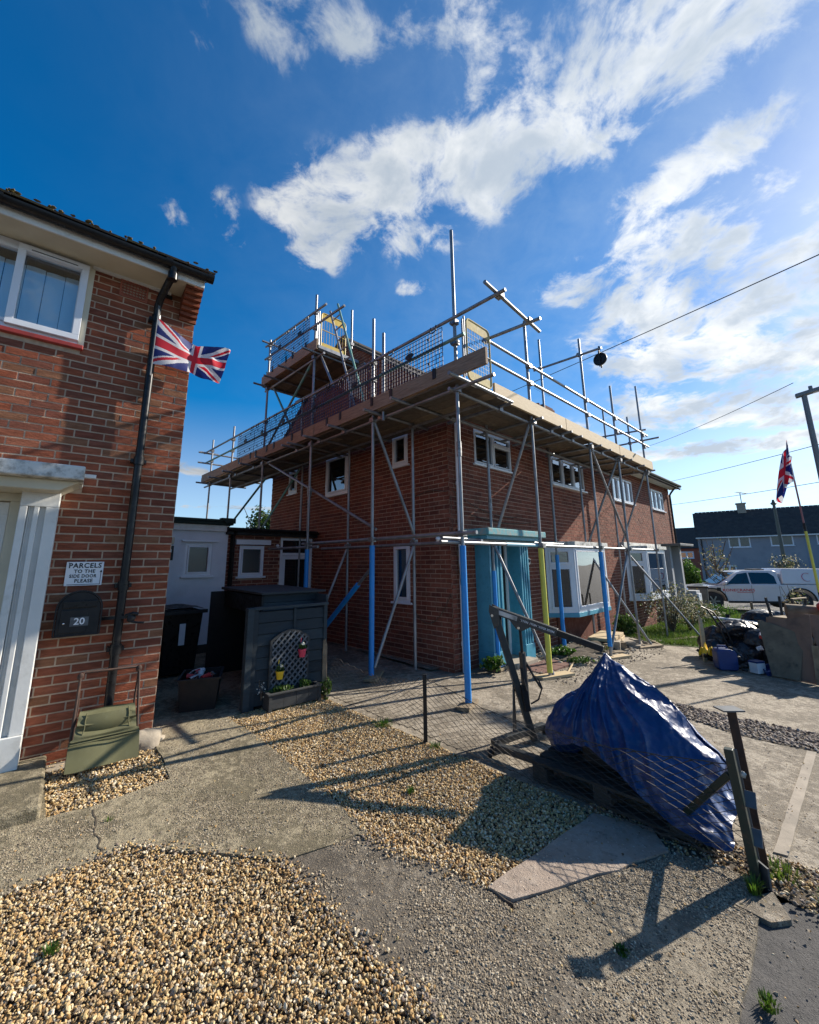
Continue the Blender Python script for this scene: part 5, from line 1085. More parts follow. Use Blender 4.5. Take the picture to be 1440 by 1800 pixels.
# boards: five wide on each side, toe boards on edge
rb_ = random.Random(12)
for i in range(5):
    x0 = -1.20+i*.228; 
    for a, b in ((-1.22, 2.0), (2.02, 5.3), (5.32, 8.5)): MB().box(x0, a+rb_.uniform(-.03, .03), 3.953, x0+.222, b+rb_.uniform(-.0, .0), 3.989, rb_.uniform(.01, 1)).build('scaffold_board', M['board'], SF)
for i in range(4):
    y0 = -1.14+i*.228
    for a, b in ((-.05, 3.3), (3.32, 7.08)): MB().box(a, y0, 3.953 if a > 0 else 3.992, b, y0+.222, 3.989 if a > 0 else 4.028, rb_.uniform(.01, 1)).build('scaffold_board', M['board'], SF)
for i in range(4):
    x0 = -1.20+i*.255; MB().box(x0, 2.3, 5.793, x0+.25, 4.75, 5.829, rb_.uniform(.01, 1)).build('scaffold_board', M['board'], SF)
for a, b in ((-1.70, 2.25), (2.27, 5.6), (5.62, 8.5)): MB().box(-1.245, a, 3.985, -1.207, b, 4.21, rb_.uniform(.01, 1)).build('toe_board', M['toe'], SF)
for a, b in ((-.29, 2.0), (2.02, 4.7), (4.72, 7.15)): MB().box(a, -1.185, 3.975, b, -1.147, 4.20, .1+rb_.uniform(0, .2)).build('toe_board', M['newwood'] if a < 9 else M['toe'], SF)
MB().box(-1.245, 2.28, 5.80, -1.207, 4.75, 6.03, .4).build('toe_board', M['toe'], SF); MB().box(-1.20, 2.27, 5.83, -.2, 2.30, 5.90, .4).build('toe_board', M['steel'], SF); MB().box(-1.2, 4.75, 5.8, -.2, 4.79, 6.0, .4).build('toe_board', M['toe'], SF)
MB().box(-1.24, 8.5, 3.97, -.1, 8.54, 4.13, .4).build('toe_board', M['toe'], SF)
# mesh brick guards hooked on the rails
def guard(label, y0, y1, zb, zt, x=-1.235, dz=0, steps=None):
    t = thing('brick_guard', label, 'brick guard', tuple(HW(x, y0, zb)), HZ, 'mesh brick guards along the side lift')
    w, h = y1-y0, zt-zb; mb = MB(); n = max(2, round(w/.062)); m_ = max(2, round(h/.062))
    for k in range(n+1): mb.bar((0, w*k/n, 0), (0, w*k/n, h), .0075, .0075)
    for k in range(m_+1): mb.bar((.004, 0, h*k/m_), (.004, w, h*k/m_+dz), .0075, .0075)
    mb.build('wire_mesh', M['guard'], t)
    MB().ball((-.012, w*.5, h*.68), .006, .09, .05, 14, 8).build('disc', M['blackmat'], t, smooth=True)
    for f in (.12, .82):
        MB().path([(-.01, w*f-.05, h+.075), (-.02, w*f-.055, h-.01), (-.02, w*f, h-.035), (-.02, w*f+.055, h-.01), (-.01, w*f+.05, h+.075)], .008, 5).build('hook', M['blackmat'], t)
        MB().box(-.022, w*f-.03, -.10, -.012, w*f+.03, .05).build('foot_strap', M['blackmat'], t)
    ck = MB()
    for a in (.2, .5, .8):
        for b in (.25, .85): ck.box(-.012, w*a-.015, h*b-.015, -.004, w*a+.015, h*b+.015)
    ck.build('clip', M['blackmat'], t)
guard('mesh guard nearest the tall corner tube, sky behind it', -1.0, .28, 4.17, 4.79)
guard('mesh guard between the corner guard and the green ladder foot', .36, 1.62, 4.17, 4.80)
guard('mesh guard in front of the ladder on the lower lift', 1.66, 2.92, 4.17, 4.80)
guard('mesh guard under the tower lift over the gable slope', 2.96, 4.10, 4.17, 4.80)
guard('mesh guard crossed by the two tower braces', 4.14, 4.95, 4.17, 4.80)
guard('farthest mesh guard on the lower side lift, left of the tower', 4.98, 5.95, 4.17, 4.80)
guard('mesh guard at the near end of the tower lift', 2.60, 3.38, 6.05, 6.62, dz=.0)
guard('mesh guard at the far end of the tower lift', 3.42, 4.35, 6.07, 6.68, dz=.0)
# yellow ladder gates
def gate(label, loc, rz_, w, h, m1, wires):
    t = thing('ladder_gate', label, 'safety gate', loc, rz_); mb = MB(); r = .07
    pts = []
    for cx, cz, a0 in ((w-r, r, -90), (w-r, h-r, 0), (r, h-r, 90), (r, r, 180)):
        for k in range(5): a = rad(a0+k*22.5); pts.append((cx+r*math.cos(a), 0, cz+r*math.sin(a)))
    mb.path(pts, .014, 8, closed=True); mb.build('frame', M[m1], t, smooth=True)
    def band(z0, z1, flip):
        b = []
        for x, z in ((0, z0), (w, z0), (w, z1), (0, z1)): b.append((x, z))
        if flip: b = [(r*.6, z0), (w-r*.6, z0), (w-.005, z0+r*.8), (w-.005, z1), (.005, z1), (.005, z0+r*.8)]
        else: b = [(.005, z0), (w-.005, z0), (w-.005, z1-r*.8), (w-r*.6, z1), (r*.6, z1), (.005, z1-r*.8)]
        MB().prism(b, -.003, .003).build('panel', M[m1], t)
    band(h-.15, h, False); band(.0, .13, True)
    q = MB(); n = 9
    for k in range(1, n): q.bar((w*k/n, 0, .13), (w*k/n, 0, h-.15), .005, .005)
    if wires:
        for k in range(1, 9): q.bar((0, 0, .13+(h-.28)*k/9), (w, 0, .13+(h-.28)*k/9), .005, .005)
    q.bar((0, 0, h*.52), (w, 0, h*.52), .016, .012); q.build('grille', M[m1 if not wires else 'galvdark'], t)
    p_ = MB(); p_.tube((-.05, .0, .02), (-.05, 0, h), .014, 8); p_.tube((-.09, .0, -.05), (-.09, 0, h-.06), .014, 8); p_.build('hinge_post', M['steel'], t, smooth=True); return t
gate('dusty yellow gate by the tall corner tube of the lower lift', tuple(HW(-.95, -1.20, 4.05)), HZ, .55, .92, 'yellowd', True)
gate('bright yellow gate at the head of the ladder on the tower lift', tuple(HW(-1.10, 2.36, 5.90)), HZ, .60, .80, 'yellow', False)
ld = thing('ladder', 'galvanised and green ladder rising from the side lift to the tower', 'ladder', tuple(HW(-1.02, 0, 0)), HZ)
A0, A1, B0, B1 = Vector((.1, .98, 4.0)), Vector((0, 1.90, 6.70)), Vector((.1, 1.25, 4.0)), Vector((0, 2.17, 6.67))
MB().path([A0, A1], .021, 8).build('stile', M['steelgreen'], ld, smooth=True); MB().path([B0, B1], .021, 8).build('stile', M['steel'], ld, smooth=True)
for k in range(10): f = .05+k*.095; MB().path([A0.lerp(A1, f), B0.lerp(B1, f)], .014, 6).build('rung', M['steel'], ld, smooth=True)
gw = thing('gin_wheel', 'black gin wheel pulley hanging from the end of the high scaffold tube', 'pulley', tuple(HW(3.2, -1.50, 5.94)), HZ)
MB().path([(0, 0, .05), (0, 0, -.10)], .02, 8).build('hanger', M['galvdark'], gw)
w_ = MB(); w_.grid(lambda u, v: (.028*math.cos(6.283*v)*1.0, (.12+.02*math.sin(6.283*v))*math.cos(6.283*u), -.24+(.12+.02*math.sin(6.283*v))*math.sin(6.283*u)), 24, 8, closed_u=True)
for k in range(5): a = k*2*math.pi/5; w_.bar((0, 0, -.24), (0, .12*math.cos(a), -.24+.12*math.sin(a)), .03, .02)
w_.path([(-.03, 0, -.24), (.03, 0, -.24)], .03, 10); w_.path([(-.008, 0, -.24), (.008, 0, -.24)], .115, 24); w_.build('wheel', M['blackmat'], gw, smooth=True)
gf = MB(); gf.bar((-.04, 0, -.06), (-.04, 0, -.42), .03, .008, (1, 0, 0)); gf.bar((.04, 0, -.06), (.04, 0, -.42), .03, .008, (1, 0, 0)); gf.build('cage', M['blackmat'], gw)
# sole boards under the standards
for i, (lab, x, y, a, w, l) in enumerate((('broken sole board under the tall blue sleeved corner standard', -1.10, -1.10, 20, .16, .36), ('sole board in the shade under the second blue standard of the side', -1.1, .60, 40, .2, .5),
    ('long sole board under the yellow sleeved standard', .97, -1.12, -20, .2, .62), ('sole board half under the crane boom by the front wall', 3.6, -1.0, -35, .2, .45), ('sole board under the blue sleeve nearest the tarpaulin', 3.25, -1.2, -20, .2, .5), ('sole board under the unsleeved standard in front of the rose bed', 4.95, -1.2, -22, .22, .7),
    ('farthest sole board on the lawn edge', 6.95, -1.4, -25, .2, .9), ('sole board by the porch under the inner blue standard', .72, -.32, 10, .22, .4))):
    z = gz(x, y); b = MB(); b.box(-l/2, -w/2, 0, l/2, w/2, .038, rb_.random()); o = b.build('sole_board', M['newwood'] if i in (2, 4) else M['wood'], bev=.003)
    p = HW(x, y); o.location = (p.x, p.y, z-.02+.008); o.rotation_euler = (rad(rb_.uniform(-2, 2)), 0, HA+rad(a)); tag(o, lab, 'board', 'sole boards under the standards')
# ------------------------------------------------------------------ chain link fence
FE = thing('chain_link_fence', 'sagging rusty chain link fence between the gravel and the driveway', 'fence', (0, 0, 0))
def fline(t):
    P = [(-1.06, 5.47), (.12, 4.22), (1.78, 2.56)]; L1 = math.dist(P[0], P[1]); L2 = math.dist(P[1], P[2]); s = t*(L1+L2)
    if s < L1: f = s/L1; return P[0][0]+(P[1][0]-P[0][0])*f, P[0][1]+(P[1][1]-P[0][1])*f
    f = (s-L1)/L2; return P[1][0]+(P[2][0]-P[1][0])*f, P[1][1]+(P[2][1]-P[1][1])*f
FLEN = math.dist((-1.06, 5.47), (.12, 4.22))+math.dist((.12, 4.22), (1.78, 2.56))
def fz(t, h):
    k = t/.423 if t < .423 else (t-.423)/.577; sag = .10 if t < .423 else .13
    top = .54-sag*math.sin(math.pi*k)-.05*(1-k if t < .423 else 0)+.012*noise.noise(Vector((t*40, 0, 0)))
    bot = .035+.012*noise.noise(Vector((t*25, 5, 0)))
    return bot+(top-bot)*h
mb = MB(); pitch = .052; NW_ = int(FLEN/pitch); NH = 10
nx, ny = .70, .714
def fpt(t, h):
    x, y = fline(min(max(t, 0), 1)); b = .035*noise.noise(Vector((t*9, h*1.3, 2)))
    lean = (.25*h*math.exp(-((t-.13)/.14)**2))
    return Vector((x+nx*(b+lean), y+ny*(b+lean), g(x)+fz(t, h)-lean*.35))
for k in range(NW_+1):
    pts = []
    for j in range(NH*2+1):
        sgn = 1 if (j+k) % 2 else -1; t = (k+.5+.5*sgn*1.02)/NW_; p = fpt(t, j/(NH*2)); p += Vector((nx, ny, 0))*(.0018*sgn); pts.append(p)
    mb.path(pts, .0034, 4, caps=False)
mb.build('wire_mesh', M['fencewire'], FE, kind='stuff', normals=False)
lw = MB(); lw.path([fpt(k/80, 1.0)+Vector((0, 0, .004)) for k in range(34, 81)], .003, 5); lw.path([fpt(k/80, .02) for k in range(0, 81)], .0022, 5); lw.build('line_wire', M['fencewire'], FE)
bp = MB(); z = g(.12); bp.box(.12-.018, 4.20-.018, z-.05, .12+.018, 4.20+.018, z+.575); bp.build('post', M['blackmat'], FE, bev=.003, label='short black square post')
gp = thing('gate_post', 'green steel fence post with diagonal strut at the right end of the chain link', 'post', (1.80, 2.545, g(1.8)), 0)
MB().path([(0, 0, -.03), (-.045, .02, .605)], .001, 4).build('seam', M['rust'], gp)
b = MB(); b.bar((0, 0, -.04), (-.04, .015, .635), .042, .042, (1, 1, 0)); b.build('post', M['greenpost'], gp, bev=.003)
b = MB(); b.bar((-.045, .03, .50), (-.22, .42, .02), .034, .034, (0, 0, 1)); b.build('strut', M['greenpost'], gp, bev=.003)
MB().box(-.30, .36, -.02, -.16, .46, .035).build('strut_foot', M['pallet'], gp)
b = MB(); b.box(.022, -.05, -.03, .032, .04, .10); b.build('ground_plate', M['galvdark'], gp)
for z in (.18, .36): MB().bar((.01, -.02, z), (.06, .04, z+.05), .05, .006, (0, 0, 1)).build('hinge_plate', M['galvdark'], gp, bev=.001)
MB().ball((-.005, -.02, .52), .014, .014, .018, 8, 5, .3, 1).build('bolt', M['coping'], gp)
rp = thing('steel_post', 'taller rusty steel post with flat cap plate beside the green fence post', 'post', (1.93, 2.66, g(1.93)), 0)
b = MB(); b.bar((0, 0, -.04), (-.03, .03, .795), .046, .012, (1, 1, 0)); b.bar((.012, .016, -.04), (-.018, .046, .795), .012, .034, (1, 1, 0)); b.build('post', M['rust'], rp, bev=.002)
b = MB(); b.box(-.105, -.015, .795, .02, .075, .803); b.build('cap_plate', M['galvdark'], rp)
b = MB(); b.bar((-.055, -.035, .02), (-.075, -.01, .60), .022, .01, (1, 1, 0)); b.build('side_strap', M['galvdark'], rp, bev=.001)

# ------------------------------------------------------------------ engine crane
CR = thing('engine_crane', 'grey folding engine crane with its boom raised over the blue tarpaulin', 'crane', (0, 0, 0))
mast0, mast1 = Vector((1.13, 4.25, -.03)), Vector((.83, 4.27, 1.08))
MB().bar(mast0, mast1, .062, .075, (0, 1, 0)).build('mast', M['crane'], CR, bev=.004)
tip = Vector((1.66, 3.80, .845)); knee = Vector((.835, 4.27, 1.125)); bd = (tip-knee).normalized()
MB().bar(knee-bd*.03, knee+bd*.60, .062, .070).build('boom', M['crane'], CR, bev=.004)
MB().bar(knee+bd*.58, tip, .046, .052).build('boom_extension', M['blackmat'], CR, bev=.003)
b = MB(); c = (mast1+knee)/2; sdv = bd.cross(Vector((0, 0, 1))).normalized()
for s_ in (-1, 1): 
    o_ = sdv*.040*s_; pts = [knee+Vector((0, 0, .045))-bd*.045, knee+bd*.05+Vector((0, 0, .03)), knee+bd*.045-Vector((0, 0, .12)), mast1-Vector((0, 0, .12)), knee-bd*.055-Vector((0, 0, .02))]
    A = [b.P(p+o_) for p in pts]; B = [b.P(p+o_*1.16) for p in pts]; b.F(A); b.F(B[::-1])
    for j in range(5): b.F([A[j], A[(j+1) % 5], B[(j+1) % 5], B[j]])
b.build('pivot_plate', M['crane'], CR)
piv = knee+bd*.245-Vector((0, 0, .075))
b = MB()
for s_ in (-1, 1): o_ = sdv*.036*s_; b.quad(knee+bd*.15+o_-Vector((0, 0, .03)), knee+bd*.36+o_-Vector((0, 0, .03)), piv+bd*.03+o_-Vector((0, 0, .02)), piv-bd*.03+o_-Vector((0, 0, .02)))
b.build('ram_bracket', M['crane'], CR)
for p in (piv, knee-Vector((0, 0, .05))-bd*.02): MB().path([p-sdv*.05, p+sdv*.05], .013, 10).build('pivot_bolt', M['chrome'], CR, smooth=True)
rbm = Vector((1.075, 4.22, .22)); rt_ = rbm.lerp(piv, .70)
MB().tube(rt_, piv, .014, 10).build('ram_rod', M['blackmat'], CR, smooth=True)
MB().tube(rbm+Vector((0, 0, .05)), rt_, .032, 14).build('ram_cylinder', M['crane'], CR, smooth=True)
b = MB(); b.bar(rbm+Vector((-.03, -.03, .24)), rbm+Vector((0, -.03, .02)), .05, .05); b.path([rbm+Vector((0, -.04, .44)), rbm+Vector((-.05, -.06, .38)), rbm+Vector((-.01, -.07, .2))], .008, 6); b.path([rbm+Vector((.0, -.04, .45)), rbm+Vector((.08, -.05, .30)), rbm+Vector((.13, -.05, .22))], .012, 6)
b.build('pump', M['blackmat'], CR, smooth=True)
MB().path([rbm+Vector((.11, -.04, .30)), rbm+Vector((.14, -.05, .22)), rbm+Vector((.10, -.05, .12)), rbm+Vector((.03, -.04, .08))], .008, 6).build('hose', M['blackpl'], CR, smooth=True)
for q in ((.93, 4.20, .0), (.99, 4.36, .03)): MB().bar(mast0.lerp(mast1, .52), q, .028, .012, (1, 0, 0)).build('support_stay', M['crane'], CR, bev=.002)
MB().tube(mast0.lerp(mast1, .60), mast0.lerp(mast1, .60)+Vector((-.11, -.07, -.015)), .010, 8).build('handle', M['chrome'], CR, smooth=True)
gb = g(1)
for nm, p, q in (('base_beam', (.70, 3.98, gb+.09), (1.26, 4.36, gb+.09)), ('base_leg', (.72, 3.96, gb+.075), (1.45, 3.26, gb+.075)), ('base_leg', (1.24, 4.38, gb+.075), (1.98, 3.68, gb+.075))): MB().bar(p, q, .06, .055).build(nm, M['crane'], CR, bev=.004)
for p in ((.69, 3.99, gb+.03), (1.27, 4.39, gb+.03), (.66, 3.93, gb+.03)): MB().path([(p[0]-.014, p[1], p[2]), (p[0]+.014, p[1], p[2])], .032, 14).build('castor', M['blackmat'], CR, smooth=True)
upv = sdv.cross(bd).normalized()
if upv.z < 0: upv = -upv
fs = -1 if (knee+sdv-CAMP).length > (knee-sdv-CAMP).length else 1
face = sdv*.0318*fs; exd = bd if bd.cross(upv).dot(sdv*fs) > 0 else -bd
b = MB(); b.obox(knee+bd*.13+face, bd*.10, upv*.020, face*.012); b.build('label_plate', M['coping'], CR)
b = MB(); b.obox(knee+bd*.5+face, bd*.075, upv*.010, face*.012); b.build('label_plate', M['galvdark'], CR)
for i_, (d_, tx) in enumerate(((.30, '½TON'), (.385, '1TON'), (.47, '1½TON'), (.545, '2TON'))): lettering(tx, .026, M['white'], CR, knee+bd*d_+face*1.03, exd, upv, .0004)
for d_ in (.265, .345, .43, .51): MB().ball(knee+bd*d_+face, .007, .007, .007, 8, 5).build('pin_hole', M['blackink'], CR)
# chain and hook from the boom tip down to the tarpaulin
chn = thing('chain', 'short steel chain hanging from the crane boom into the top of the tarpaulin', 'chain', tuple(tip), 0)
for k in range(5):
    c = Vector((-.006*k, -.006*k, -.045-.026*k)); pts = []
    for j in range(10):
        a = j*math.pi/5; h_ = Vector((.010*math.cos(a), 0, .017*math.sin(a))) if k % 2 else Vector((0, .010*math.cos(a), .017*math.sin(a))); pts.append(c+h_)
    MB().path(pts, .0035, 6, closed=True).build('link', M['chrome'], chn, smooth=True)
# ------------------------------------------------------------------ pallet and tarpaulin
E1, E2 = Vector((.70, -.714, 0)), Vector((.714, .70, 0)); P0 = Vector((.92, 3.56, g(1.1)))
PA = thing('pallet', 'dark weathered timber pallet under the blue tarpaulin', 'pallet', tuple(P0), math.degrees(math.atan2(-.714, .70)))
rp_ = random.Random(3)
for k in range(3): MB().box(0, k*.34, .0, 1.05, k*.34+.10, .02, .3).build('bottom_board', M['pallet'], PA, bev=.002)
for k in range(3):
    for j in range(3): MB().box(j*.46, k*.34, .021, j*.46+.12, k*.34+.10, .098, .3).build('block', M['pallet'], PA, bev=.003)
for j in range(3): MB().box(j*.46, 0, .099, j*.46+.10, .78, .116).build('stringer_board', M['pallet'], PA, bev=.002)
for k in range(6): MB().box(-.01, k*.137, .117, 1.06, k*.137+.10, .137, rp_.random()).build('deck_board', M['pallet'], PA, bev=.002)
TP = thing('tarpaulin', 'crumpled shiny blue tarpaulin draped over a load hooked to the crane', 'tarpaulin', tuple(P0), math.degrees(math.atan2(-.714, .70)))
def lerpt(tab, t):
    if t <= tab[0][0]: return tab[0][1]
    for (a, va), (b, vb) in zip(tab, tab[1:]):
        if t <= b: f = (t-a)/(b-a); return va+(vb-va)*f
    return tab[-1][1]
HTOP = [(-.05, .22), (0.0, .38), (.06, .50), (.14, .56), (.24, .64), (.34, .76), (.42, .88), (.45, .905), (.50, .86), (.60, .82), (.74, .76), (.88, .67), (1.0, .54), (1.10, .42), (1.17, .33), (1.22, .16)]
HBOT = [(-.05, .20), (.1, .22), (.3, .32), (.45, .34), (.6, .28), (.8, .17), (.95, .08), (1.1, .03), (1.33, .015)]
WF = [(-.05, .34), (.1, .16), (.3, .06), (.6, -.02), (.9, -.05), (1.15, -.02), (1.33, .10)]
WB = [(-.05, .50), (.1, .66), (.4, .80), (.9, .82), (1.2, .76), (1.33, .55)]
def tarpf(u, v):
    t = -.05+1.27*u; hz = lerpt(HTOP, t); rg = .46+.03*math.sin(t*5)
    if v < .62:
        s = v/.62; y0, z0 = lerpt(WF, t), lerpt(HBOT, t); bulge = math.sin(math.pi*s)
        y = y0+(rg-y0)*s**1.25-.05*bulge; z = z0+(hz-z0)*(s**.85)+.02*bulge
    else:
        s = (v-.62)/.38; y1 = lerpt(WB, t); y = rg+(y1-rg)*s; z = hz+(.05-hz)*s**1.15
    # folds run down from the hook towards the low end
    p = Vector((t, y, z)); ap = Vector((.45, .46, .9)); dv = p-ap; L = dv.length; an = math.atan2(dv.z, dv.x)
    amp = min(1, L*2.2)*.016*(1 if v < .95 else .6)
    sw = math.sin(an*17+3*noise.noise(p*2.5)); f = (1-2*abs(sw)**.6)*amp*.9+.016*noise.noise(Vector((an*9, L*2.2, 0)))*min(1, L*3)+.010*noise.noise(p*9)+.006*noise.noise(p*24)
    hem = .02*noise.noise(Vector((t*7, 3, 0))) if v < .1 else 0
    end = max(0, (t-1.02)/.3); f += end*(.055*noise.noise(p*9)+.03*noise.noise(p*21)); t += end*(.10*noise.noise(Vector((y*5, z*6, 7)))+.05*math.sin(z*16+y*4))
    return (t+.25*f, y-f*(1 if v < .62 else -1), z+f*.75+hem)
tm = MB(); tm.grid(tarpf, 190, 110); tm.build('cloth', M['tarp'], TP, smooth=True, angle=180)
# left lobe of the tarpaulin gathered under the hook
def lobe(u, v):
    th, ph = u*6.283, (v-.5)*math.pi; d = Vector((math.cos(th)*math.cos(ph), math.sin(th)*math.cos(ph), math.sin(ph)))
    k = 1+.16*noise.noise(d*2.2+Vector((3, 0, 0)))+.07*math.sin(th*6+2*d.z)*math.cos(ph)+.04*noise.noise(d*6)
    return (.17+d.x*.20*k+.10*d.z, .40+d.y*.20*k, .34+d.z*.24*k)
b = MB(); b.grid(lobe, 90, 50, closed_u=True)
b.build('gathered_fold', M['tarp'], TP, smooth=True, angle=180)
b = MB(); b.box(.30, .22, .14, .98, .66, .30); b.box(.36, .28, .30, .78, .60, .52); b.build('covered_load', M['blackmat'], TP, bev=.02)
# ------------------------------------------------------------------ grass tufts and weeds
def tuft(label, x, y, n, h, seed, spread=.05, m='grass', z=None, cat='grass tuft'):
    r = random.Random(seed); mb = MB(); zb = g(x) if z is None else z
    for _ in range(n):
        a = r.uniform(0, 6.3); d = r.random()**.7*spread; bx, by = d*math.cos(a), d*math.sin(a); hh = h*r.uniform(.4, 1.1); l = r.uniform(.2, .8)*hh; w = r.uniform(.0015, .004)
        px, py = -math.sin(a)*w, math.cos(a)*w; tx, ty = bx+math.cos(a)*l, by+math.sin(a)*l; v = r.uniform(.01, 1)
        mb.quad((bx-px, by-py, -.005), (bx+px, by+py, -.005), (bx+math.cos(a)*l*.4+px*.8, by+math.sin(a)*l*.4+py*.8, hh*.65), (bx+math.cos(a)*l*.4-px*.8, by+math.sin(a)*l*.4-py*.8, hh*.65), r=v)
        mb.quad((bx+math.cos(a)*l*.4-px*.8, by+math.sin(a)*l*.4-py*.8, hh*.65), (bx+math.cos(a)*l*.4+px*.8, by+math.sin(a)*l*.4+py*.8, hh*.65), (tx+px*.1, ty+py*.1, hh), (tx-px*.1, ty-py*.1, hh), r=v)
    o = mb.build('weed', M[m], normals=False); o.location = (x, y, zb); tag(o, label, cat)
tuft('grass tuft at the foot of the green fence post', 1.73, 2.48, 90, .07, 1, .025)
tuft('low green weed on the joint in the slab shadow', .88, 2.13, 120, .014, 2, .030, 'leafb')
tuft('dry grass tuft near the footpath edge of the slab', 1.33, 1.93, 120, .022, 3, .035)
tuft('grass fringe at the right edge beside the footpath', 2.10, 2.40, 260, .035, 4, .10)
tuft('weed in the gravel in front of the fence line', -.02, 3.35, 60, .03, 5, .025, 'leafb')
tuft('weed at the crack in the concrete path', -1.95, 3.02, 30, .025, 6, .02)
tuft('weeds along the foot of the chain link fence', -.30, 4.60, 160, .05, 7, .10, 'leafb')
tuft('weed by the short black fence post', .20, 4.08, 60, .04, 8, .05, 'leafb')
tuft('small green sprig in the foreground gravel at the left edge', -1.55, 2.12, 60, .025, 9, .03, 'leafb')
tuft('dead grass around the gate post feet', 1.98, 2.62, 160, .05, 10, .09)
# debris by the gate post
db = MB(); r = random.Random(44)
for k in range(90):
    x, y = 1.5+r.random()*.55, 0; y = 2.98-(x-1.5)*.62+r.gauss(0, .05); s_ = r.uniform(.006, .018); db.ball((x, y, g(x)+.002), s_, s_*.8, s_*.6, 6, 4, .6, k)
tag(db.build('soil_clods', M['soil'], kind='stuff', normals=False), 'dark soil clods along the foot of the fence')
# ------------------------------------------------------------------ planting and debris along the scaffolded house
def hplant(label, u, v, *a, **k): p = HW(u, v); return plant(label, p.x, p.y, g(p.x), *a, **k)
hplant('leafy weeds at the left foot of the teal porch', .42, -.42, .20, .16, .12, 300, .08, M['leafb'], 41, stems=3)
hplant('strappy green plant under the bay window', 2.35, -.55, .28, .2, .10, 320, .07, M['leafb'], 42, stems=3)
hplant('low green weeds beside the yellow standard', 2.1, -1.0, .3, .2, .06, 260, .06, M['leafg'], 43, stems=2)
hplant('spindly seedlings in the dirt below the bay', 3.3, -.75, .4, .2, .09, 220, .05, M['leafp'], 44, stems=8)
hplant('bushy green plant against the wall between the two bays', 5.9, -.5, .35, .3, .30, 700, .09, M['leafg'], 45, stems=5)
hplant('dry rose bush in front of the farther bay window', 7.7, -1.0, .9, .5, .72, 900, .065, M['leafp'], 46, stems=26, flowers=120)
hplant('tall pale leaved shrub at the corner of the farther bay', 8.6, -1.2, .7, .5, .62, 520, .07, M['leafp'], 47, stems=16, flowers=60)
hplant('hydrangea like shrub with white dead heads near the grey porch', 10.9, -.9, .8, .5, .42, 1000, .08, M['leafp'], 48, stems=12, flowers=160)
hplant('yellow green shrub at the edge of the lawn', 12.2, -1.1, .7, .5, .34, 1000, .07, M['leafb'], 49, stems=6)
gr = MB(); r = random.Random(6); lawnp = [xy(HW(5.4, -.2)), xy(HW(5.6, -1.2)), xy(HW(6.1, -2.0)), (6.5, 9.6), (8.0, 10.0), (10.6, 11.7), (13.8, 15.5), (12.8, 18), xy(HW(13.3, -.2))]
cnt = 0
while cnt < 26000:
    x, y = r.uniform(5, 14), r.uniform(9, 18.2)
    if r.random() > (9.5/max(y, 9.5))**2 or not inpoly(x, y, lawnp): continue
    h_ = r.uniform(.05, .13)*(1+.8*noise.noise(Vector((x*2, y*2, 0)))); a = r.uniform(0, 6.3); w = .006+.0012*(y-9); z = g(x)-.01; l = r.uniform(.2, .7)*h_
    gr.F([gr.P((x-math.sin(a)*w, y+math.cos(a)*w, z)), gr.P((x+math.sin(a)*w, y-math.cos(a)*w, z)), gr.P((x+math.cos(a)*l, y+math.sin(a)*l, z+h_))], r.uniform(.01, 1)); cnt += 1
tag(gr.build('grass', M['grass'], kind='stuff', normals=False), 'sunlit rough lawn in front of the scaffolded house', 'grass')
gr = MB(); cnt = 0
while cnt < 9000:
    x, y = r.uniform(9, 28), r.uniform(9.8, 30)
    if not inpoly(x, y, [(9.6, 10.3), (16, 9.8), (28, 12), (28, 30), (16, 29), (13.4, 18.4), (14.2, 15.5), (10.7, 11.6)]) : continue
    h_ = r.uniform(.03, .08); a = r.uniform(0, 6.3); w = .02; z = g(x)-.02
    gr.F([gr.P((x-math.sin(a)*w, y+math.cos(a)*w, z)), gr.P((x+math.sin(a)*w, y-math.cos(a)*w, z)), gr.P((x+math.cos(a)*.05, y+math.sin(a)*.05, z+h_))], r.uniform(.01, 1)); cnt += 1
tag(gr.build('grass', M['grass'], kind='stuff', normals=False), 'grass verge under and behind the white pickup', 'grass')
def loose(name, label, cat, m, u, v, rz_, build, dz=0, group=None):
    p = HW(u, v); mb = MB(); build(mb); o = mb.build(name, M[m], bev=.004); o.location = (p.x, p.y, g(p.x)+dz); o.rotation_euler = (0, 0, HA+rad(rz_)); return tag(o, label, cat, group)
loose('timber_box', 'pale new timber sheet laid on blocks in front of the bay window', 'timber', 'newwood', 4.35, -.62, 8, lambda b: b.box(-.55, -.22, .16, .5, .25, .22))
loose('timber_box', 'pale squared timber under the new timber sheet', 'timber', 'newwood', 4.55, -.68, 12, lambda b: b.box(-.45, -.16, .03, .4, .18, .155))
for i, (u, v, s_) in enumerate(((3.75, -.85, .1), (4.0, -.92, .12), (4.2, -.95, .10), (4.9, -.95, .09))):
    loose('block', ['brown block at the left end of the timber stack', 'upright brown block second from the left below the timber', 'pale block third from the left below the timber', 'block at the right end of the timber stack'][i], 'block', 'stone' if i % 2 else 'wood', u, v, i*17, lambda b: b.box(-s_, -s_*.6, 0, s_, s_*.6, s_*1.4))
loose('paving_slab', 'broken pale slab lying beside the blue standard under the boom tip', 'slab', 'stone', 4.75, -.78, 30, lambda b: b.box(-.28, -.2, .05, .3, .2, .10))
loose('paving_slab', 'lower broken slab under the pale one', 'slab', 'stone', 4.85, -.9, 15, lambda b: b.box(-.3, -.2, 0, .28, .2, .048))
loose('lath', 'thin pale lath lying from the yellow standard across the dirt', 'lath', 'newwood', 1.75, -1.15, 8, lambda b: b.bar((-.7, 0, .02), (.7, .25, .03), .025, .015))
loose('lath', 'grey strip of timber on the edge of the lawn', 'lath', 'wood', 6.0, -.9, 35, lambda b: b.bar((-.8, 0, .02), (.8, .1, .05), .05, .03))
rub = MB(); r = random.Random(15)
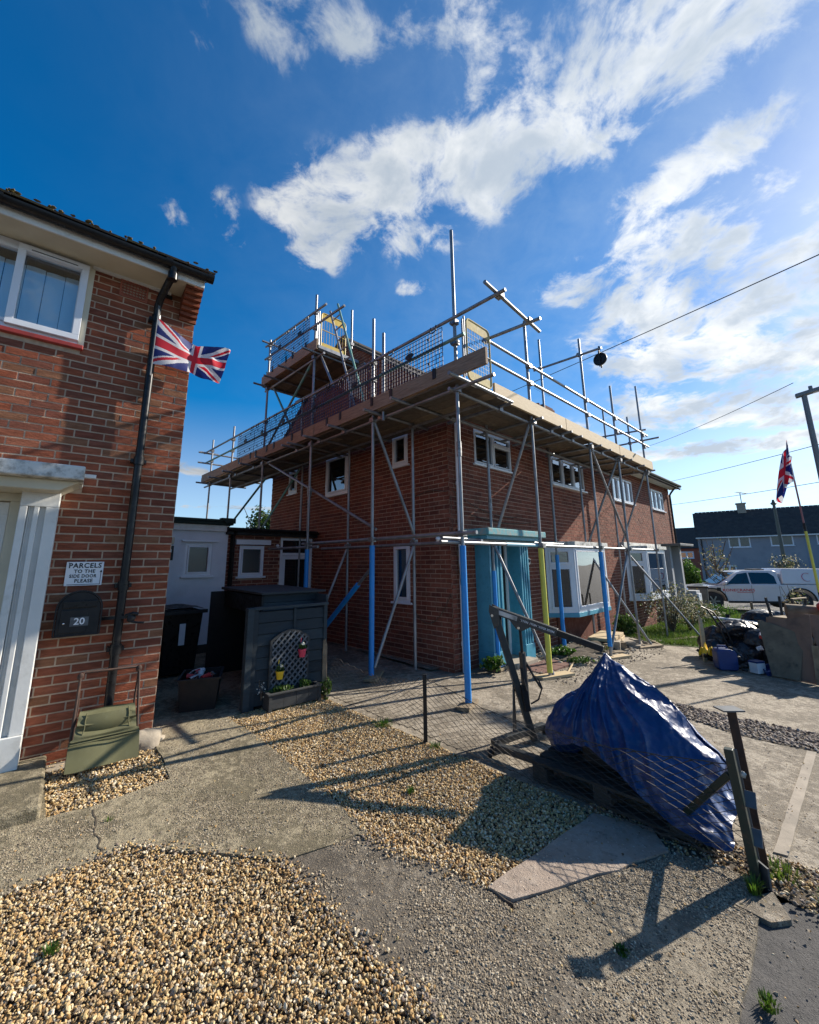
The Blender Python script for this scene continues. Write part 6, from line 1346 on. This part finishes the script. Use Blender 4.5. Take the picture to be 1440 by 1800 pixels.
for k in range(420):
    u, v = r.uniform(1.8, 6.2), -r.random()**.8*1.1-.08; p = HW(u, v); s_ = r.uniform(.015, .06); hgt = .12*max(0, math.sin((u-1.8)/4.4*math.pi))*max(0, 1+v); rub.ball((p.x, p.y, g(p.x)+hgt*r.random()), s_, s_*.8, s_*.6, 6, 4, .7, k)
tag(rub.build('rubble', M['stone'], kind='stuff', normals=False), 'heap of soil and broken brick along the foot of the front wall', 'rubble')
mnd = MB(); mnd.grid(lambda a, b_: (lambda p: (p.x, p.y, g(p.x)-.02+.15*math.sin(math.pi*a)**.7*math.sin(math.pi*b_)**.8*(1+.5*noise.noise(p*4))))(HW(1.9+4.4*a, -1.0*b_-.03)), 60, 16); tag(mnd.build('soil_heap', M['soil'], smooth=True, angle=180, normals=False), None, None, kind='structure')
# ------------------------------------------------------------------ rubbish pile at the right
def bagf(cx, cy, cz, rx, ry, rz, seed):
    mb = MB(); c = Vector((cx, cy, cz))
    def fn(a, b):
        th, ph = a*2*math.pi, (b-.5)*math.pi; d = Vector((math.cos(th)*math.cos(ph), math.sin(th)*math.cos(ph), math.sin(ph)))
        k = 1+.22*noise.noise(d*1.6+Vector((seed, 0, 0)))+.11*abs(noise.noise(d*4+Vector((0, seed, 0))))+.06*math.sin(th*9+seed)*math.cos(ph)**2
        z = cz+d.z*rz*k; return (cx+d.x*rx*k, cy+d.y*ry*k, max(z, cz-rz*.8))
    return mb.grid(fn, 48, 26, closed_u=True)
bags = [(6.3, 8.3, .22, .42, .36, .30), (6.75, 8.45, .30, .40, .36, .34), (6.05, 7.95, .12, .30, .28, .24), (6.45, 8.0, .42, .42, .34, .22), (6.2, 8.25, .56, .36, .3, .17), (6.95, 8.0, .2, .34, .34, .32), (6.35, 7.55, .14, .27, .25, .26), (6.6, 8.7, .55, .4, .3, .16), (7.3, 8.3, .3, .35, .3, .3), (7.05, 7.6, .42, .36, .3, .3), (7.45, 7.95, .62, .38, .3, .26), (5.95, 8.5, .30, .32, .3, .26), (5.72, 8.25, .14, .26, .22, .2), (6.62, 7.62, .50, .30, .26, .22), (5.72, 7.82, .10, .22, .2, .18), (6.9, 8.4, .78, .4, .3, .14)]
bl_ = ['black bag at the left of the pile behind the blue can', 'large black bag in the middle of the pile', 'low black bag directly behind the blue can', 'flattened black bag on top of the middle bags', 'glossy black bag topmost at the left of the pile', 'black bag leaning towards the mouldy board', 'round full black bag in front beside the mouldy board', 'shiny black sheet bag at the back top of the pile', 'black bag behind the brown boards', 'black bag squeezed right behind the plywood top edge', 'highest black bag at the far right behind the boards', 'black bag at the back left behind the bent tubes', 'small black bag at the foot of the bent tubes', 'black bag in the middle under the upturned chair', 'small dark bag touching the back of the blue jerrycan', 'flat black bag below the white trim board']
for (x, y, z, a, b, c), lab in zip(bags, bl_):
    o = bagf(0, 0, 0, a, b, c, x*7+y).build('rubbish_bag', M['bag'], smooth=True, angle=180); o.location = (x, y, g(x)+z); tag(o, lab, 'rubbish bag', 'black rubbish bags in the pile')
def solo(name, label, cat, m, loc, rot, fn, bev=.004, smooth=False, group=None):
    mb = MB(); fn(mb); o = mb.build(name, M[m], bev=bev, smooth=smooth); o.location = loc; o.rotation_euler = [rad(a) for a in rot]; return tag(o, label, cat, group)
jc = thing('jerrycan', 'blue plastic jerrycan in front of the black bags', 'jerrycan', (5.33, 7.50, g(5.33)), -12)
def can(b):
    for z0, z1, i in ((0, .03, .03), (.03, .30, 0), (.30, .345, .035)): b.box(-.145+i*.4, -.10+i*.4, z0, .145-i*.4, .10-i*.4, z1)
b = MB(); pr = [(-.13, 0), (.12, 0), (.15, .03), (.15, .27), (.13, .31), (.06, .335), (-.12, .335), (-.15, .30), (-.15, .03)]; b.prism(pr, -.10, .10); b.build('body', M['bluecan'], jc, bev=.02, smooth=True)
b = MB(); b.path([(-.09, 0, .33), (-.09, 0, .375), (.03, 0, .375), (.05, 0, .33)], .016, 8); b.build('handle', M['bluecan'], jc, smooth=True); MB().path([(.10, 0, .31), (.11, 0, .36)], .03, 12).build('cap', M['blackpl'], jc, smooth=True)
solo('yellow_rag', 'crumpled yellow plastic behind the blue jerrycan', 'plastic sheet', 'yellowpot', (5.30, 7.80, g(5.3)+.20), (0, 0, 20), lambda b: b.grid(lambda u, v: ((u-.5)*.34, (v-.5)*.2, .12*noise.noise(Vector((u*4, v*4, 3)))+.10*math.sin(u*5)), 14, 10), 0)
bt = thing('battery', 'small pale blue box beside the blue jerrycan', 'battery', (5.72, 7.33, g(5.7)), 15)
MB().box(-.09, -.07, 0, .09, .07, .16).build('case', M['render'], bt, bev=.006); MB().box(-.092, -.072, .16, .092, .072, .19).build('top', M['bluecan'], bt, bev=.004)
solo('blue_tray', 'dark blue plastic tray lying against the bags', 'tray', 'bluecan', (5.96, 7.22, g(5.9)+.07), (14, -18, -20), lambda b: (b.box(-.2, -.11, 0, .22, .11, .02), b.box(-.2, -.11, .02, -.18, .11, .08), b.box(.2, -.11, .02, .22, .11, .08), b.box(-.18, -.11, .02, .2, -.09, .08), b.box(-.18, .09, .02, .2, .11, .08)))
def board(label, px, m, depth, bev=.004, name='board'):
    """a leaning sheet given by its corners (x, y, z above ground)"""
    c = [Vector((x, y, g(x)+z)) for x, y, z in px]; n = (c[1]-c[0]).cross(c[-1]-c[0]).normalized()*depth; b = MB(); A = [b.P(p) for p in c]; B = [b.P(p+n) for p in c]; b.F(A); b.F(B[::-1]); k = len(c)
    for j in range(k): b.F([A[j], A[(j+1) % k], B[(j+1) % k], B[j]])
    return tag(b.build(name, M[m], bev=bev), label, 'board')
board('mouldy grey board leaning at the front of the rubbish pile', [(5.78, 7.12, 0), (5.98, 6.86, 0), (6.27, 6.95, .66), (6.02, 7.32, .80), (5.93, 7.42, .82)], 'plyg', .04)
board('stepped brown plywood sheet behind the mouldy board', [(5.95, 6.98, 0), (6.10, 6.72, 0), (6.36, 6.90, .98), (6.22, 7.12, 1.0), (6.2, 7.15, .88), (6.06, 7.38, .88), (6.0, 7.42, .50)], 'ply', .02)
board('pale batten standing against the edge of the plywood', [(6.06, 6.68, 0), (6.10, 6.62, 0), (6.19, 6.68, .55), (6.15, 6.74, .55)], 'wood', .03)
board('dark brown panel at the right edge behind the plywood', [(6.35, 6.75, 0), (6.9, 6.35, 0), (7.0, 6.7, .95), (6.45, 7.1, .98)], 'ply', .03)
solo('furniture_panel', 'pale crumpled carpet roll on top of the boards', 'carpet', 'wood', (6.75, 7.25, g(6.7)+.98), (0, 6, -30), lambda b: b.path([(-.35, 0, 0), (.0, 0, .02), (.45, .0, -.02)], .11, 12), 0, True)
rd_ = thing('watering_can', 'red plastic can lying on top of the pile at the right edge', 'watering can', (6.72, 6.98, g(6.7)+1.06), 30)
b = MB(); b.ball((0, 0, .05), .15, .11, .10, 16, 10, .15, 3); b.build('body', M['red'], rd_, smooth=True, angle=180)
MB().path([(-.14, 0, .06), (-.10, -.03, .16), (.03, -.03, .17), (.13, 0, .08)], .016, 8).build('handle', M['red'], rd_, smooth=True); MB().path([(.10, 0, .06), (.26, .02, .10)], [.025, .015], 8).build('spout', M['red'], rd_, smooth=True)
def chairf():
    t = thing('chair', 'upturned wooden chair with pale edges on top of the bags', 'chair', (6.75, 7.75, g(6.8)+.84), 25)
    MB().box(-.2, -.2, .0, .22, .2, .03).build('seat', M['wood'], t, bev=.004)
    for x, y in ((-.18, -.18), (.19, -.18), (-.18, .17), (.19, .17)): MB().bar((x, y, .03), (x*1.25, y*1.1, .36), .035, .03, (1, 0, 0)).build('leg', M['shedd'], t, bev=.002)
    MB().bar((-.23, -.2, .36), (.24, -.2, .36), .04, .02).build('stretcher', M['newwood'], t); MB().bar((-.20, -.18, -.28), (-.20, .18, -.28), .05, .02).build('back_rail', M['wood'], t)
chairf()
for i, (p, q, lab, m_) in enumerate((((6.05, 8.7, .74), (7.15, 7.7, .66), 'white trim board lying across the top of the pile', 'upvc'), ((6.2, 8.2, .70), (7.1, 7.6, .62), 'pale batten lying just below the white trim board', 'newwood'), ((6.6, 8.1, .60), (7.5, 7.2, .78), 'dark timber rail crossing the pile under the chair', 'wood'), ((5.9, 8.3, .1), (6.3, 8.6, .80), 'dark pole leaning out of the bags', 'blackmat'))):
    z = g(6.5); b = MB(); b.bar(Vector(p)+Vector((0, 0, z)), Vector(q)+Vector((0, 0, z)), .07, .03); tag(b.build('plank', M[m_], bev=.003), lab, 'plank')
solo('bottle', 'red bottle standing among the black bags', 'bottle', 'red', (6.18, 7.72, g(6.1)+.48), (10, 5, 0), lambda b: b.path([(0, 0, 0), (0, 0, .10), (0, 0, .125), (0, 0, .16)], [.032, .032, .016, .014], 10), 0, True)
solo('white_bag', 'torn white plastic bag between the round black bag and the mouldy board', 'plastic bag', 'white', (6.22, 7.5, g(6.2)+.50), (0, 0, 0), lambda b: b.grid(lambda u, v: ((u-.5)*.36, (v-.5)*.2, .16*abs(noise.noise(Vector((u*5, v*4, 1))))+.04), 16, 10), 0)
solo('white_cup', 'crushed white cup in the middle of the bags', 'cup', 'white', (5.98, 7.6, g(6)+.33), (70, 0, 40), lambda b: b.path([(0, 0, 0), (0, 0, .08)], [.03, .04], 10), 0, True)
pp = thing('board_post', 'split pale board standing upright at the left end of the pile', 'board', (5.36, 8.05, g(5.3)), 25)
MB().prism([(-.055, 0), (.035, 0), (.065, .50), (.05, .74), (.0, .78), (-.03, .70)], -.015, .015).build('board', M['newwood'], pp, bev=.003)
for i, (dx, lab) in enumerate(((0, 'curved black frame tube nearest the split board'), (.10, 'curved black frame tube second from the split board'))):
    b = MB(); b.path([(5.55+dx, 8.25, g(5.5)+.95-.05*i), (5.63+dx, 8.2, g(5.5)+.90-.05*i), (5.74+dx, 8.1, g(5.5)+.6), (5.85+dx, 8.0, g(5.5)+.05)], .016, 8); tag(b.build('bent_tube', M['blackmat'], smooth=True), lab, 'tube')
b = MB(); 
for k in range(60):
    x, y = random.Random(k).uniform(5.3, 6.6), random.Random(k+99).uniform(7.2, 8.6); b.ball((x, y, g(x)+.03+.15*random.Random(k+7).random()), .05, .04, .03, 6, 4, .7, k)
tag(b.build('small_rubbish', M['blackmat'], kind='stuff', normals=False), 'small dark scraps filling the gaps between the bags')
# flag on striped pole stuck in the pile
fp = thing('flagpole', 'yellow and black banded flagpole stuck in the rubbish pile', 'flagpole', (7.28, 7.6, g(7.3)), 0)
for z0, z1, m_ in ((.2, 1.32, 'blackmat'), (1.32, 2.40, 'sleevey'), (2.40, 2.55, 'blackmat'), (2.55, 3.98, 'pinkstick')):
    if m_ == 'pinkstick': M[m_] = mat('faded_red_pole', (.30, .12, .12), rough=.6)
    MB().tube((-.02*z0, 0, z0), (-.02*z1, 0, z1), 0.021 if z1 < 2.6 else .014, 10).build('pole_section', M[m_], fp, smooth=True)
def f2(u, v):
    # hangs limp: hoist up the pole, fly drooping down beside it
    z = 3.22+.80*v-.42*u*(1-.1*v); x = -.075-(.06+.36*(1-v)**.8)*math.sin(u*1.9)*(1-.25*u)+.03*math.sin(u*13+v*3)*u; y = .09*math.sin(u*9+v*2)*u; return (x, y, z)
ff = thing('flag', 'faded union flag hanging limp from the banded pole', 'flag', (7.28, 7.58, g(7.3)+.12), 0)
flag(f2, ff, 120, 72)
# ------------------------------------------------------------------ white pickup (local x = towards the rear)
TK = thing('pickup_truck', 'white pickup with canopy and red side lettering on the verge', 'pickup', (13.62, 19.9, g(13.9)), math.degrees(math.atan2(-.25, .968)))
hwid = .93; YN = -hwid          # near side at -y
def arc(cx, cz, r, a0, a1, n=10): return [(cx+r*math.cos(rad(a0+(a1-a0)*k/n)), cz+r*math.sin(rad(a0+(a1-a0)*k/n))) for k in range(n+1)]
WR, WB_ = .40, 3.27
low_ = [(-.93, .45), (-.50, .42)]+arc(0, .42, .50, 180, 0)+[(.52, .38), (WB_-.52, .38)]+arc(WB_, .42, .50, 180, 0)+[(WB_+.55, .45), (4.45, .50), (4.45, 1.12), (1.0, 1.10), (.05, 1.06), (-.62, 1.00), (-.90, .86)]
b = MB(); b.prism(low_, -hwid, hwid); b.build('body', M['carwhite'], TK, bev=.03, smooth=True)
gh = [(.28, 1.09), (1.10, 1.62), (1.35, 1.70), (2.45, 1.72), (2.62, 1.66), (2.66, 1.10)]
b = MB(); n = len(gh); A = [b.P((x, -.90+(z-1.09)*.28, z)) for x, z in gh]; B = [b.P((x, .90-(z-1.09)*.28, z)) for x, z in gh]; b.F(A); b.F(B)
for j in range(n): b.F([A[j], A[(j+1) % n], B[(j+1) % n], B[j]])
b.build('cab', M['carwhite'], TK, bev=.03, smooth=True)
cp = [(2.70, 1.13), (2.74, 1.66), (2.82, 1.78), (4.35, 1.76), (4.45, 1.70), (4.45, 1.13)]
b = MB(); n = len(cp); A = [b.P((x, -.92+(z-1.1)*.16, z)) for x, z in cp]; B = [b.P((x, .92-(z-1.1)*.16, z)) for x, z in cp]; b.F(A); b.F(B)
for j in range(n): b.F([A[j], A[(j+1) % n], B[(j+1) % n], B[j]])
b.build('canopy', M['carwhite'], TK, bev=.03, smooth=True)
def sidequad(pts, off): return [(x, -.90+(z-1.09)*.28-off, z) for x, z in pts]
for nm, pts in (('front_window', [(.62, 1.13), (1.12, 1.56), (1.50, 1.62), (1.50, 1.14)]), ('rear_window', [(1.56, 1.14), (1.56, 1.62), (2.30, 1.61), (2.48, 1.45), (2.50, 1.14)])):
    q = sidequad(pts, .008); q2 = sidequad(pts, -.01); b = MB(); A = [b.P(p) for p in q]; B = [b.P(p) for p in q2]; b.F(A); b.F(B)
    for j in range(len(q)): b.F([A[j], A[(j+1) % len(q)], B[(j+1) % len(q)], B[j]])
    b.build(nm, M['carglass'], TK)
b = MB(); b.quad((.30, -.76, 1.13), (.30, .76, 1.13), (1.07, .70, 1.615), (1.07, -.70, 1.615)); o = b.build('windscreen', M['carglass'], TK); o.location = (-.02, 0, .015)
for wx in (0, WB_):
    for wy in (-hwid+.10, hwid-.10):
        s_ = -1 if wy < 0 else 1
        w = MB(); w.path([(wx, wy-.13*s_*0-.12, WR), (wx, wy-.09, WR), (wx, wy+.09, WR), (wx, wy+.12, WR)], [WR-.03, WR, WR, WR-.03], 28); wo_ = w.build('wheel', M['tyre'], TK, smooth=True, angle=50)
        r_ = MB(); r_.path([(wx, wy+.121*s_, WR), (wx, wy+.130*s_, WR)], .25, 24)
        r_.build('rim', M['blackmat'], wo_)
        q = MB(); 
        for k in range(6):
            a = k*math.pi/3; q.bar((wx, wy+.135*s_, WR), (wx+.24*math.cos(a), wy+.135*s_, WR+.24*math.sin(a)), .05, .02, (0, 1, 0))
        q.path([(wx, wy+.128*s_, WR), (wx, wy+.145*s_, WR)], .05, 10); q.build('spokes', M['rim'], wo_)
    a_ = MB(); pts = arc(wx, .42, .53, 0, 180, 16)
    for p, q in zip(pts, pts[1:]): a_.bar((p[0], YN-.012, p[1]), (q[0], YN-.012, q[1]), .05, .06, (0, 1, 0))
    a_.build('wheel_arch', M['tyre'], TK, smooth=True)
MB().box(.60, YN-.03, .33, WB_-.60, YN+.08, .42).build('side_step', M['blackmat'], TK, bev=.01)
MB().box(-.98, -.80, .40, -.88, .80, .66).build('bumper', M['blackmat'], TK, bev=.02)
MB().box(-.945, YN+.02, .74, -.60, YN+.20, .90).build('headlight', M['chrome'], TK, bev=.02)
MB().ball((.50, YN-.13, 1.18), .10, .10, .09, 12, 8).build('mirror', M['carwhite'], TK, smooth=True); MB().ball((.54, YN-.14, 1.17), .075, .08, .07, 10, 6).build('mirror_glass', M['blackmat'], TK, smooth=True)
MB().box(.20, YN-.004, .84, .36, YN+.004, .98).build('side_vent', M['blackmat'], TK, bev=.01)
for x in (.50, 1.53, 2.55): MB().box(x-.006, YN-.002, .42, x+.006, YN+.004, 1.08).build('door_gap', M['blackmat'], TK)
for x in (1.35, 2.38): MB().box(x-.09, YN-.02, .96, x+.07, YN, 1.0).build('door_handle', M['carwhite'], TK, bev=.005)
MB().box(1.95, -.4, 1.71, 2.35, .4, 1.76).build('beacon_bar', M['blackmat'], TK, bev=.01)
for p_ in ((1.62, -.35, 1.1, 2.05, -.15, 1.55), (.85, -.5, 1.1, 1.2, -.2, 1.3)): MB().box(*p_).build('seat', M['blackmat'], TK)
lettering('KONECRANES', .155, M['red'], TK, (1.02, YN-.006, .87), (1, 0, 0), (0, 0, 1), .003, .001, 1.15, space=1.08)
MB().box(.95, YN-.007, .765, 1.58, YN-.003, .785).build('underline', M['red'], TK)
b = MB(); pts = arc(3.62, 1.42, .17, 55, 300, 18)
M['crimson'] = mat('crimson_print', (.42, .02, .12), rough=.5)
for p, q in zip(pts, pts[1:]): b.bar((p[0], -.92+(p[1]-1.1)*.16-.006, p[1]), (q[0], -.92+(q[1]-1.1)*.16-.006, q[1]), .006, .055, (0, 1, 0))
b.build('logo_arc', M['crimson'], TK)
# ------------------------------------------------------------------ far houses (local x along the front)
GD = Vector((.8211, -.5708, 0)); gang = math.degrees(math.atan2(GD.y, GD.x)); zg = -1.15
GHs = thing('terraced_house', 'long grey-blue rendered house with dark tiled roof across the road', 'house', (29.13, 42.27, 0), gang)
fG = wallmap((0, 0, 0), (1, 0, 0), (0, -1, 0))
hG = [(2.45, 4.12, 2.66, 3.69), (5.58, 7.20, 2.72, 3.72), (8.74, 10.4, 2.79, 3.74), (1.68, 2.76, -.3, .98), (5.75, 6.85, -1.1, .98)]
mb = MB(); backing(mb, fG, 0, 7.9, zg, 3.86, hG, .15); mb.fm = None; mb.box(0, .15, zg, .15, 7, 3.86); mb.prism([(0, 3.86), (7, 3.86), (3.5, 6.4)], 0, .15, ax='x'); mb.build('wall', M['greyblue'], GHs)
mb = MB(); backing(mb, fG, 7.9, 20, zg, 3.86, hG, .15, .006); mb.build('wall', M['greyblue2'], GHs, label='bluer right half of the rendered wall')
window(GHs, fG, 2.45, 4.12, 2.66, 3.69, 2, fw=.06, out=-.02, glass='pane_frost', sill=.1, room=.8, curtain=[(2.5, 2.9)]); window(GHs, fG, 5.58, 7.20, 2.72, 3.72, 2, fw=.06, out=-.02, glass='pane_frost', sill=.1, room=.8, curtain=[(5.65, 7.15)])
window(GHs, fG, 8.74, 10.4, 2.79, 3.74, 2, fw=.06, out=-.02, glass='pane_frost', sill=.1, room=.8); window(GHs, fG, 1.68, 2.76, -.3, .98, 2, fw=.07, out=-.02, glass='pane_frost', sill=.1, room=.8)
MB(fG).box(5.5, 0, 1.1, 7.15, .8, 1.27).build('door_hood', M['galvdark'], GHs); MB(fG).box(5.75, -.15, zg, 6.85, -.08, .98).build('door', M['blackmat'], GHs)
mb = MB(); mb.prism([(-.35, 3.72), (3.5, 6.50), (3.5, 6.40), (-.3, 3.64)], -.15, 20.2, ax='x'); mb.prism([(7.3, 3.72), (3.5, 6.50), (3.5, 6.40), (7.3, 3.64)], -.15, 20.2, ax='x'); rf_ = mb.build('roof', M['slate'], GHs)
ts = MB(); r = random.Random(5)
for row in range(16):
    y = -.32+row*.24
    for k in range(60):
        x = -.12+k*.34+(.17 if row % 2 else 0); s_ = (2.78/3.85); z = 3.74+(y+.35)*s_+.02; ts.obox((x+.16, y+.13, z+.13*s_), (.16, 0, 0), (0, .14, .14*s_+.01), (0, -.006, .012), r=r.uniform(.01, 1))
ts.build('roof_tiles', M['slate'], GHs, kind='stuff')
MB().box(3.75, 3.0, 5.8, 4.45, 3.7, 7.25).build('chimney', M['stone'], GHs); MB().box(3.67, 2.92, 7.15, 4.53, 3.78, 7.25).build('chimney_cap', M['stone'], GHs)
MB(fG).box(-.15, .30, 3.60, 20, .36, 3.72).build('fascia', M['whitepaint'], GHs); MB(fG).path([(.28, .08, 3.6), (.28, .08, zg)], .05, 8).build('downpipe', M['blackpl'], GHs, smooth=True)
MB().box(-.015, .0, zg, .0, 7, 3.86).build('gable_face', M['stone'], GHs)
_c = Vector((29.13, 42.27, 7.25))+GD*4.2+Vector((.5708, .8211, 0))*3.3
aerial('large TV aerial on the chimney of the grey-blue house', tuple(_c), 1.1, 2.6, (.85, .5, 0), 2)
BH = thing('brick_house', 'distant brick house behind the left end of the grey-blue house', 'house', (36.0, 63.0, 0), gang)
hB = [(3.7, 5.4, 1.7, 2.7)]
mb = MB(); backing(mb, fG, 0, 14, -1.2, 3.3, hB, .15); mb.build('wall', M['terracotta'], BH); mb = MB(); mb.prism([(-.4, 3.2), (3.5, 6.3), (3.5, 6.2), (-.4, 3.1)], -.2, 14, ax='x'); mb.build('roof', M['slate'], BH); mb = MB(); mb.box(0, .15, -1.2, .15, 7, 3.3); mb.prism([(0, 3.3), (7, 3.3), (3.5, 6.2)], 0, .15, ax='x'); mb.build('gable_wall', M['terracotta'], BH)
window(BH, fG, 3.7, 5.4, 1.7, 2.7, 2, fw=.1, out=-.02, glass='glassd', room=.8, sill=.1)
# ------------------------------------------------------------------ trees and shrubs further off
def tree(label, x, y, zb, h, rx, rz_, n, s, m, seed, name='tree', cat='tree', sparse=False):
    t = thing(name, label, cat, (x, y, zb)); r = random.Random(seed); b = MB(); b.path([(0, 0, 0), (.05*h*.2, 0, h*.35), (-.03*h*.2, .02, h*.7)], [.05*h*.35, .03*h*.35, .012*h*.35], 7)
    for k in range(9 if not sparse else 16):
        a = r.uniform(0, 6.3); z0 = h*r.uniform(.15, .6); L = rx*r.uniform(.6, 1.1); b.path([(0, 0, z0), (L*.5*math.cos(a), L*.5*math.sin(a), z0+h*.14), (L*math.cos(a), L*math.sin(a), min(h, z0+h*.38))], [.008*h, .005*h, .003*h], 5)
    b.build('trunk', M['bark'], t)
    leafcloud(n, 0, 0, h-rz_, rx, rx, rz_, s, seed, shell=.25).build('crown', M[m], t, normals=False); return t
tree('rounded bright green conifer between the brick house and the grey house', 14.5, 22.2, g(14.5), 2.35, .80, 1.12, 6000, .13, 'leafb', 3, 'conifer', 'conifer')
tree('thin shrub with few pale leaves in front of the grey house', 14.9, 20.6, g(15), 3.4, .8, 1.2, 300, .12, 'leafp', 5, 'shrub', 'shrub', True)
tree('pale leaved garden bush behind the pickup cab', 21.0, 23.6, g(21), 2.9, .9, .6, 400, .11, 'leafp', 7, 'shrub', 'shrub', True)
tree('thin white-leaved rose standing in front of the pickup rear door', 8.55, 9.55, g(8.5), 1.45, .26, .42, 130, .06, 'leafp', 8, 'rose', 'rose', True)
tree('garden tree just visible above the lean-to roof', -6.3, 18.0, 0, 4.3, 1.1, 1.3, 2600, .16, 'leafg', 9)
# ------------------------------------------------------------------ lamp columns, bins, wires
LPo = thing('street_lamp', 'grey street lamp column with flat lantern at the right edge', 'street lamp', (9.98, 9.80, g(10)), 0)
MB().path([(0, 0, 0), (0, 0, 1.2), (0, 0, 6.12)], [.09, .075, .055], 14).build('column', M['lampgrey'], LPo, smooth=True)
b = MB(); dlx, dly = .75, -.66; b.bar((-.16*dlx, -.16*dly, 6.08), (.75*dlx, .75*dly, 6.22), .16, .10); b.build('lantern', M['lampgrey'], LPo, bev=.02)
MB().bar((.15*dlx, .15*dly, 6.085), (.68*dlx, .68*dly, 6.155), .12, .015).build('lens', M['glassd'], LPo); MB().path([(.14*dlx, .14*dly, 6.18), (.14*dlx, .14*dly, 6.27)], .04, 10).build('sensor', M['lampgrey'], LPo, smooth=True)
OL = thing('lamp_column', 'old green lamp column without lantern in front of the grey-blue house', 'lamp post', (21.2, 23.9, g(21)), 0)
MB().path([(0, 0, 0), (0, 0, 5.6)], [.11, .07], 12).build('column', M['oldgreen'], OL, smooth=True); b = MB(); b.path([(0, 0, 5.6), (0, 0, 5.68), (0, 0, 5.76), (0, 0, 5.9)], [.10, .16, .08, .05], 12); b.build('finial', M['oldgreen'], OL, smooth=True)
def hthing(name, label, cat, u, v, rz_=0): p = HW(u, v); return thing(name, label, cat, (p.x, p.y, g(p.x)), HZ+rz_)
wb2 = hthing('wheelie_bin', 'dark wheelie bin standing between the grey porch and the pickup', 'bin', 14.85, -.2, 10)
b = MB(); b.grid(lambda u, v: ((.22+.06*v)*[1, 1, -1, -1][int(u*4+.01) % 4], (.26+.06*v)*[-1, 1, 1, -1][int(u*4+.01) % 4], .05+.95*v), 4, 1, closed_u=True); b.build('body', M['galvdark'], wb2, bev=.02); MB().box(-.31, -.35, 1.0, .31, .35, 1.07).build('lid', M['blackmat'], wb2, bev=.02)
gm = hthing('meter_cabinet', 'grey meter cabinet with pale stepped front near the grey porch', 'cabinet', 12.9, -.35, 0)
MB().box(-.3, -.25, 0, .25, .25, .95).build('body', M['greyblue'], gm, bev=.01); MB().box(-.22, -.30, .1, .18, -.252, .85).build('door', M['upvc'], gm, bev=.005)
for i, (p, q, sag, lab) in enumerate((((3.09, 13.65, 7.23), (6.78, 5.92, 6.54), .06, 'overhead cable running from behind the scaffold to the upper right'), ((13.27, 21.18, 7.74), (9.87, 9.9, 6.0), .1, 'faint overhead cable running to the street lamp head'), ((21.53, 33.71, 7.97), (15.79, 15.31, 6.01), .15, 'overhead cable passing behind the flagpole flag'), ((21.64, 33.64, 6.05), (17.77, 17.59, 4.92), .12, 'lowest overhead cable above the grey-blue house'))):
    p, q = Vector(p), Vector(q); d = q-p; p2, q2 = p-d*.15, q+d*.6
    if i == 0: p2 = p-d*.02
    if i == 1: q2 = q
    b = MB(); b.path(droop(p2, q2, sag, 24), [.010, .009, .014, .014][i], 5); tag(b.build('cable', M['wire']), lab, 'cable')
# the aerial stays and the lawn fence stakes
for k, (u, v) in enumerate(((8.6, -2.6), (10.6, -3.2))):
    p = HW(u, v); o = MB().box(-.02, -.02, 0, .02, .02, .9).build('garden_stake', M['wood']); o.location = (p.x, p.y, g(p.x)); tag(o, ['thin stake on the lawn nearer the rubbish pile', 'thin stake on the lawn nearer the pickup wheel'][k], 'stake')
S.cycles.max_bounces = 8; S.cycles.transparent_max_bounces = 16
